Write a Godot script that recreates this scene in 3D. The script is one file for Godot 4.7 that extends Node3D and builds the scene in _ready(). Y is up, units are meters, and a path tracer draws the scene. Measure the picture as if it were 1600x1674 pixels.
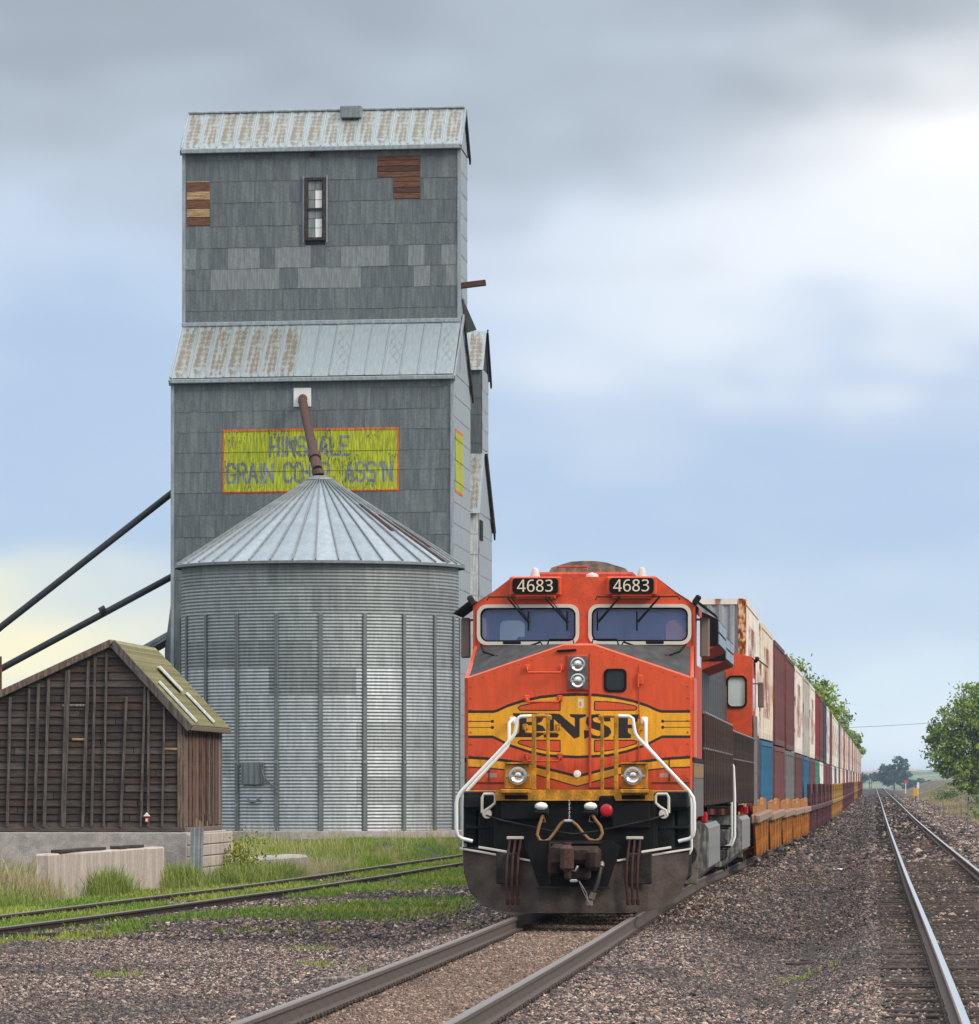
extends Node3D
# A freight train waiting beside an old grain elevator: telephoto view along the tracks.
# World: x to the right, y up (0 = rail top by the locomotive), the tracks run away along -z.

var rng := RandomNumberGenerator.new()
var used := {}
var M := {}
var T := {}


class MB:   # collects triangles (authored counter-clockwise seen from outside)
	var v := PackedVector3Array()
	var n := PackedVector3Array()
	var uv := PackedVector2Array()
	var col := PackedColorArray()
	var tint := Color.WHITE
	var tinted := false
	var mapped := false
	var xf := Transform3D()

	func tri(a: Vector3, b: Vector3, c: Vector3, ua := Vector2(), ub := Vector2(), uc := Vector2()) -> void:
		a = xf * a; b = xf * b; c = xf * c
		var m := (b - a).cross(c - a).normalized()
		v.append(a); v.append(c); v.append(b)
		n.append(m); n.append(m); n.append(m)
		if mapped:
			uv.append(ua); uv.append(uc); uv.append(ub)
		if tinted:
			col.append(tint); col.append(tint); col.append(tint)

	func smooth(a: Vector3, b: Vector3, c: Vector3, na: Vector3, nb: Vector3, nc: Vector3) -> void:
		a = xf * a; b = xf * b; c = xf * c
		na = (xf.basis * na).normalized(); nb = (xf.basis * nb).normalized(); nc = (xf.basis * nc).normalized()
		if (b - a).cross(c - a).dot(na + nb + nc) < 0:
			var t := b; b = c; c = t
			t = nb; nb = nc; nc = t
		v.append(a); v.append(c); v.append(b)
		n.append(na); n.append(nc); n.append(nb)
		if mapped:
			uv.append(Vector2()); uv.append(Vector2()); uv.append(Vector2())
		if tinted:
			col.append(tint); col.append(tint); col.append(tint)

	func quad(a: Vector3, b: Vector3, c: Vector3, d: Vector3, ua := Vector2(0, 1), ub := Vector2(1, 1), uc := Vector2(1, 0), ud := Vector2(0, 0)) -> void:
		tri(a, b, c, ua, ub, uc)
		tri(a, c, d, ua, uc, ud)

	func face(a: Vector3, b: Vector3, c: Vector3, d: Vector3, out: Vector3) -> void:
		if (b - a).cross(c - a).dot(out) < 0:
			quad(d, c, b, a)
		else:
			quad(a, b, c, d)

	func box(c: Vector3, s: Vector3, bev := 0.0, b := Basis()) -> void:
		var h := s * 0.5
		bev = minf(bev, 0.45 * minf(s.x, minf(s.y, s.z)))
		var o := [0, 1, 2]
		for ax in o:
			var p: int = (ax + 1) % 3
			var q: int = (ax + 2) % 3
			for sg in [-1.0, 1.0]:
				var k := []
				for w in [[-1, -1], [1, -1], [1, 1], [-1, 1]]:
					var e := Vector3()
					e[ax] = h[ax] * sg
					e[p] = (h[p] - bev) * w[0]
					e[q] = (h[q] - bev) * w[1]
					k.append(c + b * e)
				var out := Vector3()
				out[ax] = sg
				face(k[0], k[1], k[2], k[3], b * out)
			if bev > 0:
				for w in [[-1, -1], [1, -1], [1, 1], [-1, 1]]:
					var k := []
					for e2 in [[-1, 0], [1, 0], [1, 1], [-1, 1]]:
						var e := Vector3()
						e[ax] = (h[ax] - bev) * e2[0]
						e[p] = (h[p] - (0.0 if e2[1] else bev)) * w[0]
						e[q] = (h[q] - (bev if e2[1] else 0.0)) * w[1]
						k.append(c + b * e)
					var out := Vector3()
					out[p] = w[0]
					out[q] = w[1]
					face(k[0], k[1], k[2], k[3], b * out)
		if bev > 0:
			for sx in [-1.0, 1.0]:
				for sy in [-1.0, 1.0]:
					for sz in [-1.0, 1.0]:
						var g := Vector3(sx, sy, sz)
						var i := Vector3(h.x - bev, h.y - bev, h.z - bev)
						var a := c + b * (Vector3(h.x, i.y, i.z) * g)
						var d := c + b * (Vector3(i.x, h.y, i.z) * g)
						var e := c + b * (Vector3(i.x, i.y, h.z) * g)
						if (d - a).cross(e - a).dot(b * g) > 0:
							tri(a, d, e)
						else:
							tri(a, e, d)

	func bar(a: Vector3, b: Vector3, w: float, h: float, bev := 0.0, up := Vector3.UP) -> void:   # a beam from a to b
		var z := (b - a).normalized()
		if absf(z.dot(up)) > 0.98:
			up = Vector3.RIGHT
		var x := up.cross(z).normalized()
		var y := z.cross(x)
		box((a + b) * 0.5, Vector3(w, h, a.distance_to(b)), bev, Basis(x, y, z))

	func tube(p: Array, r: float, sides := 8, r2 := -1.0, caps := true) -> void:
		var rings := []
		var side := Vector3()
		for i in p.size():
			var t: Vector3 = (p[mini(i + 1, p.size() - 1)] - p[maxi(i - 1, 0)]).normalized()
			if i == 0:
				side = t.cross(Vector3.UP if absf(t.y) < 0.9 else Vector3.RIGHT).normalized()
			else:
				side = (side - t * side.dot(t)).normalized()
			var up := t.cross(side)
			var rr := r if r2 < 0 else lerpf(r, r2, float(i) / (p.size() - 1))
			var ring := []
			for k in sides:
				var a := TAU * k / sides
				var d := side * cos(a) + up * sin(a)
				ring.append([p[i] + d * rr, d])
			rings.append(ring)
		for i in rings.size() - 1:
			for k in sides:
				var a = rings[i][k]
				var b = rings[i][(k + 1) % sides]
				var c = rings[i + 1][(k + 1) % sides]
				var d = rings[i + 1][k]
				smooth(a[0], b[0], c[0], a[1], b[1], c[1])
				smooth(a[0], c[0], d[0], a[1], c[1], d[1])
		if caps:
			for e in [0, rings.size() - 1]:
				var out: Vector3 = (p[0] - p[1]) if e == 0 else (p[p.size() - 1] - p[p.size() - 2])
				for k in range(1, sides - 1):
					var a: Vector3 = rings[e][0][0]
					var b: Vector3 = rings[e][k][0]
					var c: Vector3 = rings[e][k + 1][0]
					if (b - a).cross(c - a).dot(out) < 0:
						tri(a, c, b)
					else:
						tri(a, b, c)

	func poly(pts: PackedVector2Array, z: float, front := true, uvr := Rect2()) -> void:   # flat polygon facing +z (or -z)
		var idx := Geometry2D.triangulate_polygon(pts)
		for i in range(0, idx.size(), 3):
			var q := []
			var u := []
			for k in 3:
				var p := pts[idx[i + k]]
				q.append(Vector3(p.x, p.y, z))
				u.append(Vector2((p.x - uvr.position.x) / maxf(uvr.size.x, 1e-6), 1.0 - (p.y - uvr.position.y) / maxf(uvr.size.y, 1e-6)))
			var ccw: bool = (q[1] - q[0]).cross(q[2] - q[0]).z > 0
			if ccw == front:
				tri(q[0], q[1], q[2], u[0], u[1], u[2])
			else:
				tri(q[0], q[2], q[1], u[0], u[2], u[1])

	func prism(pts: PackedVector2Array, z0: float, z1: float, uvr := Rect2()) -> void:   # solid between z0 < z1
		poly(pts, z1, true, uvr)
		poly(pts, z0, false, uvr)
		var s := -1.0 if Geometry2D.is_polygon_clockwise(pts) else 1.0
		for i in pts.size():
			var a := pts[i]
			var b := pts[(i + 1) % pts.size()]
			face(Vector3(a.x, a.y, z0), Vector3(b.x, b.y, z0), Vector3(b.x, b.y, z1), Vector3(a.x, a.y, z1), Vector3(b.y - a.y, a.x - b.x, 0) * s)

	func lathe(prof: Array, segs := 24, centre := Vector3(), axis := Vector3.UP) -> void:   # profile of Vector2(radius, height)
		var u := axis.normalized()
		var s := u.cross(Vector3.RIGHT if absf(u.x) < 0.9 else Vector3.UP).normalized()
		var w := u.cross(s)
		for i in prof.size() - 1:
			var a: Vector2 = prof[i]
			var b: Vector2 = prof[i + 1]
			var slope := Vector2(b.y - a.y, a.x - b.x).normalized()
			for k in segs:
				var d0 := s * cos(TAU * k / segs) + w * sin(TAU * k / segs)
				var d1 := s * cos(TAU * (k + 1) / segs) + w * sin(TAU * (k + 1) / segs)
				var n0 := d0 * slope.x + u * slope.y
				var n1 := d1 * slope.x + u * slope.y
				var p00 := centre + d0 * a.x + u * a.y
				var p10 := centre + d1 * a.x + u * a.y
				var p01 := centre + d0 * b.x + u * b.y
				var p11 := centre + d1 * b.x + u * b.y
				smooth(p00, p10, p11, n0, n1, n1)
				smooth(p00, p11, p01, n0, n1, n0)

	func mesh(m: Material) -> ArrayMesh:
		var a := []
		a.resize(Mesh.ARRAY_MAX)
		a[Mesh.ARRAY_VERTEX] = v
		a[Mesh.ARRAY_NORMAL] = n
		if mapped:
			a[Mesh.ARRAY_TEX_UV] = uv
		if tinted:
			a[Mesh.ARRAY_COLOR] = col
		var r := ArrayMesh.new()
		if v.size():
			r.add_surface_from_arrays(Mesh.PRIMITIVE_TRIANGLES, a)
			r.surface_set_material(0, m)
		return r


func numbered(called: String) -> String:
	used[called] = used.get(called, -1) + 1
	return called if used[called] == 0 else "%s_%03d" % [called, used[called]]


func thing(called: String, label: String, category: String, at := Vector3.ZERO, turn := 0.0, group := "") -> Node3D:
	var o := Node3D.new()
	o.name = numbered(called)
	add_child(o)
	o.position = at
	o.rotation.y = turn
	tag(o, label, category, group)
	return o


func tag(o: Node, label: String, category: String, group := "") -> Node:
	o.set_meta("label", label)
	o.set_meta("category", category)
	if group:
		o.set_meta("group", group)
	return o


func obj(called: String, b, material: Material, parent: Node = null) -> MeshInstance3D:   # b: MB or Mesh
	var o := MeshInstance3D.new()
	o.mesh = b.mesh(material) if b is MB else b
	if not b is MB and material:
		o.material_override = material
	if parent == null:
		o.name = numbered(called)
		add_child(o)
	else:
		o.name = called
		parent.add_child(o, true)
	return o


func struct(called: String, b, material: Material) -> MeshInstance3D:
	var o := obj(called, b, material)
	o.set_meta("kind", "structure")
	return o


func dup(o: Node3D, label: String, group := "") -> Node3D:
	var c: Node3D = o.duplicate()
	var base: String = o.get_meta("base_name")
	c.name = numbered(base)
	add_child(c)
	c.set_meta("label", label)
	if group:
		c.set_meta("group", group)
	return c


func curve(keys: Array, t: float) -> float:   # smooth interpolation through [t, value] pairs
	if t <= keys[0][0]:
		return keys[0][1]
	for i in keys.size() - 1:
		if t < keys[i + 1][0]:
			var f: float = (t - keys[i][0]) / (keys[i + 1][0] - keys[i][0])
			var m0: float = (keys[i + 1][1] - keys[maxi(i - 1, 0)][1]) / (keys[i + 1][0] - keys[maxi(i - 1, 0)][0])
			var k2 := mini(i + 2, keys.size() - 1)
			var m1: float = (keys[k2][1] - keys[i][1]) / (keys[k2][0] - keys[i][0])
			var h: float = keys[i + 1][0] - keys[i][0]
			var f2 := f * f
			var f3 := f2 * f
			return (2 * f3 - 3 * f2 + 1) * keys[i][1] + (f3 - 2 * f2 + f) * h * m0 + (3 * f2 - 2 * f3) * keys[i + 1][1] + (f3 - f2) * h * m1
	return keys[keys.size() - 1][1]


func sst(a: float, b: float, x: float) -> float:
	return smoothstep(a, b, x)


func rnd(a: float, b: float) -> float:
	return rng.randf_range(a, b)


# ---- textures -------------------------------------------------------------------------------

func noise(freq: float, sd: int, octaves := 4, kind := FastNoiseLite.TYPE_SIMPLEX_SMOOTH) -> FastNoiseLite:
	var f := FastNoiseLite.new()
	f.seed = sd
	f.noise_type = kind
	f.frequency = freq
	f.fractal_octaves = octaves
	return f


func grey(w: int, h: int, freq: float, sd: int, lo: float, hi: float, out_w := 0, out_h := 0, octaves := 4) -> Image:   # seamless noise between lo and hi
	var im := noise(freq, sd, octaves).get_seamless_image(w, h)
	if out_w:
		im.resize(out_w, out_h, Image.INTERPOLATE_CUBIC)
	im.convert(Image.FORMAT_L8)
	var d := im.get_data()
	for i in d.size():
		d[i] = int(255.0 * clampf(lerpf(lo, hi, sst(0.15, 0.85, d[i] / 255.0)), 0, 1))
	return Image.create_from_data(im.get_width(), im.get_height(), false, Image.FORMAT_L8, d)


func mixed(a: Image, b: Image) -> Image:   # product of two grey images of one size
	var x := a.get_data()
	var y := b.get_data()
	for i in x.size():
		x[i] = x[i] * y[i] / 255
	return Image.create_from_data(a.get_width(), a.get_height(), false, Image.FORMAT_L8, x)


func ramped(g: Image, stops: Array) -> Image:   # grey -> colours; stops of [value, Color]
	var lut := []
	for i in 256:
		var t := i / 255.0
		var c: Color = stops[stops.size() - 1][1]
		for k in stops.size() - 1:
			if t < stops[k + 1][0]:
				c = (stops[k][1] as Color).lerp(stops[k + 1][1], clampf((t - stops[k][0]) / (stops[k + 1][0] - stops[k][0]), 0, 1))
				break
		lut.append([int(c.r * 255), int(c.g * 255), int(c.b * 255)])
	var s := g.get_data()
	var d := PackedByteArray()
	d.resize(s.size() * 3)
	for i in s.size():
		var q: Array = lut[s[i]]
		d[i * 3] = q[0]
		d[i * 3 + 1] = q[1]
		d[i * 3 + 2] = q[2]
	return Image.create_from_data(g.get_width(), g.get_height(), false, Image.FORMAT_RGB8, d)


func tex(im: Image) -> ImageTexture:
	return ImageTexture.create_from_image(im)


func mat(color: Color, rough := 0.7, metal := 0.0, t: Texture2D = null, scale := 1.0, bump: Texture2D = null, bump_cm := 1.0) -> StandardMaterial3D:
	var m := StandardMaterial3D.new()
	m.albedo_color = color
	m.roughness = rough
	m.metallic = metal
	if t:
		m.albedo_texture = t
		m.uv1_triplanar = true
		m.uv1_scale = Vector3.ONE * scale
	if bump:
		m.heightmap_enabled = true
		m.heightmap_texture = bump
		m.heightmap_scale = bump_cm
		m.uv1_triplanar = true
		m.uv1_scale = Vector3.ONE * scale
	return m


func rgb(r: float, g: float, b: float) -> Color:
	return Color(r / 255.0, g / 255.0, b / 255.0)


# ---- little rasteriser for flat print ---------------------------------------------------------

func fill(im: Image, pts: PackedVector2Array, c: Color) -> void:
	var lo := 1e9
	var hi := -1e9
	for p in pts:
		lo = minf(lo, p.y)
		hi = maxf(hi, p.y)
	for y in range(maxi(0, int(lo)), mini(im.get_height() - 1, int(hi)) + 1):
		var xs := []
		var yy := y + 0.5
		for i in pts.size():
			var a := pts[i]
			var b := pts[(i + 1) % pts.size()]
			if (a.y <= yy) != (b.y <= yy):
				xs.append(a.x + (b.x - a.x) * (yy - a.y) / (b.y - a.y))
		xs.sort()
		for k in range(0, xs.size() - 1, 2):
			var x0 := int(round(xs[k]))
			var x1 := int(round(xs[k + 1]))
			if x1 > x0:
				im.fill_rect(Rect2i(x0, y, x1 - x0, 1), c)


func ring_pts(c: Vector2, rx: float, ry: float, k := 24) -> PackedVector2Array:
	var r := PackedVector2Array()
	for i in k:
		r.append(c + Vector2(rx * cos(TAU * i / k), ry * sin(TAU * i / k)))
	return r


func stroke(im: Image, pts: Array, w: float, c: Color) -> void:
	for i in pts.size() - 1:
		var a: Vector2 = pts[i]
		var b: Vector2 = pts[i + 1]
		var s := (b - a).orthogonal().normalized() * w * 0.5
		fill(im, PackedVector2Array([a + s, b + s, b - s, a - s]), c)
	for p in pts:
		fill(im, ring_pts(p, w * 0.5, w * 0.5, 12), c)


func round_rect(x0: float, y0: float, x1: float, y1: float, r: float, k := 5) -> PackedVector2Array:
	var p := PackedVector2Array()
	for c in [[x1 - r, y0 + r, -PI / 2], [x1 - r, y1 - r, 0.0], [x0 + r, y1 - r, PI / 2], [x0 + r, y0 + r, PI]]:
		for i in k + 1:
			var a: float = c[2] + PI / 2 * i / k
			p.append(Vector2(c[0] + r * cos(a), c[1] + r * sin(a)))
	return p


func band_pts(x0: float, x1: float) -> PackedVector2Array:
	return PackedVector2Array([Vector2(x0, -100), Vector2(x1, -100), Vector2(x1, 100), Vector2(x0, 100)])


func wall_pieces(outer: PackedVector2Array, holes: Array) -> Array:   # cuts a wall through the middle of every hole, so each piece is a simple polygon
	var cuts := [-50.0]
	for h in holes:
		var c := Vector2()
		for p in h:
			c += p
		cuts.append(c.x / h.size())
	cuts.append(50.0)
	cuts.sort()
	var out := []
	for i in cuts.size() - 1:
		if cuts[i + 1] - cuts[i] < 0.001:
			continue
		var pieces := Geometry2D.intersect_polygons(outer, band_pts(cuts[i], cuts[i + 1]))
		for h in holes:
			var next := []
			for q in pieces:
				next.append_array(Geometry2D.clip_polygons(q, h))
			pieces.assign(next)
		out.append_array(pieces)
	return out


# ---- the lie of the land -----------------------------------------------------------------------
# d is the distance along the tracks from the camera (z = -d)
const MAIN_X := [[0, 1.36], [40, 1.36], [104, 1.24], [235, 1.06], [500, 0.7], [1050, -0.2], [1500, -1.0]]
const MAIN_Y := [[0, 0.0], [235, -0.04], [450, 0.2], [750, 0.55], [1050, 1.1], [1150, 1.15], [1400, 0.4]]
const TRAIN_X := [[0, -3.83], [38, -3.83], [54, -3.86], [66, -3.93], [90, -4.06], [112, -4.16], [132, -4.16], [170, -4.06], [217, -3.95], [313, -3.96], [743, -4.05], [1050, -4.3]]
const TRAIN_Y := [[0, 0.0], [90, 0.0], [118, -0.14], [170, -0.24], [313, -0.2], [500, 0.05], [743, 0.3], [1050, 1.0], [1150, 1.05], [1400, 0.3]]
const OLD_X := [[20, -16.5], [60, -13.75], [72, -13.15], [80, -12.78], [92, -12.4], [101, -12.07], [113, -11.85], [128, -11.7], [150, -11.4]]
const OLD_Y := [[20, -0.3], [150, -0.3]]

var land: FastNoiseLite
var patch: FastNoiseLite


func ground_y(x: float, d: float) -> float:
	var m := curve(MAIN_X, d)
	var t := curve(TRAIN_X, d)
	var my := curve(MAIN_Y, d)
	var ty := curve(TRAIN_Y, d)
	var left := lerpf(-0.42, 0.04, sst(126, 157, d) * sst(-10.0, -13.0, x)) + sst(500, 1100, d) * 1.2
	var right := lerpf(-0.55, my - 0.5, sst(200, 500, d)) + sst(4.6, 12, x - m) * lerpf(0.45, 2.1, sst(150, 800, d))
	var base := lerpf(left, right, sst(t - 4, m + 3, x))
	if d > 1150:
		base -= sst(1150, 1900, d) * 6.0
	base += land.get_noise_2d(x * 3, d * 3) * 0.05 * sst(1.6, 3.0, minf(absf(x - m), absf(x - t)))
	var bed_m := my - 0.2 - maxf(0.0, absf(x - m) - 1.55) * 0.42
	var bed_t := ty - 0.2 - maxf(0.0, absf(x - t) - 1.5) * 0.3
	base = maxf(base, maxf(bed_m, bed_t))
	if d < 160 and d > 15:
		var o := curve(OLD_X, d)
		base = lerpf(-0.43, base, sst(0.9, 1.8, absf(x - o)))
	return base


func grass_cover(x: float, d: float) -> float:   # 0 bare gravel, 1 green grass
	var p := patch.get_noise_2d(x * 10, d * 4.0)
	var o := curve(OLD_X, d)
	var g := 0.0
	if x < -5.8:
		g = sst(0.4, 1.4, o + 1.6 - x) * 0.9                     # beyond the near rail of the old siding
		g = maxf(g, sst(0.9, 0.2, absf(x - o - 1.9)) * 0.62 * sst(66, 76, d))
		g = maxf(g, sst(112, 124, d) * sst(o - 0.8, o - 1.6, x))
		g = maxf(g, sst(122, 136, d) * sst(-8.4, -9.6, x) * 0.7)
		g = maxf(g, sst(84, 106, d) * sst(-8.0, -9.8, x) * 0.6)
		g = maxf(g, sst(70, 92, d) * sst(-6.6, -8.2, x) * 0.42)
		g *= sst(-0.22, 0.18, p + g * 0.24 - 0.06)
	if d > 165 and x < -6.5:
		g = maxf(g, 0.8)
	return clampf(g, 0, 1)


func dry_cover(x: float, d: float) -> float:
	var m := curve(MAIN_X, d)
	var p := patch.get_noise_2d(x * 6 + 300, d * 2.0)
	var g := sst(3.6, 5.2, x - m + p * 1.2) * 0.95
	if x < -13.0:
		g = maxf(g, sst(-0.1, 0.3, p) * 0.7)
	return g


func land_color(x: float, d: float) -> Color:
	var p := patch.get_noise_2d(x * 5, d * 5)
	var q := patch.get_noise_2d(x * 18 + 90, d * 18)
	var c := Color(0.11, 0.082, 0.068).lerp(Color(0.2, 0.14, 0.11), clampf(0.45 + p * 1.0, 0, 1))
	c = c.lerp(Color(0.075, 0.066, 0.062), clampf(q * 1.1, 0, 0.6))
	var t := curve(TRAIN_X, d)
	var m := curve(MAIN_X, d)
	c = c.lerp(Color(0.33, 0.205, 0.135), 0.92 * sst(0.95, 0.6, absf(x - t)))
	c = c.lerp(Color(0.13, 0.082, 0.06), 0.85 * sst(1.5, 1.1, absf(x - m)))
	c = c.lerp(Color(0.28, 0.175, 0.125), 0.7 * sst(2.4, 3.2, x - m) * sst(5.2, 3.9, x - m))
	c = c.lerp(Color(0.37, 0.30, 0.175), dry_cover(x, d) * 0.9)
	var g := grass_cover(x, d)
	c = c.lerp(Color(0.14, 0.18, 0.045).lerp(Color(0.24, 0.21, 0.09), clampf(p * 1.3 + 0.25, 0, 1)), g)
	if x - m > 5.0:
		c = c.lerp(Color(0.12, 0.17, 0.05), clampf(sst(0.1, 0.4, patch.get_noise_2d(x * 4, d * 0.8)), 0, 0.8))
	return c * 1.25


func make_sky() -> Texture2D:
	var w := 2048
	var h := 1024
	var a := PackedFloat32Array()
	a.resize(w * h * 3)
	# colour by height above the horizon, in degrees
	var keys := [[0.0, rgb(222, 234, 241)], [0.7, rgb(211, 228, 241)], [1.9, rgb(194, 212, 231)], [3.2, rgb(178, 201, 227)], [4.3, rgb(186, 204, 228)], [5.4, rgb(204, 217, 234)], [6.6, rgb(186, 199, 215)], [7.8, rgb(174, 186, 199)], [9.2, rgb(160, 171, 183)], [14.0, rgb(166, 175, 185)], [25.0, rgb(186, 193, 202)], [50.0, rgb(205, 211, 218)], [90.0, rgb(212, 217, 222)]]
	var n1 := noise(0.9, 11, 4)
	var n2 := noise(0.16, 12, 3)
	var n3 := noise(0.55, 13, 5)
	# bright breaks in the cloud, [azimuth, height, width, tallness, strength, colour], all round the horizon
	var breaks := [[5.5, 7.2, 2.3, 1.35, 1.0, rgb(255, 255, 255)], [4.6, 6.0, 3.0, 1.1, 0.75, rgb(246, 249, 252)], [2.4, 5.3, 3.2, 0.8, 0.5, rgb(228, 237, 247)], [-5.8, 1.25, 2.6, 0.85, 1.0, rgb(255, 246, 206)], [-4.6, 4.8, 2.6, 1.2, 0.75, rgb(170, 195, 224)], [0.0, 0.2, 8.0, 0.7, 0.25, rgb(226, 240, 247)], [5.2, 0.5, 4.0, 0.8, 0.8, rgb(232, 243, 248)]]
	for k in 26:
		breaks.append([15.0 + k * 12.5 + rnd(-4, 4), rnd(1, 14), rnd(2.5, 7), rnd(0.8, 2.4), rnd(0.3, 1.0), rgb(246, 247, 248)])
	var view := 4.36   # the photograph looks 4.36 degrees left of the tracks
	for y in h:
		var e := 90.0 - (y + 0.5) * 180.0 / h
		for x in w:
			var az := wrapf((x + 0.5) * 360.0 / w + view, -180.0, 180.0)
			var c: Color
			if e < -2:
				c = Color(0.2, 0.18, 0.16)
			else:
				var ra := deg_to_rad(az)
				var v := Vector3(sin(ra), 0, cos(ra)) * 34.0
				var wob := n1.get_noise_3d(v.x, e * 1.5, v.z) * 0.9 + n2.get_noise_3d(v.x, e * 1.7, v.z) * 1.6
				var fib := n3.get_noise_3d(v.x, e * 2.6 + v.z * 0.12, v.z)
				var t := maxf(0.0, e + (wob * 0.85 + fib * 1.25) * sst(0.5, 4, e))
				var i := 0
				while i < keys.size() - 2 and t > keys[i + 1][0]:
					i += 1
				var f := clampf((t - keys[i][0]) / (keys[i + 1][0] - keys[i][0]), 0, 1)
				c = (keys[i][1] as Color).lerp(keys[i + 1][1], f * f * (3 - 2 * f))
				if e < 20:
					for b in breaks:
						var dx: float = az - b[0]
						if absf(dx) < b[2] * 2.8:
							var dy: float = e - b[1] + wob * 0.35 + fib * 0.8 - dx * 0.2
							var g: float = exp(-(dx * dx) / (b[2] * b[2]) - dy * dy / (b[3] * b[3])) * b[4]
							if g > 0.004:
								c = c.lerp(b[5], minf(g, 1))
				elif e > 12:
					c = c.lerp(rgb(225, 230, 236), clampf(n2.get_noise_3d(v.x * 0.5, e * 0.6, v.z * 0.5) * 0.8, 0, 0.4) * sst(20, 30, e))
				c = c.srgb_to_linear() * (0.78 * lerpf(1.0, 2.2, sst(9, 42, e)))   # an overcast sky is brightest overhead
			var o := (y * w + x) * 3
			a[o] = c.r
			a[o + 1] = c.g
			a[o + 2] = c.b
	return tex(Image.create_from_data(w, h, false, Image.FORMAT_RGBF, a.to_byte_array()))


func _ready() -> void:
	rng.seed = 4683
	land = noise(0.05, 5, 3)
	patch = noise(0.02, 9, 4)

	# camera: a long lens 1.7 m above the rails, level, shifted upwards
	var cam := Camera3D.new()
	cam.name = "camera"
	add_child(cam)
	cam.position = Vector3(0, 1.7, 0)
	cam.rotation.y = deg_to_rad(4.357)
	cam.set_frustum(1674.0 / 8400.0, Vector2(0, 447.0 / 8400.0), 1.0, 12000.0)
	cam.current = true

	var env := Environment.new()
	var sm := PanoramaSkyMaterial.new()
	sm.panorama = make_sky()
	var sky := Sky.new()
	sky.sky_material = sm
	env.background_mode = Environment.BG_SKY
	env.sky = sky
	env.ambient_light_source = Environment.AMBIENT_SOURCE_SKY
	env.tonemap_mode = Environment.TONE_MAPPER_LINEAR
	env.tonemap_exposure = 1.4
	env.sdfgi_enabled = true
	env.ssao_enabled = true
	env.ssil_enabled = true
	env.fog_enabled = true
	env.fog_density = 0.0001
	env.fog_light_color = rgb(190, 215, 245)
	var we := WorldEnvironment.new()
	we.name = "world_environment"
	we.environment = env
	add_child(we)

	var sun := DirectionalLight3D.new()
	sun.name = "sun"
	add_child(sun)
	sun.look_at_from_position(Vector3(0.75, 0.62, 0.42) * 10, Vector3.ZERO)
	sun.light_energy = 0.5
	sun.light_angular_distance = 22.0
	sun.light_color = Color(1.0, 0.965, 0.91)
	sun.shadow_enabled = true

	make_materials()
	make_ground()
	make_tracks()
	make_elevators()
	make_bin()
	make_shed()
	make_locomotives()
	make_train()
	make_trees()
	make_trackside()
	make_plants()
	make_stones()


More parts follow.
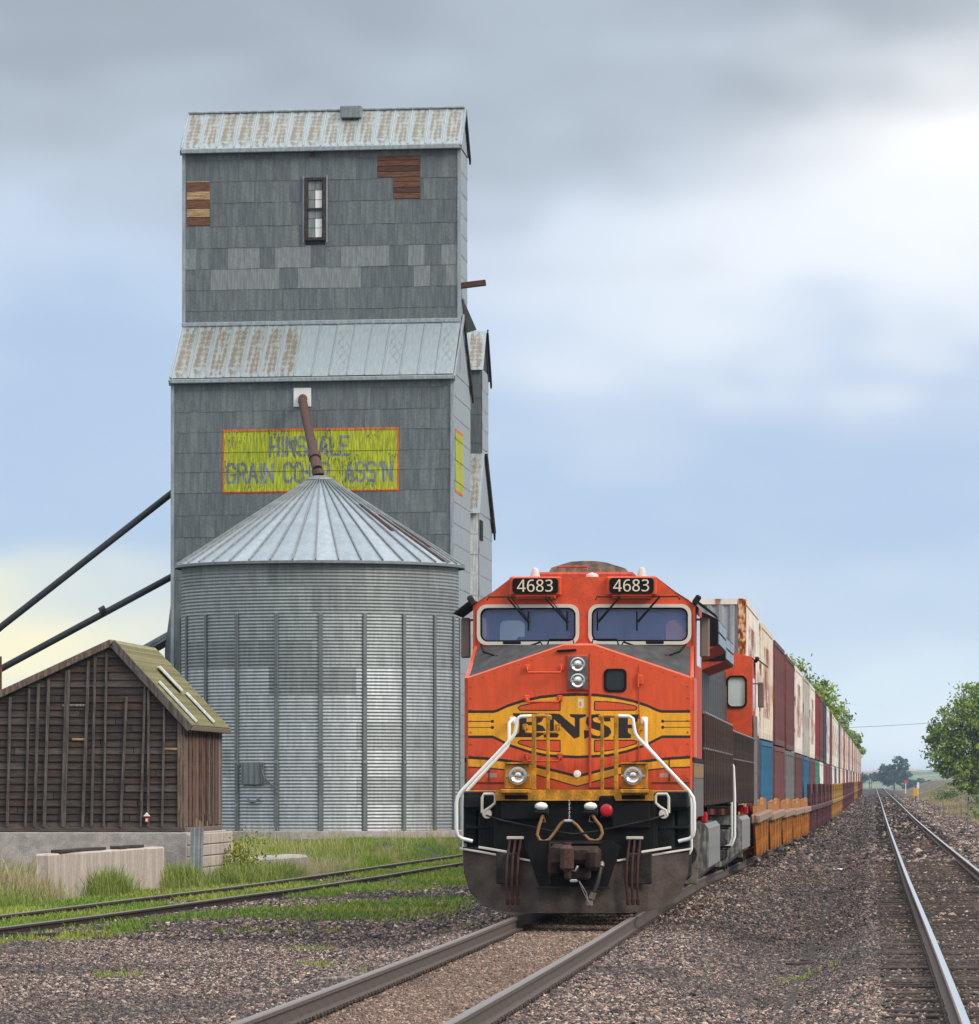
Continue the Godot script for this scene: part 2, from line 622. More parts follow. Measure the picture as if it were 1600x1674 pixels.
func make_materials() -> void:
	T.grime = tex(mixed(grey(256, 256, 0.012, 1, 0.72, 1.0), grey(256, 256, 0.09, 2, 0.82, 1.0)))
	T.paint = tex(mixed(grey(256, 256, 0.02, 61, 0.9, 1.0), grey(256, 256, 0.1, 62, 0.94, 1.0)))
	T.sheet = tex(mixed(grey(256, 24, 0.05, 63, 0.87, 1.0, 256, 256), grey(256, 256, 0.09, 64, 0.93, 1.0)))
	T.fine = tex(mixed(grey(256, 256, 0.15, 3, 0.7, 1.0), grey(256, 256, 0.03, 4, 0.8, 1.0)))
	T.streak = tex(mixed(grey(256, 32, 0.06, 5, 0.62, 1.0, 256, 256), grey(256, 256, 0.03, 6, 0.8, 1.0)))       # runs down walls
	T.soft_h = tex(mixed(grey(24, 256, 0.07, 17, 0.74, 1.0, 256, 256), grey(64, 256, 0.2, 18, 0.84, 1.0, 256, 256)))
	T.soft_v = tex(mixed(grey(256, 24, 0.07, 19, 0.7, 1.0, 256, 256), grey(256, 64, 0.2, 20, 0.8, 1.0, 256, 256)))
	T.grain_h = tex(mixed(grey(32, 256, 0.09, 7, 0.45, 1.0, 256, 256), grey(64, 256, 0.2, 8, 0.6, 1.0, 256, 256)))   # along x
	T.grain_v = tex(mixed(grey(256, 32, 0.09, 9, 0.45, 1.0, 256, 256), grey(256, 64, 0.2, 10, 0.6, 1.0, 256, 256)))  # along y
	var sp := mixed(grey(512, 512, 0.16, 21, 0.35, 1.0), grey(512, 512, 0.05, 22, 0.7, 1.0))
	T.soil = tex(sp)
	T.rust = tex(ramped(grey(256, 256, 0.035, 31, 0.0, 1.0), [[0.0, rgb(92, 54, 34)], [0.4, rgb(128, 74, 44)], [0.7, rgb(96, 62, 46)], [1.0, rgb(70, 52, 44)]]))
	var rw := mixed(grey(256, 48, 0.05, 33, 0.0, 1.0, 256, 256), grey(256, 256, 0.02, 34, 0.3, 1.0))
	T.rusty_paint = tex(ramped(rw, [[0.0, rgb(160, 100, 70)], [0.03, rgb(204, 164, 136)], [0.08, rgb(240, 236, 230)], [1.0, rgb(255, 255, 253)]]))
	T.rusty_post = tex(ramped(mixed(grey(256, 96, 0.04, 35, 0.0, 1.0, 256, 256), grey(256, 256, 0.03, 36, 0.4, 1.0)), [[0.0, rgb(96, 48, 24)], [0.3, rgb(176, 94, 44)], [0.5, rgb(226, 176, 120)], [0.8, rgb(240, 226, 204)]]))
	T.concrete = tex(mixed(grey(256, 256, 0.02, 41, 0.86, 1.0), grey(256, 256, 0.2, 42, 0.86, 1.0)))
	T.shingle = tex(ramped(grey(256, 256, 0.03, 43, 0.0, 1.0), [[0.0, rgb(136, 132, 100)], [0.5, rgb(156, 152, 114)], [1.0, rgb(176, 172, 138)]]))
	# galvanised roofing: brown stains where the nested sheets rusted, in rows across each sheet
	var st := Image.create(768, 256, false, Image.FORMAT_RGB8)
	var sn := noise(0.05, 51, 3)
	var sf := noise(0.012, 52, 3)
	for kind in 6:
		for y in 256:
			for x in 128:
				var gx := x + kind * 128
				var c := rgb(170, 178, 177).lerp(rgb(146, 157, 160), 0.5 + 0.6 * sn.get_noise_2d(gx, y * 0.4))
				var wav := sn.get_noise_2d(gx * 0.6, y * 0.5 + 300)
				var across := sst(14, 30, x) * sst(116, 98, x)
				var down := sst(10, 46, y + wav * 60) * sst(250, 190, y + wav * 50)
				var much := clampf(0.8 + 1.2 * sf.get_noise_2d(gx * 1.4, y * 0.7), 0, 1)
				if kind < 4:
					var band := pow(absf(sin((y + 5 * kind + wav * 9) * PI / 25.0)), 1.4)
					var lane := 0.3 + 0.7 * pow(absf(sin((x - 16 + wav * 6) * PI / (48.0 if kind % 2 else 33.0))), 1.5)
					c = c.lerp(rgb(98, 76, 60), clampf(1.7 * (0.4 + 0.6 * band) * lane * across * down * much * (0.9 + sn.get_noise_2d(gx * 2 + 50, y * 2)), 0, 0.8))
					c = c.lerp(rgb(186, 188, 166), 0.25 * across * down)
				elif kind == 4:
					var z := absf(fposmod((x * 0.8 + y) / 44.0, 1.0) - 0.5) * absf(fposmod((x * 0.8 - y) / 44.0, 1.0) - 0.5)
					c = c.lerp(rgb(112, 112, 112), clampf(0.4 - z * 9.0 + wav * 0.4, 0, 0.4) * across * down * much)
				st.set_pixel(gx, y, c)
	T.stain = tex(st)

	M.steel = mat(rgb(124, 130, 130), 0.55, 0.35, T.sheet, 0.45)
	M.steel2 = mat(rgb(117, 123, 124), 0.6, 0.3, T.sheet, 0.6)
	M.steel3 = mat(rgb(130, 136, 135), 0.52, 0.35, T.sheet, 0.33)
	M.steel_pale = mat(rgb(150, 155, 154), 0.6, 0.25, T.sheet, 0.8)
	M.steel_side = mat(rgb(172, 180, 184), 0.6, 0.25, T.sheet, 0.5)
	M.backing = mat(rgb(70, 74, 76), 0.8, 0.0, T.fine, 0.5)
	M.roof_clean = mat(rgb(188, 194, 196), 0.4, 0.5, T.paint, 0.5)
	M.roof_stain = StandardMaterial3D.new()
	M.roof_stain.albedo_texture = T.stain
	M.roof_stain.roughness = 0.5
	M.roof_stain.metallic = 0.35
	M.bin_dark = mat(rgb(148, 153, 152), 0.55, 0.35, T.sheet, 0.4)
	M.bin_mid = mat(rgb(164, 169, 168), 0.52, 0.38, T.sheet, 0.5)
	M.bin_light = mat(rgb(184, 189, 190), 0.48, 0.4, T.sheet, 0.35)
	M.bin_roof = mat(rgb(172, 181, 187), 0.45, 0.5, T.paint, 0.4)
	M.bin_roof2 = mat(rgb(184, 192, 197), 0.42, 0.5, T.paint, 0.6)
	M.rust_sheet = mat(rgb(150, 122, 102), 0.8, 0.1, T.rust, 0.6)
	M.rust = mat(rgb(255, 255, 255), 0.85, 0.1, T.rust, 0.9)
	M.pipe_brown = mat(rgb(116, 80, 70), 0.65, 0.2, T.fine, 0.8)
	M.pipe_dark = mat(rgb(56, 60, 66), 0.55, 0.3, T.fine, 0.8)
	M.wood_dark = [mat(rgb(92, 76, 68), 0.9, 0.0, T.soft_h, 0.9), mat(rgb(78, 64, 58), 0.9, 0.0, T.soft_h, 0.7), mat(rgb(106, 92, 84), 0.9, 0.0, T.soft_h, 1.1), mat(rgb(88, 68, 56), 0.9, 0.0, T.soft_h, 0.8)]
	M.wood_v = [mat(rgb(146, 122, 106), 0.9, 0.0, T.soft_v, 0.9), mat(rgb(112, 88, 76), 0.9, 0.0, T.soft_v, 0.8), mat(rgb(164, 150, 138), 0.9, 0.0, T.soft_v, 1.1), mat(rgb(132, 94, 74), 0.9, 0.0, T.soft_v, 1.0)]
	M.batten = mat(rgb(118, 106, 98), 0.9, 0.0, T.soft_v, 0.8)
	M.wood_red = [mat(rgb(140, 92, 66), 0.85, 0.0, T.soft_h, 0.9), mat(rgb(214, 176, 130), 0.85, 0.0, T.soft_h, 0.7), mat(rgb(104, 70, 54), 0.85, 0.0, T.soft_h, 1.1)]
	M.moss = mat(rgb(255, 253, 245), 0.95, 0.0, T.shingle, 0.3)
	M.moss2 = mat(rgb(236, 232, 226), 0.95, 0.0, T.shingle, 0.7)
	M.concrete = mat(rgb(196, 186, 178), 0.92, 0.0, T.concrete, 0.5, T.concrete, 1.5)
	M.concrete_stained = mat(rgb(206, 190, 178), 0.92, 0.0, T.sheet, 0.3, T.concrete, 1.5)
	M.white = mat(rgb(240, 238, 232), 0.5)
	M.white_wall = mat(rgb(244, 246, 242), 0.6, 0.0, T.sheet, 0.7)
	M.frame_wood = mat(rgb(112, 88, 80), 0.8, 0.0, T.grain_v, 1.0)
	M.black = mat(rgb(30, 29, 28), 0.65, 0.0, T.paint, 1.0)
	M.black_dirty = mat(rgb(66, 60, 56), 0.75, 0.0, T.grime, 0.9)
	M.stanchion = mat(rgb(78, 60, 50), 0.7, 0.0, T.grime, 0.8)
	M.greenblack = mat(rgb(42, 49, 46), 0.55, 0.0, T.grime, 1.0)
	M.grill_dark = mat(rgb(60, 62, 62), 0.8, 0.0, T.fine, 2.0)
	M.orange = mat(rgb(232, 84, 32), 0.45, 0.0, T.paint, 0.7)
	M.orange.clearcoat_enabled = true
	M.orange.clearcoat = 0.25
	M.orange_faded = mat(rgb(204, 78, 44), 0.65, 0.0, T.sheet, 0.8)
	M.yellow = mat(rgb(232, 160, 28), 0.5, 0.0, T.grime, 1.2)
	M.nose_grey = mat(rgb(84, 80, 78), 0.85, 0.0, T.grime, 1.2)
	M.plow = mat(rgb(92, 75, 66), 0.8, 0.1, T.grime, 0.9)
	M.coupler = mat(rgb(72, 48, 39), 0.75, 0.2, T.grime, 3.0)
	M.hose = mat(rgb(138, 100, 58), 0.6)
	M.hose_dark = mat(rgb(52, 44, 42), 0.6)
	M.chrome = mat(rgb(206, 206, 204), 0.25, 0.9)
	M.lens = mat(rgb(214, 214, 208), 0.16, 0.9)
	M.red_lens = mat(rgb(190, 22, 34), 0.4)
	M.rail_top = mat(rgb(236, 238, 240), 0.22, 1.0)
	M.rail_dull = mat(rgb(146, 135, 127), 0.42, 0.7)
	M.rail_side = mat(rgb(126, 110, 100), 0.8, 0.15, T.fine, 1.5)
	M.rail_rust = mat(rgb(84, 68, 58), 0.85, 0.1, T.fine, 1.5)
	M.rail_old = mat(rgb(164, 156, 142), 0.6, 0.4, T.fine, 1.0)
	M.tie = [mat(rgb(112, 88, 72), 0.95, 0.0, T.grain_h, 1.0, T.grain_h, 1.2), mat(rgb(94, 74, 62), 0.95, 0.0, T.grain_h, 1.3, T.grain_h, 1.2), mat(rgb(128, 106, 88), 0.95, 0.0, T.grain_h, 0.8, T.grain_h, 1.2)]
	M.wheel = mat(rgb(90, 76, 68), 0.7, 0.3, T.grime, 1.5)
	M.silver = mat(rgb(190, 184, 178), 0.5, 0.35, T.streak, 0.9)
	M.tan = mat(rgb(150, 140, 122), 0.8, 0.0, T.grime, 1.5)
	M.glass = StandardMaterial3D.new()
	M.glass.transparency = BaseMaterial3D.TRANSPARENCY_ALPHA
	M.glass.albedo_color = Color(0.50, 0.58, 0.80, 0.34)
	M.glass.roughness = 0.04
	M.glass_plain = StandardMaterial3D.new()
	M.glass_plain.transparency = BaseMaterial3D.TRANSPARENCY_ALPHA
	M.glass_plain.albedo_color = Color(0.5, 0.56, 0.55, 0.25)
	M.glass_plain.roughness = 0.05
	M.glass_milky = M.glass_plain.duplicate()
	M.glass_milky.albedo_color = Color(0.84, 0.9, 0.86, 0.8)
	M.ground = StandardMaterial3D.new()
	M.ground.vertex_color_use_as_albedo = true
	M.ground.albedo_texture = T.soil
	M.ground.uv1_triplanar = true
	M.ground.uv1_world_triplanar = true
	M.ground.uv1_scale = Vector3.ONE * 0.45
	M.ground.roughness = 0.95
	M.ground.heightmap_enabled = true
	M.ground.heightmap_texture = T.soil
	M.ground.heightmap_scale = 3.0
	M.leaf = StandardMaterial3D.new()
	M.leaf.vertex_color_use_as_albedo = true
	M.leaf.roughness = 0.7
	M.leaf.backlight_enabled = true
	M.leaf.backlight = Color(0.4, 0.46, 0.14)
	M.stone = StandardMaterial3D.new()
	M.stone.vertex_color_use_as_albedo = true
	M.stone.roughness = 0.9
	# what is left of big red lettering on the pale containers
	var rl := Image.create(256, 64, false, Image.FORMAT_RGBA8)
	rl.fill(Color(0.7, 0.2, 0.17, 0.0))
	var rn := noise(0.06, 91, 4)
	for g in 7:
		var x0 := 10 + g * 34
		for q in [[0, 0, 7, 52], [16, 0, 7, 52], [0, [0, 22, 44][g % 3], 22, 8], [0, 22, 22, 7]]:
			rl.fill_rect(Rect2i(x0 + q[0], 6 + q[1], q[2], q[3]), Color(0.7, 0.2, 0.17, 1.0))
	for y in 64:
		for x in 256:
			if rn.get_noise_2d(x * 1.5, y * 0.6) > 0.02:
				rl.set_pixel(x, y, Color(0.7, 0.2, 0.17, 0.0))
	M.red_paint = StandardMaterial3D.new()
	M.red_paint.albedo_texture = tex(rl)
	M.red_paint.transparency = BaseMaterial3D.TRANSPARENCY_ALPHA_SCISSOR
	M.red_paint.roughness = 0.7
	for m in [M.black, M.black_dirty, M.greenblack, M.grill_dark]:
		m.metallic_specular = 0.25
	M.anchor = mat(rgb(84, 66, 58), 0.8, 0.1, T.grime, 3.0)
	M.lining = mat(rgb(112, 122, 124), 0.8)
	M.bark = mat(rgb(104, 92, 80), 0.95, 0.0, T.grain_v, 0.6)


func make_ground() -> void:
	var ds := []
	var d := -60.0
	while d < 7000:
		ds.append(d)
		d += 5.0 if d < 25 else 0.4 if d < 80 else 0.8 if d < 130 else maxf(1.2, d * 0.018)
	var xs := []
	var x := -16.0
	while x < 8.0:
		xs.append(x)
		x += 0.22
	var st := 0.5
	var far := 8.0
	while far < 2500:
		xs.append(far)
		xs.insert(0, -16.0 - (far - 8.0) - 0.22)
		far += st
		st *= 1.28
	var v := PackedVector3Array()
	var col := PackedColorArray()
	var idx := PackedInt32Array()
	var w := xs.size()
	for dd in ds:
		for xx in xs:
			v.append(Vector3(xx, ground_y(xx, dd), -dd))
			col.append(land_color(xx, dd))
	for i in ds.size() - 1:
		for k in w - 1:
			var a := i * w + k
			for t in [a, a + w, a + 1, a + 1, a + w, a + w + 1]:
				idx.append(t)
	var nn := PackedVector3Array()
	nn.resize(v.size())
	for i in ds.size():
		for k in w:
			var l := v[i * w + maxi(k - 1, 0)]
			var r := v[i * w + mini(k + 1, w - 1)]
			var f := v[mini(i + 1, ds.size() - 1) * w + k]
			var b := v[maxi(i - 1, 0) * w + k]
			nn[i * w + k] = (r - l).cross(f - b).normalized()
	var arr := []
	arr.resize(Mesh.ARRAY_MAX)
	arr[Mesh.ARRAY_VERTEX] = v
	arr[Mesh.ARRAY_NORMAL] = nn
	arr[Mesh.ARRAY_COLOR] = col
	arr[Mesh.ARRAY_INDEX] = idx
	var m := ArrayMesh.new()
	m.add_surface_from_arrays(Mesh.PRIMITIVE_TRIANGLES, arr)
	m.surface_set_material(0, M.ground)
	struct("ground", m, null)
	# low pale hills on the skyline
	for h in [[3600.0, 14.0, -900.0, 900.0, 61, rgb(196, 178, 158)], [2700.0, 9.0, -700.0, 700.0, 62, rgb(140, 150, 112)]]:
		var nz := noise(0.01, h[4], 4)
		var b := MB.new()
		var x0: float = h[2]
		while x0 < h[3]:
			var x1 := x0 + 12.0
			var y0: float = h[1] + nz.get_noise_1d(x0) * h[1] * 0.55
			var y1: float = h[1] + nz.get_noise_1d(x1) * h[1] * 0.55
			b.quad(Vector3(x0, -9, -h[0]), Vector3(x1, -9, -h[0]), Vector3(x1, y1, -h[0] - 260), Vector3(x0, y0, -h[0] - 260))
			b.quad(Vector3(x0, y0, -h[0] - 260), Vector3(x1, y1, -h[0] - 260), Vector3(x1, -9, -h[0] - 900), Vector3(x0, -9, -h[0] - 900))
			x0 = x1
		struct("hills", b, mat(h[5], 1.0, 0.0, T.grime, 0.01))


func rail_mesh(xk: Array, yk: Array, off: float, d0: float, d1: float, prof: Array, m: Material) -> MB:
	var b := MB.new()
	var ds := []
	var d := d0
	while d < d1:
		ds.append(d)
		d += 1.0 if d < 150 else 6.0
	ds.append(d1)
	for i in ds.size() - 1:
		var a0 := Vector3(curve(xk, ds[i]) + off, curve(yk, ds[i]), -ds[i])
		var a1 := Vector3(curve(xk, ds[i + 1]) + off, curve(yk, ds[i + 1]), -ds[i + 1])
		for k in prof.size() - 1:
			var p := Vector3(prof[k].x, prof[k].y, 0)
			var q := Vector3(prof[k + 1].x, prof[k + 1].y, 0)
			b.quad(a0 + p, a1 + p, a1 + q, a0 + q)
	return b


func make_tracks() -> void:
	var side := [Vector2(-0.036, -0.012), Vector2(-0.036, -0.042), Vector2(-0.012, -0.056), Vector2(-0.011, -0.14), Vector2(-0.07, -0.158), Vector2(-0.07, -0.175), Vector2(0.07, -0.175), Vector2(0.07, -0.158), Vector2(0.011, -0.14), Vector2(0.012, -0.056), Vector2(0.036, -0.042), Vector2(0.036, -0.012)]
	var top := [Vector2(0.036, -0.012), Vector2(0.026, -0.001), Vector2(0, 0.0), Vector2(-0.026, -0.001), Vector2(-0.036, -0.012)]
	var sets := [
		["railway_track", "straight main line with shiny polished rail tops right of the train", MAIN_X, MAIN_Y, 24.0, 1250.0, M.rail_top, M.rail_side, 2.65],
		["railway_track", "dull railed track in the gravel carrying the orange locomotive and its train", TRAIN_X, TRAIN_Y, 24.0, 1100.0, M.rail_dull, M.rail_side, 2.55],
		["railway_track", "rusty overgrown siding curving through the grass before the wooden shed", OLD_X, OLD_Y, 25.0, 149.0, M.rail_old, M.rail_rust, 2.5]]
	for s in sets:
		var t := thing(s[0], s[1], "railway track", Vector3.ZERO)
		for off in [-0.7525, 0.7525]:
			var r := obj("rail", rail_mesh(s[2], s[3], off, s[4], s[5], side, null), s[7], t)
			obj("rail_head", rail_mesh(s[2], s[3], off, s[4], s[5], top, null), s[6], r)
		var shapes := []
		for k in 3:
			var b := MB.new()
			b.box(Vector3.ZERO, Vector3(s[8], 0.17, 0.225), 0.012)
			shapes.append(b.mesh(M.tie[k]))
		var d: float = s[4] + 0.3
		var n := 0
		var rest := MB.new()
		var clip := MB.new()
		while d < s[5]:
			var old: bool = s[2] == OLD_X
			var yt := curve(s[3], d)
			var c := Vector3(curve(s[2], d) + rnd(-0.05, 0.05), yt - 0.272 + rnd(-0.012, 0.012) - (0.06 if old else 0.03 if s[2] == TRAIN_X else 0.0), -d)
			if n < 300:
				var o := obj("sleeper", shapes[rng.randi() % 3], null, t)
				o.position = c
				o.rotation.y = rnd(-0.012, 0.012)
				o.rotation.z = rnd(-0.004, 0.004)
			elif d < 700:
				rest.box(c, Vector3(s[8], 0.17, 0.225))
			if d < 130 and not old:
				for off in [-0.7525, 0.7525]:
					for sg in [-1, 1]:
						for k in 2:
							clip.box(Vector3(curve(s[2], d + k * 0.26) + off + sg * rnd(0.078, 0.088), yt - 0.162, -d - k * 0.26), Vector3(0.03, 0.035, 0.07 + 0.05 * (1 - k)), 0.008)
			n += 1
			d += 0.53 + rnd(-0.02, 0.02)
		if rest.v.size():
			obj("sleepers", rest, M.tie[1], t).set_meta("kind", "stuff")
		if clip.v.size():
			obj("rail_anchors", clip, M.anchor, t).set_meta("kind", "stuff")


# ---- grain elevators -----------------------------------------------------------------------------

func slab(b: MB, p00: Vector3, p10: Vector3, p11: Vector3, p01: Vector3, thick: float, uvs := Rect2(0, 0, 1, 1)) -> void:   # a sheet: lower left, lower right, upper right, upper left seen from outside
	var nrm := (p10 - p00).cross(p01 - p00).normalized() * thick
	var u0 := uvs.position
	var u1 := uvs.end
	b.quad(p00, p10, p11, p01, Vector2(u0.x, u1.y), Vector2(u1.x, u1.y), Vector2(u1.x, u0.y), Vector2(u0.x, u0.y))
	var q00 := p00 - nrm
	var q10 := p10 - nrm
	var q11 := p11 - nrm
	var q01 := p01 - nrm
	b.quad(q01, q11, q10, q00, Vector2(u0.x, u0.y), Vector2(u1.x, u0.y), Vector2(u1.x, u1.y), Vector2(u0.x, u1.y))
	b.face(p00, p10, q10, q00, p00 - p01)
	b.face(p01, p11, q11, q01, p01 - p00)
	b.face(p00, p01, q01, q00, p00 - p10)
	b.face(p10, p11, q11, q10, p10 - p00)


func clad(parent: Node, warp: Transform3D, x0: float, x1: float, rows: Array, z: float, mats: Array, holes: Array, singly := true, pale := Vector2(99, 99)) -> void:
	# lapped metal sheets, each row's foot lying over the row below
	var joined := MB.new()
	joined.xf = warp
	var r := 0
	for i in rows.size() - 1:
		var yt: float = rows[i]
		var yb: float = rows[i + 1]
		var x := x0
		while x < x1 - 0.02:
			var nx := minf(x + (rnd(0.5, 0.62) if x > x0 else rnd(0.25, 0.6)), x1)
			if x1 - nx < 0.2:
				nx = x1
			var spans := [[x, nx]]
			for h in holes:
				if h.position.y < yt - 0.1 and h.end.y > yb + 0.1:
					var keep := []
					for s in spans:
						if h.position.x > s[0] and h.position.x < s[1]:
							keep.append([s[0], h.position.x])
						if h.end.x > s[0] and h.end.x < s[1]:
							keep.append([h.end.x, s[1]])
						if h.end.x <= s[0] or h.position.x >= s[1]:
							keep.append(s)
					spans = keep
			for s in spans:
				if s[1] - s[0] < 0.06:
					continue
				var b: MB = joined
				if singly:
					b = MB.new()
					b.xf = warp
				var j := rnd(0, 0.006)
				var sag := rnd(-0.012, 0.012)
				var hole_low := 0.0
				slab(b, Vector3(s[0] + 0.002, yb - 0.03 + sag, z + 0.02 + j), Vector3(s[1] - 0.003, yb - 0.03 + rnd(-0.012, 0.012), z + 0.024 + j), Vector3(s[1] - 0.003, yt + hole_low, z + 0.012 + j), Vector3(s[0] + 0.002, yt, z + 0.008 + j), 0.007)
				if singly:
					var m: Material = mats[rng.randi() % mats.size()]
					if yt <= pale.x and yb >= pale.y and rng.randf() < 0.6:
						m = M.steel_pale
					obj("sheet", b, m, parent)
			x = nx
		r += 1
	if not singly and joined.v.size():
		obj("cladding", joined, mats[0], parent).set_meta("kind", "stuff")


func gable_box(b: MB, x0: float, x1: float, z0: float, z1: float, y0: float, ye: float, yr: float, zr: float) -> void:   # walls with gables on the x sides; z0 back, z1 front
	b.quad(Vector3(x0, y0, z1), Vector3(x1, y0, z1), Vector3(x1, ye, z1), Vector3(x0, ye, z1))
	b.quad(Vector3(x1, y0, z0), Vector3(x0, y0, z0), Vector3(x0, ye, z0), Vector3(x1, ye, z0))
	for s in [[x0, -1], [x1, 1]]:
		var p := [Vector3(s[0], y0, z1), Vector3(s[0], y0, z0), Vector3(s[0], ye, z0), Vector3(s[0], yr, zr), Vector3(s[0], ye, z1)]
		for k in [[0, 1, 2], [0, 2, 4], [4, 2, 3]]:
			if s[1] > 0:
				b.tri(p[k[0]], p[k[1]], p[k[2]])
			else:
				b.tri(p[k[0]], p[k[2]], p[k[1]])


func sheet_roof(parent: Node, warp: Transform3D, x0: float, x1: float, pe: Vector2, pr: Vector2, n: int, stain_from: int, stain_to: int, called := "roof_sheet") -> void:   # pe, pr: (y, z) at eave and ridge
	for k in n:
		var a := lerpf(x0, x1, float(k) / n)
		var c := lerpf(x0, x1, float(k + 1) / n)
		var b := MB.new()
		b.xf = warp
		b.mapped = true
		var lift := rnd(0.0, 0.012)
		slab(b, Vector3(a, pe.x + lift, pe.y), Vector3(c, pe.x + lift, pe.y), Vector3(c, pr.x + lift, pr.y), Vector3(a, pr.x + lift, pr.y), 0.02, Rect2((rng.randi() % 4 if k >= stain_from and k < stain_to else [4, 5, 5][k % 3]) / 6.0 + 0.004, rnd(0.0, 0.08), 0.158, 0.92))
		var stained := true
		var o := obj(called, b, M.roof_stain if stained else M.roof_clean, parent)
		var s := MB.new()
		s.xf = warp
		s.bar(Vector3(a, pe.x + 0.03, pe.y), Vector3(a, pr.x + 0.03, pr.y), 0.03, 0.03)
		obj("seam", s, M.roof_clean, o)


func letters(im: Image, text: String, x: float, y: float, h: float, adv: Array, w: float, c: Color) -> void:
	var G := {
		"H": [[[0, 0], [0, 6]], [[4, 0], [4, 6]], [[0, 3], [4, 3]]], "I": [[[0.5, 0], [0.5, 6]]], "N": [[[0, 6], [0, 0], [4, 6], [4, 0]]], "S": [[[4, 1], [3, 0], [1, 0], [0, 1], [0, 2.3], [1, 3], [3, 3], [4, 3.8], [4, 5], [3, 6], [1, 6], [0, 5]]],
		"D": [[[0, 0], [0, 6], [2.6, 6], [4, 4.6], [4, 1.4], [2.6, 0], [0, 0]]], "A": [[[0, 6], [2, 0], [4, 6]], [[0.8, 4], [3.2, 4]]], "L": [[[0, 0], [0, 6], [4, 6]]], "E": [[[4, 0], [0, 0], [0, 6], [4, 6]], [[0, 3], [3, 3]]],
		"G": [[[4, 1.2], [3, 0], [1, 0], [0, 1.2], [0, 4.8], [1, 6], [3, 6], [4, 5], [4, 3.4], [2.4, 3.4]]], "R": [[[0, 6], [0, 0], [3, 0], [4, 1], [4, 2.2], [3, 3.2], [0, 3.2]], [[2, 3.2], [4, 6]]], "C": [[[4, 1.2], [3, 0], [1, 0], [0, 1.2], [0, 4.8], [1, 6], [3, 6], [4, 4.8]]],
		"O": [[[1, 0], [3, 0], [4, 1.2], [4, 4.8], [3, 6], [1, 6], [0, 4.8], [0, 1.2], [1, 0]]], "P": [[[0, 6], [0, 0], [3, 0], [4, 1], [4, 2.4], [3, 3.4], [0, 3.4]]], "'": [[[2, 0], [2, 1.3]]], "-": [[[0.8, 3], [3.2, 3]]]}
	for i in text.length():
		if G.has(text[i]):
			for line in G[text[i]]:
				var p := []
				for q in line:
					p.append(Vector2(x + adv[i] + q[0] * h / 6.0 * 0.68, y + q[1] * h / 6.0))
				stroke(im, p, w, c)


func sign_texture(with_text: bool) -> Texture2D:
	var w := 876
	var h := 312
	var im := Image.create(w, h, false, Image.FORMAT_RGBA8)
	var yellow := Color(0.72, 0.75, 0.13)
	var blue := Color(0.55, 0.58, 0.55)
	im.fill(Color(0.93, 0.42, 0.14))
	im.fill_rect(Rect2i(9, 9, w - 18, h - 18), yellow)
	if with_text:
		letters(im, "HINSDALE", 237, 44, 88, [0, 58, 82, 138, 190, 244, 300, 350], 15, blue)
		letters(im, "GRAIN CO-OP ASS'N", 22, 172, 88, [0, 56, 108, 166, 188, 0, 284, 338, 382, 414, 468, 0, 590, 644, 698, 746, 778], 15, blue)
	else:
		im.fill(yellow)
		im.fill_rect(Rect2i(0, 0, w, 14), Color(0.93, 0.42, 0.14))
		im.fill_rect(Rect2i(0, h - 14, w, 14), Color(0.93, 0.42, 0.14))
	# weathering: paint flaked off in vertical streaks, so the metal shows
	var n1 := noise(0.03, 71, 4)
	var n2 := noise(0.006, 72, 2)
	for y in h:
		for x in w:
			var f := n1.get_noise_2d(x * 5.0, y * 0.9) + n2.get_noise_2d(x, y) * 0.5
			var c := im.get_pixel(x, y)
			if f > 0.46 or (c.b > 0.4 and f > 0.26):
				c.a = 0.0
			else:
				var k := 0.9 + 0.3 * n1.get_noise_2d(x * 3.0 + 400, y * 0.35)
				c = Color(c.r * k, c.g * k, c.b * k, 1.0)
			im.set_pixel(x, y, c)
	return tex(im)


func painted(called: String, parent: Node, warp: Transform3D, rows: Array, r: Rect2, z: float, m: Material) -> void:   # paint on lapped sheets: r in wall coordinates
	var b := MB.new()
	b.xf = warp
	b.mapped = true
	for i in rows.size() - 1:
		var yt: float = minf(rows[i] - 0.03, r.end.y)
		var yb: float = maxf(rows[i + 1] - 0.03, r.position.y)
		if yt <= yb:
			continue
		var f := func(y: float) -> float: return z + 0.042 - 0.018 * (y - rows[i + 1]) / (rows[i] - rows[i + 1])
		var v0 := (r.end.y - yt) / r.size.y
		var v1 := (r.end.y - yb) / r.size.y
		b.quad(Vector3(r.position.x, yb, f.call(yb)), Vector3(r.end.x, yb, f.call(yb)), Vector3(r.end.x, yt, f.call(yt)), Vector3(r.position.x, yt, f.call(yt)), Vector2(0, v1), Vector2(1, v1), Vector2(1, v0), Vector2(0, v0))
	obj(called, b, m, parent)


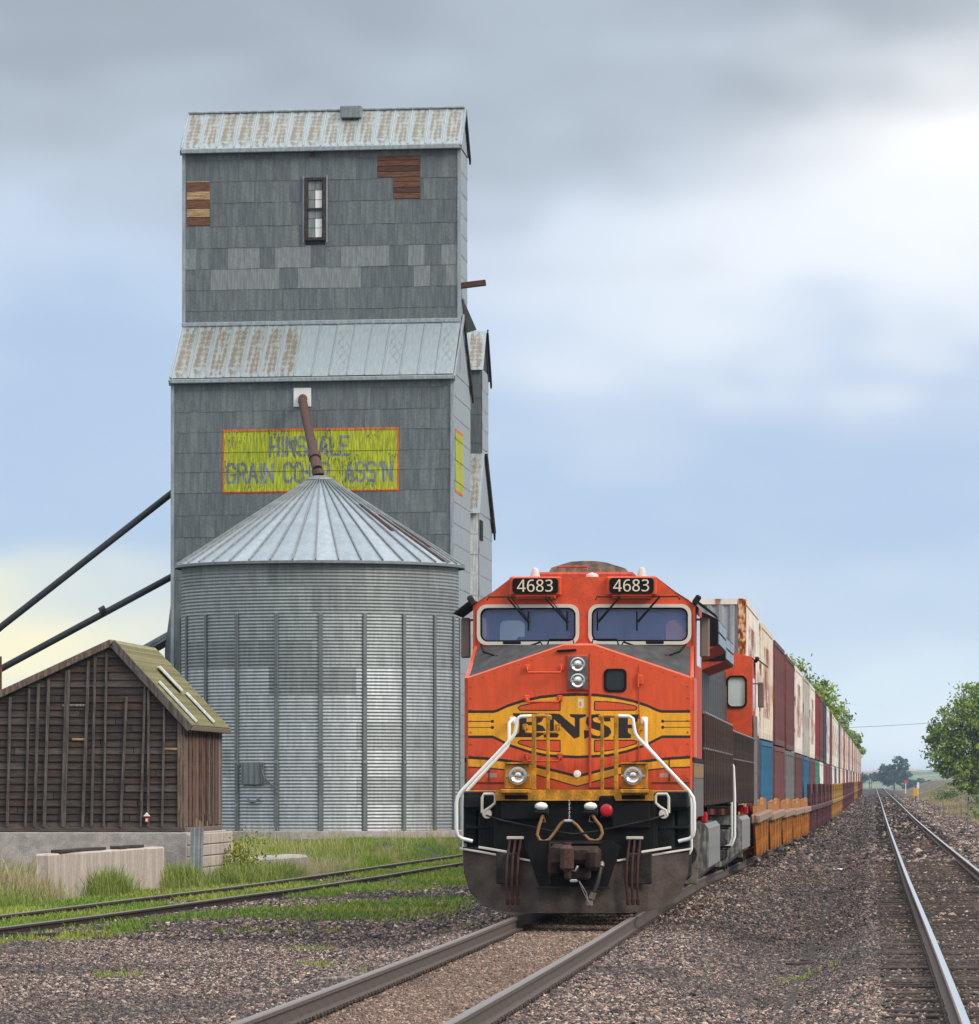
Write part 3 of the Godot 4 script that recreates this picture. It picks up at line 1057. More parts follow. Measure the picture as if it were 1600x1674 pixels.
func make_elevators() -> void:
	var warp := Transform3D(Basis(Vector3(1, 0.011, 0), Vector3(0.001, 1, 0), Vector3(0, 0, 1)), Vector3.ZERO)
	var e := thing("grain_elevator", "tall grey metal-clad wooden grain elevator with yellow painted sign", "grain elevator", Vector3(-18.66, 0.04, -168.0))
	var hw := 4.61
	var b := MB.new()
	b.xf = warp
	gable_box(b, -hw, hw, -7.4, 0.0, 0, 15.1, 17.5, -3.6)
	obj("main_wall", b, M.backing, e)
	b = MB.new()
	b.xf = warp
	gable_box(b, -hw, hw, -6.0, -2.7, 15, 23.0, 24.35, -4.35)
	obj("cupola_wall", b, M.backing, e)
	var lower := [15.15, 14.74, 14.03, 13.36, 12.68, 12.04, 11.36, 10.62, 9.9, 9.18, 8.5]
	var upper := [23.05, 22.65, 21.92, 21.2, 20.42, 19.7, 19.0, 18.3, 17.6, 17.05]
	var mats := [M.steel, M.steel, M.steel2, M.steel3]
	clad(e, warp, -hw, hw, lower, 0.0, mats, [])
	var low := [8.5]
	while low[-1] > 0.3:
		low.append(low[-1] - 0.69)
	clad(e, warp, -hw, hw, low, 0.0, mats, [], false)
	var wood1 := Rect2(-4.5, 20.42, 0.72, 1.5)
	var wood2 := Rect2(1.9, 21.92, 1.4, 0.73)
	var wood3 := Rect2(2.44, 21.2, 0.86, 0.72)
	var win := Rect2(-0.56, 19.86, 0.72, 2.1)
	var holes := [wood1, wood2, wood3, Rect2(win.position + Vector2(0.03, 0), win.size - Vector2(0.06, 0))]
	clad(e, warp, -hw, hw, upper, -2.7, mats, holes, true, Vector2(19.75, 18.2))
	# bare boards where sheets have blown off
	for w in [wood1, wood2, wood3]:
		var y: float = w.position.y
		var k := 0
		while y < w.end.y - 0.05:
			var h := minf(0.29 if w == wood1 else 0.19, w.end.y - y)
			b = MB.new()
			b.xf = warp
			b.box(Vector3(w.get_center().x, y + h / 2, -2.69 + rnd(0, 0.012)), Vector3(w.size.x + 0.05, h - 0.015, 0.05), 0.008)
			obj("board", b, M.wood_red[(0 if k % 2 == 0 else 1) if w == wood1 else [0, 2, 0][k % 3]], e)
			y += h
			k += 1
	# the tall sash window
	b = MB.new()
	b.xf = warp
	for s in [-1, 1]:
		b.box(Vector3(win.get_center().x + s * win.size.x * 0.42, win.get_center().y, -2.62), Vector3(0.11, win.size.y, 0.12), 0.01)
		b.box(Vector3(win.get_center().x, win.get_center().y + s * (win.size.y / 2 - 0.05), -2.62), Vector3(win.size.x - 0.22, 0.1, 0.11), 0.01)
	b.box(Vector3(win.get_center().x, win.get_center().y, -2.63), Vector3(win.size.x - 0.22, 0.07, 0.1), 0.01)
	var wf := obj("window", b, M.frame_wood, e)
	b = MB.new()
	b.xf = warp
	b.box(Vector3(win.get_center().x, win.get_center().y, -2.665), Vector3(win.size.x - 0.2, win.size.y - 0.16, 0.02))
	obj("window_backing", b, M.black, wf)
	for r in 6:
		for c in 2:
			b = MB.new()
			b.xf = warp
			var px := win.position.x + 0.13 + c * 0.235
			var py := win.position.y + 0.11 + r * 0.315
			slab(b, Vector3(px, py, -2.64), Vector3(px + 0.22, py, -2.64), Vector3(px + 0.22, py + 0.3, -2.65), Vector3(px, py + 0.3, -2.65), 0.005)
			var o := obj("pane", b, M.white if (c == 1 and r in [0, 1, 3, 4]) else M.bin_dark if rng.randf() < 0.7 else M.steel_pale, wf)
			o.mesh.surface_get_material(0)
	for s in [[-1, 0.02], [1, 0.02]]:
		b = MB.new()
		b.xf = warp
		b.box(Vector3(win.get_center().x + s[0] * (win.size.x / 2 + 0.035), win.get_center().y, -2.64), Vector3(0.05, win.size.y + 0.14, 0.03))
		obj("window_flashing", b, M.steel_side, wf)
	# roofs
	sheet_roof(e, warp, -hw - 0.06, hw + 0.06, Vector2(22.98, -2.45), Vector2(24.4, -4.35), 16, 0, 16)
	sheet_roof(e, warp, -hw - 0.06, hw + 0.06, Vector2(15.1, 0.22), Vector2(17.08, -2.72), 16, 0, 7)
	b = MB.new()
	b.xf = warp
	slab(b, Vector3(hw + 0.06, 22.98, -6.25), Vector3(-hw - 0.06, 22.98, -6.25), Vector3(-hw - 0.06, 24.4, -4.35), Vector3(hw + 0.06, 24.4, -4.35), 0.05)
	slab(b, Vector3(hw + 0.06, 15.0, -7.65), Vector3(-hw - 0.06, 15.0, -7.65), Vector3(-hw - 0.06, 16.1, -6.0), Vector3(hw + 0.06, 16.1, -6.0), 0.05)
	obj("rear_roof", b, M.roof_clean, e)
	for q in [["eave_trim", 22.9, -2.46, 0.1, 0.16], ["eave_trim", 15.0, 0.2, 0.1, 0.14], ["ridge_cap", 24.43, -4.35, 0.18, 0.08], ["ridge_cap", 17.12, -2.66, 0.1, 0.14]]:
		b = MB.new()
		b.xf = warp
		b.bar(Vector3(-hw - 0.08, q[1], q[2]), Vector3(hw + 0.08, q[1], q[2]), q[3], q[4], 0.02)
		obj(q[0], b, M.steel_side, e)
	for s in [-1, 1]:
		for r in [[Vector3(s * (hw + 0.09), 24.33, -4.35), Vector3(s * (hw + 0.09), 22.85, -2.45)], [Vector3(s * (hw + 0.09), 24.33, -4.35), Vector3(s * (hw + 0.09), 22.8, -6.3)], [Vector3(s * (hw + 0.09), 17.3, -3.6), Vector3(s * (hw + 0.09), 14.95, 0.2)], [Vector3(s * (hw + 0.09), 17.3, -3.6), Vector3(s * (hw + 0.09), 14.8, -7.7)]]:
			b = MB.new()
			b.xf = warp
			b.bar(r[0], r[1], 0.06, 0.22, 0.01)
			obj("rake_board", b, M.black_dirty if r[1].z < -5 else M.steel_side, e)
	b = MB.new()
	b.xf = warp
	b.box(Vector3(0.88, 24.28, -4.0), Vector3(0.72, 0.42, 0.6), 0.03)
	obj("roof_vent", b, M.steel_pale, e)
	# right gable wall in its own rows of sheets, and the painted panel there
	var srows := [15.2]
	while srows[-1] > 0.3:
		srows.append(srows[-1] - 0.7)
	var turn := Transform3D(Basis(Vector3.UP, PI / 2), Vector3(hw, 0, 0))
	clad(e, warp * turn, 0.02, 7.38, srows, 0.0, [M.steel_side], [], false)
	clad(e, warp * turn, 2.72, 5.98, [22.9, 22.2, 21.5, 20.8, 20.1, 19.4, 18.7, 18.0, 17.3, 16.6], 0.0, [M.steel_side], [], false)
	b = MB.new()
	b.xf = warp * turn
	b.prism(PackedVector2Array([Vector2(0.05, 15.2), Vector2(7.3, 15.2), Vector2(3.6, 17.3)]), 0.005, 0.03)
	b.prism(PackedVector2Array([Vector2(2.74, 22.95), Vector2(5.95, 22.95), Vector2(4.35, 24.25)]), 0.005, 0.03)
	obj("gable_sheeting", b, M.steel_side, e)
	b = MB.new()
	b.xf = warp
	for y in [[0.0, 15.05, 0.01], [15.4, 22.9, -2.69]]:
		for s in [-1, 1]:
			b.box(Vector3(s * (hw + 0.012), (y[0] + y[1]) / 2, y[2]), Vector3(0.11, y[1] - y[0], 0.11))
	obj("corner_flashing", b, M.steel_side, e)
	var sg := StandardMaterial3D.new()
	sg.albedo_texture = sign_texture(true)
	sg.transparency = BaseMaterial3D.TRANSPARENCY_ALPHA_SCISSOR
	sg.alpha_scissor_threshold = 0.5
	sg.roughness = 0.7
	painted("painted_sign", e, warp, lower, Rect2(-2.96, 11.3, 5.82, 2.1), 0.0, sg)
	var sg2: StandardMaterial3D = sg.duplicate()
	sg2.albedo_texture = sign_texture(false)
	painted("painted_side_sign", e, warp * turn, srows, Rect2(0.9, 11.3, 3.2, 2.1), 0.0, sg2)
	b = MB.new()
	b.xf = warp
	b.box(Vector3(-0.32, 14.42, 0.06), Vector3(0.58, 0.62, 0.04), 0.01)
	obj("spout_plate", b, M.white, e)
	b = MB.new()
	b.xf = warp
	b.bar(Vector3(hw - 0.1, 18.32, -3.4), Vector3(hw + 0.85, 18.42, -3.4), 0.2, 0.2, 0.015)
	obj("projecting_beam", b, M.wood_red[2], e)
	b = MB.new()
	b.xf = warp
	b.box(Vector3(-0.28, 22.74, -2.62), Vector3(0.12, 0.16, 0.08), 0.01)
	obj("bracket", b, M.wood_red[2], e)
	b = MB.new()
	b.xf = warp
	slab(b, Vector3(hw + 0.05, 16.85, -4.7), Vector3(hw + 0.45, 16.95, -4.6), Vector3(hw + 0.08, 17.9, -3.5), Vector3(hw + 0.02, 17.9, -3.6), 0.01)
	obj("loose_sheet", b, M.steel_side, e)
	# skirt and lean-to at the left foot
	b = MB.new()
	b.xf = warp
	slab(b, Vector3(-hw - 0.35, 6.2, -0.6), Vector3(-hw + 0.0, 6.2, 0.06), Vector3(-hw + 0.02, 8.3, 0.055), Vector3(-hw - 0.02, 8.3, -0.6), 0.02)
	slab(b, Vector3(-hw - 0.35, 0, -0.6), Vector3(-hw + 0.0, 0, 0.06), Vector3(-hw + 0.0, 6.2, 0.06), Vector3(-hw - 0.35, 6.2, -0.6), 0.02)
	obj("skirt", b, M.steel2, e)
	b = MB.new()
	b.box(Vector3(-hw - 1.0, 2.9, -1.7), Vector3(1.6, 5.8, 2.2))
	var lt := obj("lean_to", b, M.steel2, e)
	b = MB.new()
	b.bar(Vector3(-hw - 1.9, 5.75, -0.6), Vector3(-hw - 0.1, 6.75, -0.6), 0.16, 0.14, 0.02)
	slab(b, Vector3(-hw - 1.95, 5.65, -0.55), Vector3(-hw - 0.1, 6.65, -0.55), Vector3(-hw - 0.1, 6.65, -2.9), Vector3(-hw - 1.95, 5.65, -2.9), 0.06)
	obj("lean_to_roof", b, M.steel_pale, lt)

	# the second elevator, behind
	var f := thing("grain_elevator", "smaller dark grey elevator half hidden behind the sign-painted elevator's right side", "grain elevator", Vector3(-18.6, 0.0, -180.0))
	b = MB.new()
	gable_box(b, -4.0, 4.5, -6.0, 0.0, 0, 11.3, 13.6, -2.2)
	obj("main_wall", b, M.backing, f)
	b = MB.new()
	gable_box(b, -4.0, 4.46, -4.8, -2.0, 11, 16.5, 17.9, -3.4)
	obj("cupola_wall", b, M.backing, f)
	var rows2 := [11.3]
	while rows2[-1] > 0.3:
		rows2.append(rows2[-1] - 0.72)
	clad(f, Transform3D(), -4.0, 4.5, rows2, 0.0, [M.white_wall], [], false)
	clad(f, Transform3D(), -4.0, 4.46, [16.6, 15.5, 14.9, 13.9, 13.2], -2.0, [M.steel2], [], false)
	var turn2 := Transform3D(Basis(Vector3.UP, PI / 2), Vector3(4.5, 0, 0))
	clad(f, turn2, 0.02, 5.98, rows2, 0.0, [M.steel_side], [], false)
	clad(f, Transform3D(Basis(Vector3.UP, PI / 2), Vector3(4.46, 0, 0)), 2.0, 4.8, [16.5, 15.8, 15.1, 14.4, 13.7, 13.0, 12.3], 0.0, [M.steel_side], [], false)
	b = MB.new()
	b.xf = turn2
	b.prism(PackedVector2Array([Vector2(0.05, 11.3), Vector2(5.9, 11.3), Vector2(2.2, 13.4)]), 0.005, 0.03)
	obj("gable_sheeting", b, M.steel_side, f)
	sheet_roof(f, Transform3D(), 1.2, 4.56, Vector2(11.25, 0.2), Vector2(13.55, -2.05), 5, 4, 5)
	sheet_roof(f, Transform3D(), 1.2, 4.52, Vector2(16.45, -1.85), Vector2(17.95, -3.4), 5, 3, 5)
	b = MB.new()
	slab(b, Vector3(4.6, 16.3, -5.0), Vector3(-4, 16.3, -5.0), Vector3(-4, 17.95, -3.4), Vector3(4.6, 17.95, -3.4), 0.06)
	slab(b, Vector3(4.66, 10.9, -6.2), Vector3(-4, 10.9, -6.2), Vector3(-4, 13.55, -2.2), Vector3(4.66, 13.55, -2.2), 0.06)
	obj("rear_roof", b, M.roof_clean, f)
	for r in [[Vector3(4.56, 17.95, -3.4), Vector3(4.56, 16.1, -5.1)], [Vector3(4.6, 13.5, -2.2), Vector3(4.6, 10.7, -6.3)]]:
		b = MB.new()
		b.bar(r[0], r[1], 0.06, 0.24, 0.01)
		obj("rake_board", b, M.black_dirty, f)
	b = MB.new()
	b.box(Vector3(4.54, 10.7, -0.8), Vector3(0.02, 0.7, 1.3))
	obj("dark_opening", b, M.black, f)

	# pipes
	b = MB.new()
	b.tube([Vector3(-18.95, 14.42, -167.95), Vector3(-18.9, 14.3, -167.4), Vector3(-18.05, 12.1, -163.5)], 0.15, 12)
	b.tube([Vector3(-18.12, 12.3, -163.8), Vector3(-18.06, 12.14, -163.55)], 0.2, 12)
	b.tube([Vector3(-18.05, 12.1, -163.5), Vector3(-17.93, 11.78, -163.1)], 0.17, 12)
	b.tube([Vector3(-17.93, 11.75, -163.1), Vector3(-17.9, 11.6, -163.05)], 0.19, 12)
	tag(obj("grain_spout", b, M.pipe_brown), "rusty brown spout pipe dropping from the elevator wall to the bin top", "spout")
	var za := -167.4
	b = MB.new()
	b.tube([Vector3(-23.2, 11.62, za - 1.9), Vector3(-28.8, 6.98, za), Vector3(-36.0, 1.0, za)], 0.115, 10)
	tag(obj("grain_spout", b, M.pipe_dark), "dark steel spout pipe leaving the elevator's left edge, the upper of two", "spout")
	b = MB.new()
	b.tube([Vector3(-23.2, 8.78, za - 1.9), Vector3(-28.8, 5.58, za), Vector3(-36.5, 1.2, za)], 0.115, 10)
	b.tube([Vector3(-25.42, 7.5, za - 0.1), Vector3(-25.6, 7.4, za - 0.1)], 0.15, 10)
	tag(obj("grain_spout", b, M.pipe_dark), "dark steel spout pipe with a collar, the lower of two left of the elevator", "spout")


func make_bin() -> void:
	var R := 4.42
	var e := thing("grain_bin", "round corrugated steel grain bin with conical ribbed roof in front of the elevator", "grain bin", Vector3(-17.84, 0.0, -163.0))
	var b := MB.new()
	b.lathe([Vector2(0.0, 0.28), Vector2(R + 0.14, 0.28), Vector2(R + 0.16, 0.26), Vector2(R + 0.18, -0.5)], 60)
	obj("foundation", b, M.concrete, e)
	var ring_h := 0.847
	var shapes := []
	for m in [M.bin_dark, M.bin_mid, M.bin_light]:
		b = MB.new()
		var rows := 56
		var segs := 12
		for i in rows:
			for k in segs:
				var p := []
				for w in [[i, k], [i, k + 1], [i + 1, k + 1], [i + 1, k]]:
					var y: float = ring_h * w[0] / rows
					var ph: float = TAU * 8.0 * w[0] / rows
					var r := R + 0.011 * cos(ph)
					var dr := -0.011 * sin(ph) * TAU * 8.0 / ring_h
					var a: float = TAU * 0.1005 * w[1] / segs
					p.append([Vector3(sin(a) * r, y, cos(a) * r), Vector3(sin(a), -dr, cos(a)).normalized()])
				b.smooth(p[0][0], p[1][0], p[2][0], p[0][1], p[1][1], p[2][1])
				b.smooth(p[0][0], p[2][0], p[3][0], p[0][1], p[2][1], p[3][1])
		shapes.append(b.mesh(m))
	for ring in 10:   # from the ground up
		for k in 10:
			var ang := 36.0 * k + (21.0 if ring % 2 == 1 else 3.0)
			var mid := wrapf(ang + 18.0, -180, 180)
			var tone := 2 if ring < 5 else 1 if ring == 7 else 0
			if ring == 5:
				tone = 0 if mid > -14 and mid < 35 else 2
			if ring in [6, 8, 9]:
				tone = 1 if rng.randf() < 0.25 else 0
			if ring < 5 and rng.randf() < 0.22:
				tone = 1
			var o := obj("wall_sheet", shapes[tone], null, e)
			o.position.y = 0.29 + ring_h * ring
			o.rotation.y = deg_to_rad(ang)
	b = MB.new()
	b.box(Vector3(0, 1.35, R + 0.035), Vector3(0.13, 2.12, 0.05), 0.012)
	b.box(Vector3(-0.065, 1.35, R + 0.016), Vector3(0.04, 2.12, 0.012))
	b.box(Vector3(0.065, 1.35, R + 0.016), Vector3(0.04, 2.12, 0.012))
	b.box(Vector3(0, 3.62, R + 0.035), Vector3(0.13, 2.38, 0.05), 0.012)
	b.box(Vector3(0, 5.94, R + 0.035), Vector3(0.12, 2.24, 0.045), 0.012)
	var stiff := b.mesh(M.steel3)
	b = MB.new()
	b.box(Vector3(0, 2.42, R + 0.07), Vector3(0.13, 0.1, 0.03), 0.01)
	var plate := b.mesh(M.steel_pale)
	for k in 20:
		var o := obj("stiffener", stiff, null, e)
		o.rotation.y = deg_to_rad(6.5 + 18.0 * k)
		obj("joint_plate", plate, null, o)
	# roof
	var ye := 8.76
	var yt := 11.42
	var n := 40
	for k in 2:
		b = MB.new()
		var a0 := -PI / n
		var a1 := PI / n
		slab(b, Vector3(sin(a0) * 4.6, ye - 0.08, cos(a0) * 4.6), Vector3(sin(a1) * 4.6, ye - 0.08, cos(a1) * 4.6), Vector3(sin(a1) * 0.36, yt, cos(a1) * 0.36), Vector3(sin(a0) * 0.36, yt, cos(a0) * 0.36), 0.012)
		shapes[k] = b.mesh([M.bin_roof, M.bin_roof2][k])
	b = MB.new()
	b.bar(Vector3(0, ye - 0.06, 4.6), Vector3(0, yt + 0.02, 0.36), 0.045, 0.085, 0.012)
	var rib := b.mesh(M.bin_dark)
	for k in n:
		var o := obj("roof_panel", shapes[(k * 7 + k / 3) % 2], null, e)
		o.rotation.y = TAU * k / n
		var q := obj("roof_rib", rib, null, e)
		q.rotation.y = TAU * (k + 0.5) / n
	for s in [[1.02, 0.30, 0.62], [1.2, 0.42, 0.98], [1.34, 0.5, 0.8]]:
		b = MB.new()
		for i in 2:
			var a0: float = s[0] - 0.06
			var a1: float = s[0] + 0.06
			var p := func(a: float, t: float) -> Vector3: return Vector3(sin(a) * lerpf(0.36, 4.6, t), lerpf(yt, ye - 0.08, t) + 0.02, cos(a) * lerpf(0.36, 4.6, t))
			slab(b, p.call(a0, s[2]), p.call(a1, s[2]), p.call(a1, s[1]), p.call(a0, s[1]), 0.008)
		obj("rusted_roof_patch", b, M.rust, e)
	b = MB.new()
	b.lathe([Vector2(4.63, ye - 0.16), Vector2(4.63, ye - 0.08), Vector2(4.5, ye - 0.05)], 60)
	obj("eave_flange", b, M.bin_dark, e)
	b = MB.new()
	b.lathe([Vector2(0.4, yt - 0.03), Vector2(0.46, yt + 0.02), Vector2(0.42, yt + 0.08), Vector2(0.2, yt + 0.16), Vector2(0.0, yt + 0.16)], 24)
	obj("roof_cap", b, M.bin_dark, e)
	# hatch
	var hang := deg_to_rad(-21.8)
	b = MB.new()
	b.xf = Transform3D(Basis(Vector3.UP, hang), Vector3.ZERO)
	b.box(Vector3(0, 2.08, R + 0.05), Vector3(0.8, 0.72, 0.07), 0.02)
	var ho := obj("hatch", b, M.bin_dark, e)
	b = MB.new()
	b.xf = Transform3D(Basis(Vector3.UP, hang), Vector3.ZERO)
	for x in [-0.32, -0.12, 0.08, 0.28]:
		b.box(Vector3(x, 2.08, R + 0.095), Vector3(0.035, 0.68, 0.02), 0.005)
	for y in [1.85, 2.08, 2.32]:
		b.box(Vector3(-0.42, y, R + 0.06), Vector3(0.05, 0.07, 0.06), 0.01)
	obj("hatch_rib", b, M.steel2, ho)
	b = MB.new()
	b.xf = Transform3D(Basis(Vector3.UP, hang), Vector3.ZERO)
	b.tube([Vector3(0.38, 2.2, R + 0.14), Vector3(0.44, 1.98, R + 0.14), Vector3(0.7, 1.78, R + 0.2), Vector3(0.98, 1.6, R + 0.22)], 0.022, 6)
	b.tube([Vector3(0.44, 1.86, R + 0.12), Vector3(0.72, 1.72, R + 0.2), Vector3(1.0, 1.46, R + 0.22)], 0.02, 6)
	b.bar(Vector3(0.4, 1.75, R + 0.1), Vector3(0.4, 2.42, R + 0.1), 0.05, 0.05, 0.01)
	obj("latch", b, M.steel2, ho)
	b = MB.new()
	b.xf = Transform3D(Basis(Vector3.UP, hang), Vector3.ZERO)
	b.tube([Vector3(-0.16, 1.3, R + 0.04), Vector3(-0.15, 1.21, R + 0.09), Vector3(0.02, 1.18, R + 0.09), Vector3(0.18, 1.22, R + 0.09), Vector3(0.2, 1.32, R + 0.04)], 0.035, 8)
	obj("handle", b, M.steel2, e)


# ---- the wooden shed --------------------------------------------------------------------------------

func make_shed() -> void:
	var base := -0.42
	var e := thing("wooden_shed", "weathered dark board shed with green mossy roof on concrete foundation", "shed", Vector3(-16.2, base, -107.7))
	var yb := 0.79 - base
	var yr := 4.72 - base
	var xr := 1.46
	var kl := 0.458
	var kr := 1.078
	var xl := -4.3
	var L := 6.35
	var b := MB.new()
	var out := PackedVector2Array([Vector2(xl, yb), Vector2(xr, yb), Vector2(xr, yr - kr * xr - 0.03), Vector2(0, yr - 0.03), Vector2(xl, yr + kl * xl - 0.03)])
	b.prism(out, -0.2, -0.03)
	for i in [2, 3, 4]:
		out[i].y -= 0.3
	b.prism(out, -L + 0.05, -0.2)
	obj("wall", b, M.wood_dark[1], e)
	# lapped boards of the gable end
	var y := yb
	while y < yr - 0.12:
		var h := 0.157
		var ym := y + h * 0.7
		var a := maxf(xl, (ym - yr) / kl + 0.02)
		var c := minf(xr, (yr - ym) / kr - 0.02)
		var x := a
		while x < c - 0.05:
			var nx := minf(c, x + rnd(1.0, 3.2))
			if c - nx < 0.5:
				nx = c
			b = MB.new()
			var tilt := Basis(Vector3.RIGHT, -0.2 + rnd(-0.03, 0.03)) * Basis(Vector3.BACK, rnd(-0.004, 0.004))
			b.box(Vector3((x + nx) / 2, y + h / 2 + rnd(-0.006, 0.006), 0.012 + rnd(0, 0.008)), Vector3(nx - x - 0.012, h + 0.012, 0.025), 0.005, tilt)
			obj("board", b, M.wood_dark[[0, 0, 1, 1, 2, 3][rng.randi() % 6]], e)
			x = nx
		y += h
	for p in [[115, 1152, 0.55], [122, 1208, 0.3], [276, 1224, 0.32]]:   # three pale split boards
		b = MB.new()
		b.box(Vector3((p[0] - 177) / 78.0, 1.7 + (1284 - p[1]) / 78.0 - base, 0.045), Vector3(p[2], 0.05, 0.03), 0.01)
		obj("split_board", b, M.wood_red[1] if p[1] > 1200 else M.wood_v[2], e)
	# battens, all leaning a little
	for p in [[2.4, 7.5], [33, 39], [48, 54.7], [64, 71.7], [94, 101.6], [97.5, 105.5], [128, 138], [143, 149], [163, 168], [191, 201], [225, 231.6], [237, 237.5], [260, 264], [-28, -24], [-60, -55], [-95, -90]]:
		var x0: float = (p[0] - 177) / 78.0
		var x1: float = (p[1] - 177) / 78.0
		var ty: float = (yr + kl * x1 if x1 < 0 else yr - kr * x1) - 0.16
		if p[0] == 191:
			ty = yr - 1.15
		b = MB.new()
		b.bar(Vector3(x0, yb + 0.02, 0.055), Vector3(x1, ty, 0.05), 0.045 + rnd(0, 0.02), 0.06 + rnd(0, 0.02), 0.008, Vector3.BACK)
		obj("batten", b, M.batten, e)
	# boards of the right side
	var z := 0.0
	while z > -L + 0.1:
		var w := rnd(0.16, 0.4)
		b = MB.new()
		var lo := yb + (rnd(-0.04, 0.05))
		b.box(Vector3(xr + 0.012 + rnd(0, 0.03), (lo + yr - kr * xr) / 2, z - w / 2), Vector3(0.03, yr - kr * xr - lo, w - rnd(0.01, 0.035)), 0.006, Basis(Vector3.RIGHT, rnd(-0.006, 0.006)))
		obj("side_board", b, M.wood_v[rng.randi() % 4], e)
		if rng.randf() < 0.5:
			b = MB.new()
			b.box(Vector3(xr + 0.055, (lo + yr - kr * xr) / 2, z), Vector3(0.035, yr - kr * xr - lo - rnd(0, 0.6), 0.06), 0.006)
			obj("side_batten", b, M.wood_v[rng.randi() % 4], e)
		z -= w
	for q in [[Vector3(xr - 0.02, 0, 0.06), 0.09], [Vector3(xr + 0.04, 0, 0.02), 0.08]]:
		b = MB.new()
		b.box(q[0] + Vector3(0, (yb + yr - kr * xr) / 2, 0), Vector3(q[1], yr - kr * xr - yb, 0.03), 0.006)
		obj("corner_board", b, M.wood_v[0], e)
	b = MB.new()
	b.box(Vector3((xl + xr) / 2, yb - 0.03, -0.0), Vector3(xr - xl + 0.1, 0.1, 0.16), 0.015)
	obj("sill_beam", b, M.wood_dark[2], e)
	b = MB.new()
	b.box(Vector3(xr + 0.0, yb - 0.03, -L / 2), Vector3(0.16, 0.1, L - 0.2), 0.015)
	obj("sill_beam", b, M.wood_v[0], e)
	# roof: overlapping courses, sagging ridge
	var xe := xr + 0.22
	for i in 9:
		var t0 := 1.0 - i / 9.0
		var t1 := 1.0 - (i + 1.25) / 9.0
		b = MB.new()
		for k in 7:
			var z0 := 0.14 - (L + 0.3) * k / 7.0
			var z1 := 0.14 - (L + 0.3) * (k + 1) / 7.0
			var s0 := -0.015 * sin(PI * k / 7.0)
			var s1 := -0.015 * sin(PI * (k + 1) / 7.0)
			slab(b, Vector3(xe * t0, yr - kr * xe * t0 + 0.075 + s0 * (1 - t0), z0), Vector3(xe * t0, yr - kr * xe * t0 + 0.075 + s1 * (1 - t0), z1), Vector3(xe * maxf(t1, 0), yr - kr * xe * maxf(t1, 0) + 0.05 + s1 * (1 - t1), z1), Vector3(xe * maxf(t1, 0), yr - kr * xe * maxf(t1, 0) + 0.05 + s0 * (1 - t1), z0), 0.03)
		obj("roof_course", b, M.moss if i % 2 else M.moss2, e)
	for k in 44:   # the ribs of the worn roofing
		b = MB.new() if k == 0 else b
		var zz := 0.1 - (L + 0.2) * k / 44.0
		var sag := -0.015 * sin(PI * k / 44.0)
		b.bar(Vector3(0.06, yr - 0.06 + 0.06 + sag, zz), Vector3(xe, yr - kr * xe + 0.085, zz), 0.03, 0.02)
	obj("roof_ribs", b, M.moss2, e).set_meta("kind", "stuff")
	b = MB.new()
	slab(b, Vector3(xl - 0.3, yr + kl * (xl - 0.3) + 0.06, -L - 0.15), Vector3(xl - 0.3, yr + kl * (xl - 0.3) + 0.06, 0.14), Vector3(0, yr + 0.06, 0.14), Vector3(0, yr + 0.06, -L - 0.15), 0.05)
	obj("rear_roof_slope", b, M.moss2, e)
	for s in [[0.84, 1.64, -1.1, 0.75], [0.5, 1.0, -3.3, 0.9], [1.02, 1.62, -4.0, 0.7]]:
		b = MB.new()
		b.bar(Vector3(s[0], yr - kr * s[0] + 0.10, s[2]), Vector3(s[1], yr - kr * s[1] + 0.10, s[2] - 0.1), s[3] * 1.2, 0.06, 0.01)
		obj("bare_lath", b, M.white_wall, e)
	b = MB.new()
	b.bar(Vector3(0.0, yr + 0.0, 0.13), Vector3(xe, yr - kr * xe - 0.02, 0.13), 0.05, 0.17, 0.012, Vector3.BACK.cross(Vector3(1, -kr, 0)).normalized())
	obj("fascia_board", b, M.batten, e)
	b = MB.new()
	b.bar(Vector3(xl - 0.3, yr + kl * (xl - 0.3), 0.13), Vector3(0.0, yr, 0.13), 0.05, 0.15, 0.012, Vector3(-kl, 1, 0).normalized())
	obj("fascia_board", b, M.wood_v[0], e)
	b = MB.new()
	b.bar(Vector3(xe, yr - kr * xe + 0.0, 0.14), Vector3(xe, yr - kr * xe + 0.0, -L - 0.1), 0.06, 0.1, 0.01)
	obj("eave_board", b, M.wood_v[0], e)
	# foundation
	b = MB.new()
	b.box(Vector3((xl + 1.6) / 2, yb / 2 - 0.24, -L / 2 + 0.06), Vector3(1.6 - xl, yb + 0.32, L + 0.1), 0.02)
	obj("foundation", b, M.concrete, e)
	for i in 6:
		b = MB.new()
		b.box(Vector3(1.67, -0.25 + 0.245 * i, -L / 2 + 0.02), Vector3(0.16, 0.232, L + 0.12), 0.015)
		obj("foundation_course", b, M.concrete_stained, e)

	# things round the shed
	b = MB.new()
	for k in 12:
		var x0 := -0.14 + 0.28 * k / 12.0
		var x1 := -0.14 + 0.28 * (k + 1) / 12.0
		var f := func(x: float) -> float: return 0.022 * sin(x * TAU / 0.09)
		slab(b, Vector3(x0, 0, f.call(x0)), Vector3(x1, 0, f.call(x1)), Vector3(x1, 1.32, f.call(x1)), Vector3(x0, 1.32, f.call(x0)), 0.004)
	var ms := obj("metal_sheet", b, M.bin_dark)
	ms.position = Vector3(-14.32, -0.45, -106.9)
	ms.rotation = Vector3(-0.3, 0.25, -0.06)
	tag(ms, "narrow corrugated steel sheet leaning on the shed's foundation corner", "metal sheet")

	b = MB.new()
	b.xf = Transform3D(Basis(Vector3.UP, -0.045), Vector3.ZERO)
	b.box(Vector3(0, 0.1, -5.7), Vector3(0.28, 1.5, 11.4), 0.03)
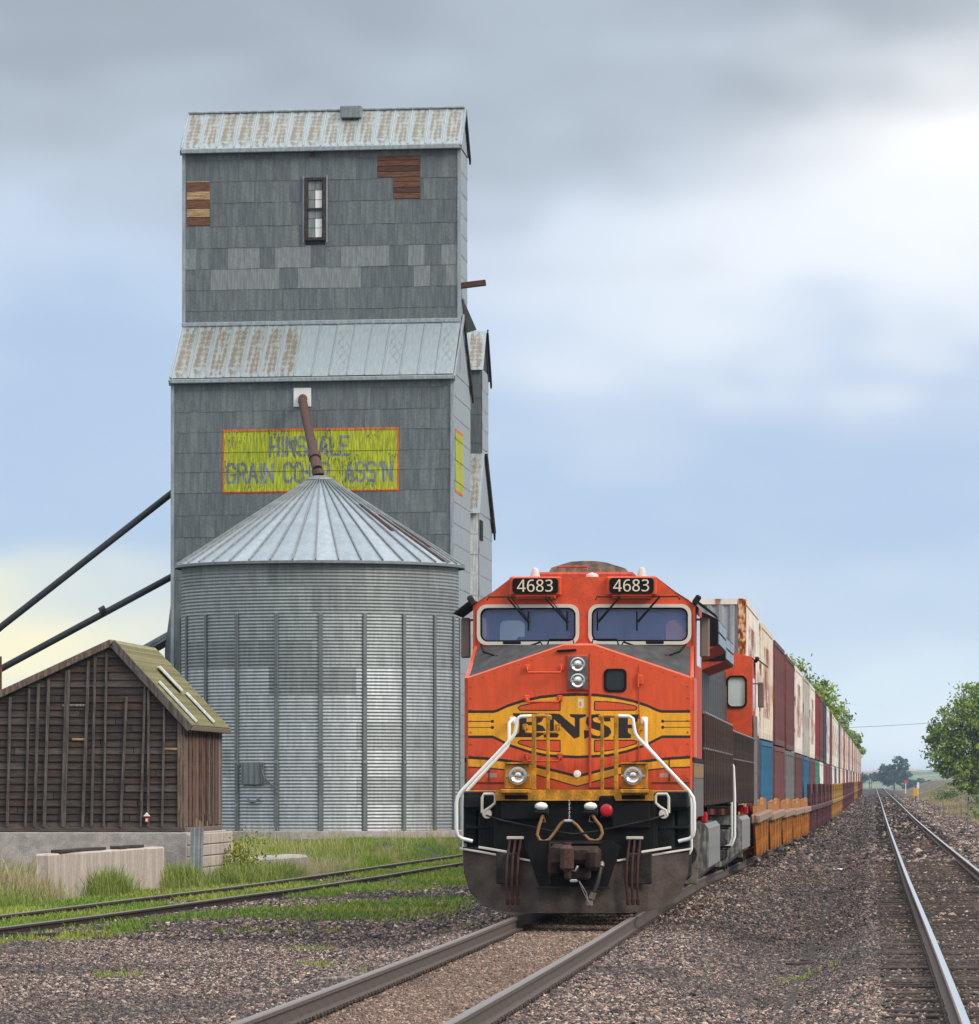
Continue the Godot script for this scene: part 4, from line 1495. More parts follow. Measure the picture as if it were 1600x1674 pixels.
	var tr := obj("concrete_wall", b, M.concrete_stained)
	tr.position = Vector3(-15.25, -0.4, -92.8)
	tag(tr, "low stained concrete wall with timbers on top before the shed", "concrete wall")
	for q in [[-2.2, 2.6, 0.1], [-4.6, 1.8, -0.1], [-7.3, 1.1, 0.05], [-8.8, 1.2, -0.02]]:
		b = MB.new()
		b.xf = Transform3D(Basis(Vector3.UP, -0.045), Vector3.ZERO)
		b.box(Vector3(q[2] * 0.3, 0.885, q[0]), Vector3(0.2, 0.06, q[1]), 0.01, Basis(Vector3.UP, q[2] * 0.3))
		obj("rotten_timber", b, M.wood_dark[1], tr)
	b = MB.new()
	b.box(Vector3(0, 0, 0), Vector3(2.6, 0.5, 1.2), 0.06)
	var cs := obj("concrete_slab", b, M.concrete)
	cs.position = Vector3(-14.6, -0.22, -118.0)
	cs.rotation = Vector3(0.0, 0.5, 0.06)
	tag(cs, "tilted pale concrete slab lying in the grass between shed and bin", "concrete slab")

	var mk := thing("marker", "small red and white marker fixed low on the shed's board wall", "marker", Vector3(-15.45, 0.92, -107.58))
	b = MB.new()
	b.box(Vector3(0, 0.06, 0), Vector3(0.075, 0.13, 0.05), 0.01)
	obj("body", b, mat(rgb(196, 48, 52), 0.5), mk)
	b = MB.new()
	b.prism(PackedVector2Array([Vector2(-0.07, 0.13), Vector2(0.07, 0.13), Vector2(0, 0.21)]), -0.04, 0.05)
	obj("cap", b, M.white, mk)
	b = MB.new()
	b.box(Vector3(0, 0.05, 0.028), Vector3(0.04, 0.06, 0.008))
	obj("label", b, M.white, mk)

	b = MB.new()
	b.box(Vector3(0, 2.6, 0), Vector3(0.1, 5.4, 0.1), 0.01)
	var po := obj("steel_post", b, M.rust)
	po.position = Vector3(-22.46, -0.3, -130.0)
	tag(po, "rust red steel post rising behind the shed's roof at the left", "post")


# ---- locomotives ------------------------------------------------------------------------------------
# local axes: z = 0 at the nose face, +z ahead, y = 0 at the rail top

func nose_px(px: float, py: float) -> Vector2:   # a point of the nose print, given on a 1/125.4 m grid, to texels
	return Vector2(((px - 945.0) / 125.4 + 1.5) * 340.0, (3.55 - (1.7 + (1284.0 - py) / 125.4)) * 340.0)


func pts_px(a: Array) -> PackedVector2Array:
	var r := PackedVector2Array()
	for p in a:
		r.append(nose_px(p[0], p[1]))
	return r


func nose_print() -> Texture2D:
	var im := Image.create(1020, 663, false, Image.FORMAT_RGB8)
	var red := rgb(232, 84, 32)
	var yel := rgb(250, 176, 18)
	var blk := rgb(34, 28, 26)
	im.fill(red)
	var C := 942.5
	var both := func(pts: Array) -> Array:   # half outline given as [distance from centre, y], mirrored
		var r := []
		for p in pts:
			r.append([C - p[0], p[1]])
		r.reverse()
		for p in pts:
			r.append([C + p[0], p[1]])
		return r
	var up := [[0, 1137.0], [30, 1138.0], [60, 1141.2], [90, 1147.5], [115, 1155.5], [130, 1162.5], [138, 1165.0], [200, 1165.0]]
	var lo := [[0, 1239.5], [50, 1237.0], [80, 1230.5], [112, 1220.0], [130, 1210.5], [139, 1206.3], [200, 1206.3]]
	var off := func(a: Array, dy: float) -> Array:
		var r := []
		for p in a:
			r.append([p[0], p[1] + dy])
		return r
	var band := func(t: Array, b: Array, c: Color) -> void:
		var q: Array = both.call(t)
		var w: Array = both.call(b)
		w.reverse()
		q.append_array(w)
		fill(im, pts_px(q), c)
	band.call(off.call(up, -2.4), off.call(lo, 2.2), blk)
	band.call(off.call(up, 2.2), off.call(lo, -2.2), yel)
	var st := [[0, 1271.0], [6, 1269.6], [32, 1263.0], [59, 1256.5], [91, 1249.0], [123, 1244.8], [148, 1242.0], [200, 1239.0]]
	var sb := [[0, 1287.5], [14, 1284.0], [39, 1276.5], [71, 1268.0], [123, 1260.0], [156, 1257.0], [200, 1255.5]]
	band.call(off.call(st, -2.4), off.call(sb, 1.0), blk)
	band.call(off.call(st, 2.2), off.call(sb, -1.2), yel)
	for s in [-1.0, 1.0]:
		for y in [1180.8, 1190.8]:
			stroke(im, [nose_px(C + s * 140, y), nose_px(C + s * 200, y)], 3.4, blk)
			fill(im, ring_pts(nose_px(C + s * 140, y), 7.2, 7.2), blk)
		for q in [[[97, 1158.8], [93, 1156.0], [72, 1151.8], [48, 1149.6], [29, 1149.2], [29, 1162.0], [94, 1162.0]], [[97, 1215.0], [93, 1212.8], [29, 1212.8], [29, 1230.0], [50, 1228.2], [78, 1222.4], [95, 1217.0]]]:
			var p := []
			for k in q:
				p.append([C + s * k[0], k[1]])
			var t := pts_px(p)
			fill(im, t, blk)
			var loop := Array(t)
			loop.append(t[0])
			stroke(im, loop, 9.0, blk)
			fill(im, t, red)
	# the four black letters
	var L := func(a: Array, c: Color) -> void: fill(im, pts_px(a), c)
	# B
	L.call([[836, 1167.5], [874, 1167.5], [884, 1170], [887, 1175], [884, 1181], [876, 1185], [886, 1188.5], [890.5, 1195], [888, 1202], [878, 1206.8], [837, 1206.8], [839, 1203.2], [845, 1200.5], [847, 1197], [847, 1180], [842, 1174], [836.5, 1170.5]], blk)
	L.call([[859, 1172.5], [868, 1172.5], [871.5, 1175.5], [868, 1181.5], [859, 1182]], yel)
	L.call([[859, 1187], [870, 1187.5], [874, 1192.5], [871, 1199.5], [859, 1200.8]], yel)
	# N
	L.call([[889, 1168], [913, 1168.5], [938.5, 1190], [938.5, 1175.5], [931, 1173], [930, 1169], [957, 1169.5], [956, 1173], [946.5, 1176.5], [946.5, 1206], [937.5, 1209.5], [904, 1177], [904, 1198], [913, 1202.5], [910, 1207.2], [888, 1207.2], [886.5, 1203.6], [895, 1199.5], [895, 1176], [889.5, 1172]], blk)
	# S
	L.call([[956.5, 1183], [958, 1175], [966, 1169.8], [978, 1169.2], [988, 1171], [997, 1169.5], [997, 1181], [988, 1181.5], [982, 1176], [972, 1174.2], [967.5, 1177], [970, 1181.5], [986, 1186], [996, 1192], [998.5, 1199], [994, 1205.5], [984, 1209.5], [970, 1209.5], [962, 1206.5], [954, 1209.8], [953.5, 1195.5], [963, 1196], [968, 1203], [977, 1205.2], [983.5, 1202.5], [981.5, 1197.5], [966, 1192.5], [959.5, 1188.5]], blk)
	# F
	L.call([[1001, 1169.5], [1045, 1169.5], [1045, 1184], [1038, 1182.5], [1034, 1175.5], [1025.5, 1175], [1025.5, 1186.5], [1033, 1186], [1035, 1182.8], [1037.5, 1196], [1033.5, 1192.5], [1025.5, 1192.5], [1025.5, 1199], [1031, 1203.2], [1030, 1208.6], [1001, 1208.6], [1002, 1204.6], [1010, 1201], [1010, 1176], [1002, 1173]], blk)
	fill(im, pts_px([[943.5, 1144], [953, 1144], [953, 1158.5], [943.5, 1158.5]]), rgb(238, 216, 196))
	fill(im, pts_px([[945.5, 1149], [949.5, 1149], [949.5, 1156], [945.5, 1156]]), rgb(210, 150, 110))
	for x in [793.0, 1077.0]:
		fill(im, pts_px([[x, 1265.5], [x + 16.5, 1265.5], [x + 16.5, 1272.5], [x, 1272.5]]), rgb(206, 168, 150))
	# grime runs down the paint
	var n1 := noise(0.02, 81, 4)
	var n2 := noise(0.14, 82, 3)
	for y in 663:
		for x in 1020:
			var k := 0.96 + 0.06 * n1.get_noise_2d(x * 1.5, y * 0.25) - 0.05 * maxf(0.0, n1.get_noise_2d(x * 6.0, y * 6.0) - 0.2)
			var sp := n2.get_noise_2d(x, y)
			if sp > 0.52:
				k *= 0.72
			k *= 1.0 - 0.22 * sst(470, 660, y + n1.get_noise_2d(x, y * 0.3) * 140)   # road dirt thrown up from below
			var c := im.get_pixel(x, y)
			c = c.lerp(Color(0.42, 0.36, 0.31), 0.10 * maxf(0.0, n1.get_noise_2d(x * 3.0 + 900, y * 0.5) + 0.2))
			im.set_pixel(x, y, Color(c.r * k, c.g * k, c.b * k))
	return tex(im)


func F(px: float, py: float, z: float) -> Vector3:   # the platform end, measured on a 1/127.3 m grid
	return Vector3((px - 939.0) / 127.3, 1.7 + (1284.0 - py) / 127.3, z)


func dish(b: MB, c: Vector3, r: float) -> void:
	b.lathe([Vector2(r, 0.0), Vector2(r * 0.92, 0.03), Vector2(r * 0.78, 0.035)], 20, c, Vector3.BACK)


func loco_running_gear(e: Node3D) -> void:
	var b := MB.new()
	b.box(Vector3(0, 1.47, -10.4), Vector3(2.7, 0.22, 22.2), 0.02)
	obj("underframe", b, M.black_dirty, e)
	for zc in [-3.9, -17.6]:
		b = MB.new()
		for s in [-1.0, 1.0]:
			b.box(Vector3(s * 1.12, 0.72, zc), Vector3(0.22, 0.36, 4.6), 0.05)
			for k in 3:
				b.box(Vector3(s * 1.16, 0.55, zc + (k - 1) * 1.85), Vector3(0.26, 0.4, 0.5), 0.05)
		b.box(Vector3(0, 0.8, zc), Vector3(2.2, 0.4, 3.6), 0.05)
		var bo := obj("bogie", b, M.black_dirty, e)
		for k in 3:
			b = MB.new()
			for s in [-1.0, 1.0]:
				b.lathe([Vector2(0.0, -0.07), Vector2(0.5, -0.07), Vector2(0.53, 0.0), Vector2(0.56, 0.05), Vector2(0.3, 0.06), Vector2(0.0, 0.09)], 24, Vector3(s * 0.76, 0.53, zc + (k - 1) * 1.85), Vector3(-s, 0, 0))
			b.tube([Vector3(-0.76, 0.53, zc + (k - 1) * 1.85), Vector3(0.76, 0.53, zc + (k - 1) * 1.85)], 0.1, 8)
			obj("wheelset", b, M.wheel, bo)
	for s in [-1.0, 1.0]:
		b = MB.new()
		var p := PackedVector2Array([Vector2(1.5, 1.06), Vector2(1.44, 1.13), Vector2(0.2, 1.13), Vector2(0.2, 0.18), Vector2(1.12, 0.18), Vector2(1.5, 0.5)])
		b.prism(p, -13.4, -7.0)
		if s < 0:
			for i in b.v.size():
				b.v[i].x *= -1
				b.n[i].x *= -1
			for i in range(0, b.v.size(), 3):
				var t := b.v[i + 1]
				b.v[i + 1] = b.v[i + 2]
				b.v[i + 2] = t
		var ft := obj("fuel_tank", b, M.silver, e)
		b = MB.new()
		b.box(Vector3(s * 0.9, 0.66, -6.98), Vector3(0.9, 0.8, 0.05), 0.01)
		obj("tank_end", b, M.tan, ft)
		b = MB.new()
		b.tube([Vector3(s * 1.2, 0.7, -6.3), Vector3(s * 1.2, 0.7, -5.9)], 0.16, 12)
		obj("air_tank", b, M.black_dirty, e)
		b = MB.new()
		b.box(Vector3(s * 1.3, 1.26, -6.4), Vector3(0.12, 0.14, 0.1), 0.02)
		b.box(Vector3(s * 1.42, 1.22, -7.4), Vector3(0.1, 0.16, 0.1), 0.02)
		obj("red_valve", b, M.red_lens, e)


func loco_hood(e: Node3D, paint: Material) -> void:
	var b := MB.new()
	b.prism(PackedVector2Array([Vector2(-0.93, 2.25), Vector2(0.93, 2.25), Vector2(0.93, 4.1), Vector2(0.7, 4.35), Vector2(-0.7, 4.35), Vector2(-0.93, 4.1)]), -20.9, -4.3)
	var hood := obj("hood", b, paint, e)
	b = MB.new()
	b.box(Vector3(0, 1.93, -12.6), Vector3(1.88, 0.66, 16.62), 0.02)
	obj("hood_base", b, M.black_dirty, hood)
	for s in [-1.0, 1.0]:
		for k in 14:
			b = MB.new()
			b.box(Vector3(s * 0.94, 3.05, -5.0 - k * 1.08), Vector3(0.03, 1.5, 0.98), 0.01)
			b.box(Vector3(s * 0.965, 2.9, -4.6 - k * 1.08), Vector3(0.03, 0.12, 0.05), 0.008)
			obj("hood_door", b, paint, hood)
	# radiator wings at the rear
	b = MB.new()
	b.prism(PackedVector2Array([Vector2(-0.9, 3.74), Vector2(0.9, 3.74), Vector2(1.4, 3.93), Vector2(-1.4, 3.93)]), -20.7, -15.9)
	obj("radiator_soffit", b, M.orange_faded, e)
	b = MB.new()
	b.prism(PackedVector2Array([Vector2(-1.4, 3.935), Vector2(1.4, 3.935), Vector2(1.4, 4.36), Vector2(1.1, 4.5), Vector2(-1.1, 4.5), Vector2(-1.4, 4.36)]), -20.72, -15.88)
	var rad := obj("radiator", b, M.black, e)
	for s in [-1.0, 1.0]:
		for k in 2:
			b = MB.new()
			for i in 3:
				for j in 2:
					b.box(Vector3(s * 1.405, 4.045 + j * 0.2, -16.45 - k * 2.4 - i * 0.72), Vector3(0.03, 0.17, 0.66), 0.006)
			obj("radiator_screen", b, mat(rgb(190, 204, 222), 0.4, 0.3, T.fine, 3.0), rad)  # reflected sky is put into the pale blue colour of the screens
		# walkway, stanchions and rails
		b = MB.new()
		b.box(Vector3(s * 1.22, 1.6, -12.6), Vector3(0.56, 0.05, 17.6), 0.01)
		b.box(Vector3(s * 1.46, 1.5, -12.6), Vector3(0.05, 0.24, 17.6), 0.01)
		obj("walkway", b, M.black_dirty, e)
		for k in 18:
			b = MB.new()
			b.box(Vector3(s * 1.5, 2.05, -4.7 - k * 0.96), Vector3(0.05, 1.32, 0.06), 0.012)
			obj("stanchion", b, M.stanchion, e)
		b = MB.new()
		b.tube([Vector3(s * 1.5, 2.7, -4.6), Vector3(s * 1.5, 2.7, -21.2)], 0.022, 8)
		b.tube([Vector3(s * 1.5, 2.2, -4.6), Vector3(s * 1.5, 2.2, -21.2)], 0.018, 6)
		obj("side_handrail", b, M.silver, e)
		b = MB.new()
		b.tube([Vector3(s * 1.42, 2.15, -21.35), Vector3(s * 1.52, 2.0, -21.45), Vector3(s * 1.54, 1.5, -21.5), Vector3(s * 1.54, 0.8, -21.5), Vector3(s * 1.5, 0.66, -21.5), Vector3(s * 1.34, 0.6, -21.5)], 0.028, 8)
		obj("end_grab_rail", b, M.white, e)
		b = MB.new()
		for k in 3:
			b.box(Vector3(s * 1.28, 0.62 + k * 0.36, -21.5 + k * 0.05), Vector3(0.4, 0.04, 0.24), 0.008)
		b.box(Vector3(s * 1.06, 1.0, -21.4), Vector3(0.05, 1.0, 0.4), 0.01)
		obj("end_steps", b, M.greenblack, e)
	b = MB.new()
	b.box(Vector3(0, 1.1, -21.45), Vector3(2.1, 0.95, 0.2), 0.03)
	obj("rear_pilot", b, M.black_dirty, e)
	b = MB.new()
	b.box(Vector3(0, 0.82, -21.9), Vector3(0.3, 0.32, 0.8), 0.06)
	obj("rear_coupler", b, M.coupler, e)


func cab_outline(s: float, corner: float) -> PackedVector2Array:
	var p := PackedVector2Array([Vector2(0, 1.62), Vector2(1.48, 1.62), Vector2(1.48, corner - 0.05), Vector2(1.38, corner + 0.03), Vector2(1.22, corner + 0.13), Vector2(0.96, 4.46), Vector2(0, 4.46)])
	if corner > 4.3:
		p = PackedVector2Array([Vector2(0, 1.62), Vector2(1.48, 1.62), Vector2(1.48, 4.4), Vector2(1.1, 4.5), Vector2(0, 4.52)])
	for i in p.size():
		p[i].x *= s
	return p


func loco_cab(e: Node3D, corner: float) -> void:
	var z0 := -1.25
	var z1 := -4.3
	var cab := Node3D.new()
	cab.name = "cab"
	e.add_child(cab)
	var rear_hole := [round_rect(0.98, 3.38, 1.33, 3.98, 0.09), round_rect(-1.33, 3.38, -0.98, 3.98, 0.09)]
	for s in [-1.0, 1.0]:
		var turn := Transform3D(Basis(Vector3.UP, s * 0.05), Vector3(0, 0, z0))
		var hole := round_rect(0.105, 3.6, 1.385, 4.05, 0.1) if s > 0 else round_rect(-1.385, 3.6, -0.105, 4.05, 0.1)
		var rim := round_rect(0.06, 3.555, 1.43, 4.095, 0.13) if s > 0 else round_rect(-1.43, 3.555, -0.06, 4.095, 0.13)
		var b := MB.new()
		b.xf = turn
		for p in wall_pieces(cab_outline(s, corner), [hole]):
			b.prism(p, -0.06, 0.0)
		obj("cab_front", b, M.orange, cab)
		b = MB.new()
		b.xf = turn
		for p in wall_pieces(rim, [hole]):
			b.prism(p, 0.002, 0.03)
		var wf := obj("windshield", b, mat(rgb(214, 206, 190), 0.6), e)
		b = MB.new()
		b.xf = turn
		var seal_in := round_rect(0.125, 3.62, 1.365, 4.03, 0.085) if s > 0 else round_rect(-1.365, 3.62, -0.125, 4.03, 0.085)
		for p in wall_pieces(hole, [seal_in]):
			b.prism(p, -0.03, 0.012)
		obj("seal", b, M.black, wf)
		b = MB.new()
		b.xf = turn
		b.poly(hole, -0.02)
		obj("glass", b, M.glass, wf)
		# side wall with its window
		b = MB.new()
		var side := Transform3D(Basis(Vector3(0, 0, -1), Vector3.UP, Vector3(1, 0, 0)), Vector3(s * 1.48, 0, 0))
		b.xf = side
		var sw := round_rect(2.0, 3.3, 3.8, 3.98, 0.08)
		for p in wall_pieces(PackedVector2Array([Vector2(1.3, 1.3), Vector2(4.3, 1.3), Vector2(4.3, corner - 0.03), Vector2(1.3, corner - 0.03)]), [sw]):
			b.prism(p, -0.03 if s > 0 else 0.0, 0.0 if s > 0 else 0.03)
		var swl := obj("cab_side", b, M.orange_faded, cab)
		b = MB.new()
		b.xf = side
		b.poly(sw, 0.0, s > 0)
		obj("side_window", b, M.glass_plain, swl)
		# roof
		b = MB.new()
		var o := cab_outline(s, corner)
		for i in range(2, o.size() - 1):
			b.face(Vector3(o[i].x, o[i].y, z0 - 0.05), Vector3(o[i + 1].x, o[i + 1].y, z0 - 0.05), Vector3(o[i + 1].x, o[i + 1].y, z1), Vector3(o[i].x, o[i].y, z1), Vector3(s * 0.5, 1, 0))
		obj("cab_roof", b, M.orange_faded, cab)
		# rear wall with its door window
		b = MB.new()
		for p in wall_pieces(cab_outline(s, corner), [rear_hole[0 if s > 0 else 1]]):
			b.prism(p, z1 - 0.05, z1)
		obj("cab_rear", b, M.orange, cab)
		b = MB.new()
		for p in wall_pieces(cab_outline(s, corner), [rear_hole[0 if s > 0 else 1]]):
			b.prism(p, z1 + 0.01, z1 + 0.03)
		b.box(Vector3(s * 1.435, 2.95, (z0 + z1) / 2), Vector3(0.01, 0.6, 2.8))
		b.box(Vector3(s * 0.6, corner - 0.02, (z0 + z1) / 2), Vector3(1.2, 0.02, 2.8))
		obj("cab_lining", b, M.lining, cab)
		b = MB.new()
		var q := round_rect(0.94, 3.34, 1.37, 4.02, 0.12) if s > 0 else round_rect(-1.37, 3.34, -0.94, 4.02, 0.12)
		for p in wall_pieces(q, [rear_hole[0 if s > 0 else 1]]):
			b.prism(p, z1 - 0.08, z1 - 0.051)
		var rf := obj("rear_window", b, M.black, e)
		b = MB.new()
		b.poly(rear_hole[0 if s > 0 else 1], z1 - 0.03, false)
		obj("glass", b, M.glass_milky, rf)
		# sunshade, mirror
		b = MB.new()
		slab(b, Vector3(s * 1.74, corner - 0.16, z0 - 0.1), Vector3(s * 1.74, corner - 0.16, z0 - 1.7), Vector3(s * 1.49, corner + 0.03, z0 - 1.7), Vector3(s * 1.49, corner + 0.03, z0 - 0.1), 0.02)
		b.box(Vector3(s * 1.5, corner + 0.02, z0 - 0.05), Vector3(0.08, 0.14, 0.1), 0.02, Basis(Vector3.BACK, -s * 0.6))
		obj("sunshade", b, M.black_dirty, e)
		b = MB.new()
		b.box(Vector3(s * 1.6, 3.66, z0 - 0.35), Vector3(0.13, 0.54, 0.05), 0.02)
		b.box(Vector3(s * 1.53, 3.9, z0 - 0.38), Vector3(0.14, 0.03, 0.03))
		obj("mirror", b, mat(rgb(128, 116, 106), 0.6, 0.2), e)
		# seat inside
		b = MB.new()
		b.box(Vector3(s * 0.75, 3.3, z0 - 1.3), Vector3(0.5, 0.8, 0.14), 0.05)
		b.box(Vector3(s * 0.75, 3.0, z0 - 1.05), Vector3(0.5, 0.14, 0.5), 0.05)
		obj("cab_seat", b, M.black, e)
	var b := MB.new()
	b.box(Vector3(0, 2.6, -2.8), Vector3(2.9, 0.06, 2.9))
	obj("cab_floor", b, M.black_dirty, cab)
	b = MB.new()
	b.box(Vector3(0.1, 3.45, z0 - 0.5), Vector3(1.6, 0.2, 0.4), 0.04)
	b.box(Vector3(-0.25, 3.7, z0 - 0.9), Vector3(0.22, 0.4, 0.2), 0.03)
	obj("control_desk", b, M.grill_dark, cab)


func loco_front(e: Node3D) -> void:   # nose, platform, plow and everything on the end
	var paint := StandardMaterial3D.new()
	paint.albedo_texture = nose_print()
	paint.roughness = 0.42
	paint.clearcoat_enabled = true
	paint.clearcoat = 0.25
	var uvr := Rect2(-1.5, 1.6, 3.0, 1.95)
	var door := PackedVector2Array([Vector2(0.15, 1.66), Vector2(0.78, 1.66), Vector2(0.78, 3.25), Vector2(0.15, 3.42)])
	var dw := round_rect(0.325, 2.9, 0.625, 3.21, 0.07)
	var b: MB
	for s in [-1.0, 1.0]:
		b = MB.new()
		b.mapped = true
		b.xf = Transform3D(Basis(Vector3.UP, s * 0.05), Vector3.ZERO)
		var half := PackedVector2Array([Vector2(0, 1.62), Vector2(s * 1.455, 1.62), Vector2(s * 1.455, 3.09), Vector2(s * 0.2, 3.515), Vector2(0, 3.515)])
		b.prism(half, -0.05, 0.0, uvr)
		obj("nose_front", b, paint, e)
		b = MB.new()
		var ze := -0.073
		b.quad(Vector3(s * 1.452, 1.62, ze), Vector3(s * 1.5, 1.62, ze - 0.055), Vector3(s * 1.5, 3.1, ze - 0.055), Vector3(s * 1.452, 3.09, ze))
		b.quad(Vector3(s * 1.452, 3.09, ze), Vector3(s * 1.5, 3.1, ze - 0.055), Vector3(s * 1.46, 3.55, -1.3), Vector3(s * 1.42, 3.53, -1.28))
		b.quad(Vector3(s * 1.455, 3.088, ze), Vector3(s * 0.2, 3.513, -0.008), Vector3(s * 0.205, 3.535, -0.05), Vector3(s * 1.44, 3.115, ze - 0.05))
		b.quad(Vector3(0, 3.513, 0), Vector3(s * 0.2, 3.513, -0.008), Vector3(s * 0.205, 3.54, -0.05), Vector3(0, 3.54, -0.05))
		b.quad(Vector3(0, 3.54, -0.05), Vector3(s * 0.205, 3.54, -0.05), Vector3(s * 0.14, 3.57, -1.3), Vector3(0, 3.57, -1.3))
		obj("nose_edge", b, M.orange, e)
		b = MB.new()
		var A := Vector3(s * 0.205, 3.536, -0.05)
		var Bv := Vector3(s * 1.44, 3.114, ze - 0.05)
		var Cv := Vector3(s * 1.42, 3.53, -1.29)
		var D := Vector3(s * 0.14, 3.57, -1.3)
		b.tri(A, Bv, Cv)
		b.tri(A, Cv, D)
		obj("nose_top", b, M.nose_grey, e)
		# side of the nose: faded orange above, tan stripes, grey skirt
		for q in [[2.05, 3.1, M.orange, -1.28], [1.98, 2.05, M.grill_dark, -4.3], [1.78, 1.98, mat(rgb(190, 150, 92), 0.7, 0.0, T.streak, 1.0), -4.3], [1.26, 1.78, mat(rgb(140, 132, 128), 0.7, 0.0, T.streak, 1.0), -4.3]]:
			b = MB.new()
			b.box(Vector3(s * 1.485, (q[0] + q[1]) / 2, (q[3] - 0.105) / 2), Vector3(0.04, q[1] - q[0] - 0.004, -q[3] - 0.1), 0.004)
			obj("nose_side", b, q[2], e)
	b = MB.new()
	b.mapped = true
	b.xf = Transform3D(Basis(Vector3.UP, 0.05), Vector3.ZERO)
	for p in wall_pieces(door, [dw]):
		b.prism(p, 0.004, 0.022, uvr)
	var dr := obj("nose_door", b, paint, e)
	b = MB.new()
	b.xf = Transform3D(Basis(Vector3.UP, 0.05), Vector3.ZERO)
	var dwi := round_rect(0.36, 2.935, 0.59, 3.175, 0.05)
	for p in wall_pieces(dw, [dwi]):
		b.prism(p, 0.006, 0.036)
	var wn := obj("door_window", b, M.black, dr)
	b = MB.new()
	b.xf = Transform3D(Basis(Vector3.UP, 0.05), Vector3.ZERO)
	b.poly(dwi, 0.014)
	obj("pane", b, mat(rgb(26, 30, 30), 0.08), wn)
	for h in [[0.795, 3.06, M.orange], [0.80, 2.46, M.yellow]]:
		b = MB.new()
		b.box(Vector3(h[0], h[1], 0.0), Vector3(0.1, 0.13, 0.05), 0.015)
		b.tube([Vector3(h[0] - 0.02, h[1] - 0.09, 0.02), Vector3(h[0] - 0.02, h[1] + 0.09, 0.02)], 0.016, 6)
		obj("hinge", b, h[2], dr)
	b = MB.new()
	b.tube([Vector3(0.785, 1.68, 0.0), Vector3(0.785, 3.24, 0.0)], 0.008, 6)
	b.tube([Vector3(0.147, 1.66, 0.016), Vector3(0.147, 3.4, 0.016)], 0.02, 6)
	obj("door_post", b, M.orange_faded, dr)
	# headlight
	b = MB.new()
	b.box(Vector3(-0.008, 3.155, 0.0), Vector3(0.32, 0.48, 0.05), 0.02)
	var hl := obj("headlight", b, M.orange_faded, e)
	b = MB.new()
	b.prism(round_rect(-0.135, 2.945, 0.115, 3.365, 0.05), 0.026, 0.05)
	obj("headlight_plate", b, mat(rgb(150, 146, 142), 0.4, 0.6, T.fine, 3.0), hl)
	for y in [3.262, 3.05]:
		b = MB.new()
		dish(b, Vector3(-0.01, y, 0.045), 0.105)
		obj("bezel", b, M.chrome, hl)
		b = MB.new()
		b.lathe([Vector2(0.086, 0.026), Vector2(0.06, 0.012), Vector2(0.02, 0.03), Vector2(0.0, 0.032)], 18, Vector3(-0.01, y, 0.045), Vector3.BACK)
		obj("lens", b, M.lens, hl)
	# grab irons on the nose
	for g in [[862, 918, 1093, 1101, M.orange], [861, 915, 1143, 1149, M.orange], [861, 915, 1238, 1246, M.orange_faded], [858, 912, 1190, 1199, M.yellow]]:
		b = MB.new()
		var x0: float = (g[0] - 946.0) / 125.4
		var x1: float = (g[1] - 946.0) / 125.4
		var y0: float = 1.7 + (1284.0 - g[2]) / 125.4
		var y1: float = 1.7 + (1284.0 - g[3]) / 125.4
		b.tube([Vector3(x0, y0, -0.02), Vector3(x0, y0, 0.07), Vector3(x0 + 0.01, y1, 0.09), Vector3(x1 - 0.01, y1, 0.09), Vector3(x1, y0, 0.07), Vector3(x1, y0, -0.02)], 0.015, 8)
		for x in [x0, x1]:
			b.box(Vector3(x, y0, 0.0), Vector3(0.07, 0.08, 0.03), 0.01)
		obj("grab_iron", b, g[4], e)
	# seams and bolt heads of the nose sheets
	for q in [[Vector3(-1.44, 1.72, -0.066), Vector3(-0.95, 1.72, -0.042)], [Vector3(0.95, 1.72, -0.042), Vector3(1.44, 1.72, -0.066)], [Vector3(-1.18, 2.05, -0.054), Vector3(-1.18, 1.74, -0.054)], [Vector3(1.18, 2.05, -0.054), Vector3(1.18, 1.74, -0.054)]]:
		b = MB.new()
		b.bar(q[0], q[1], 0.012, 0.012)
		obj("seam", b, M.black_dirty, e)
	b = MB.new()
	for s in [-1.0, 1.0]:
		for k in 9:
			b.box(Vector3(s * 1.42, 1.78 + k * 0.15, -0.068), Vector3(0.022, 0.022, 0.014), 0.004)
		for k in 7:
			b.box(Vector3(s * (0.3 + k * 0.16), 3.43 - k * 0.054, -0.003 - (0.3 + k * 0.16) * 0.05), Vector3(0.022, 0.022, 0.014), 0.004)
	obj("bolt_heads", b, M.orange_faded, e).set_meta("kind", "stuff")
	b = MB.new()
	b.bar(Vector3(-0.29, 3.36 + 0.08, 0.012), Vector3(-0.03, 3.455, 0.012), 0.03, 0.035, 0.01, Vector3.BACK)
	obj("nose_vent", b, M.black, e)
	b = MB.new()
	b.lathe([Vector2(0.05, 0.0), Vector2(0.045, 0.02), Vector2(0.0, 0.03)], 14, Vector3(-0.02, 1.835, 0.0), Vector3.BACK)
	obj("white_plug", b, M.white, e)
	# number boards
	for x in [[-0.96, -0.32], [0.33, 0.95]]:
		b = MB.new()
		b.box(Vector3((x[0] + x[1]) / 2, 4.335, -1.24), Vector3(x[1] - x[0] + 0.05, 0.255, 0.14), 0.02)
		b.box(Vector3((x[0] + x[1]) / 2, 4.19, -1.2), Vector3(x[1] - x[0] - 0.1, 0.05, 0.06), 0.01)
		var nb := obj("number_board", b, M.orange, e)
		b = MB.new()
		b.prism(round_rect(x[0] + 0.015, 4.232, x[1] - 0.015, 4.44, 0.05), -1.168, -1.155)
		obj("number_plate", b, M.black, nb)
		var tm := TextMesh.new()
		var fn := SystemFont.new()
		fn.font_names = PackedStringArray(["Droid Sans"])
		fn.font_weight = 500
		tm.font = fn
		tm.text = "4683"
		tm.font_size = 64
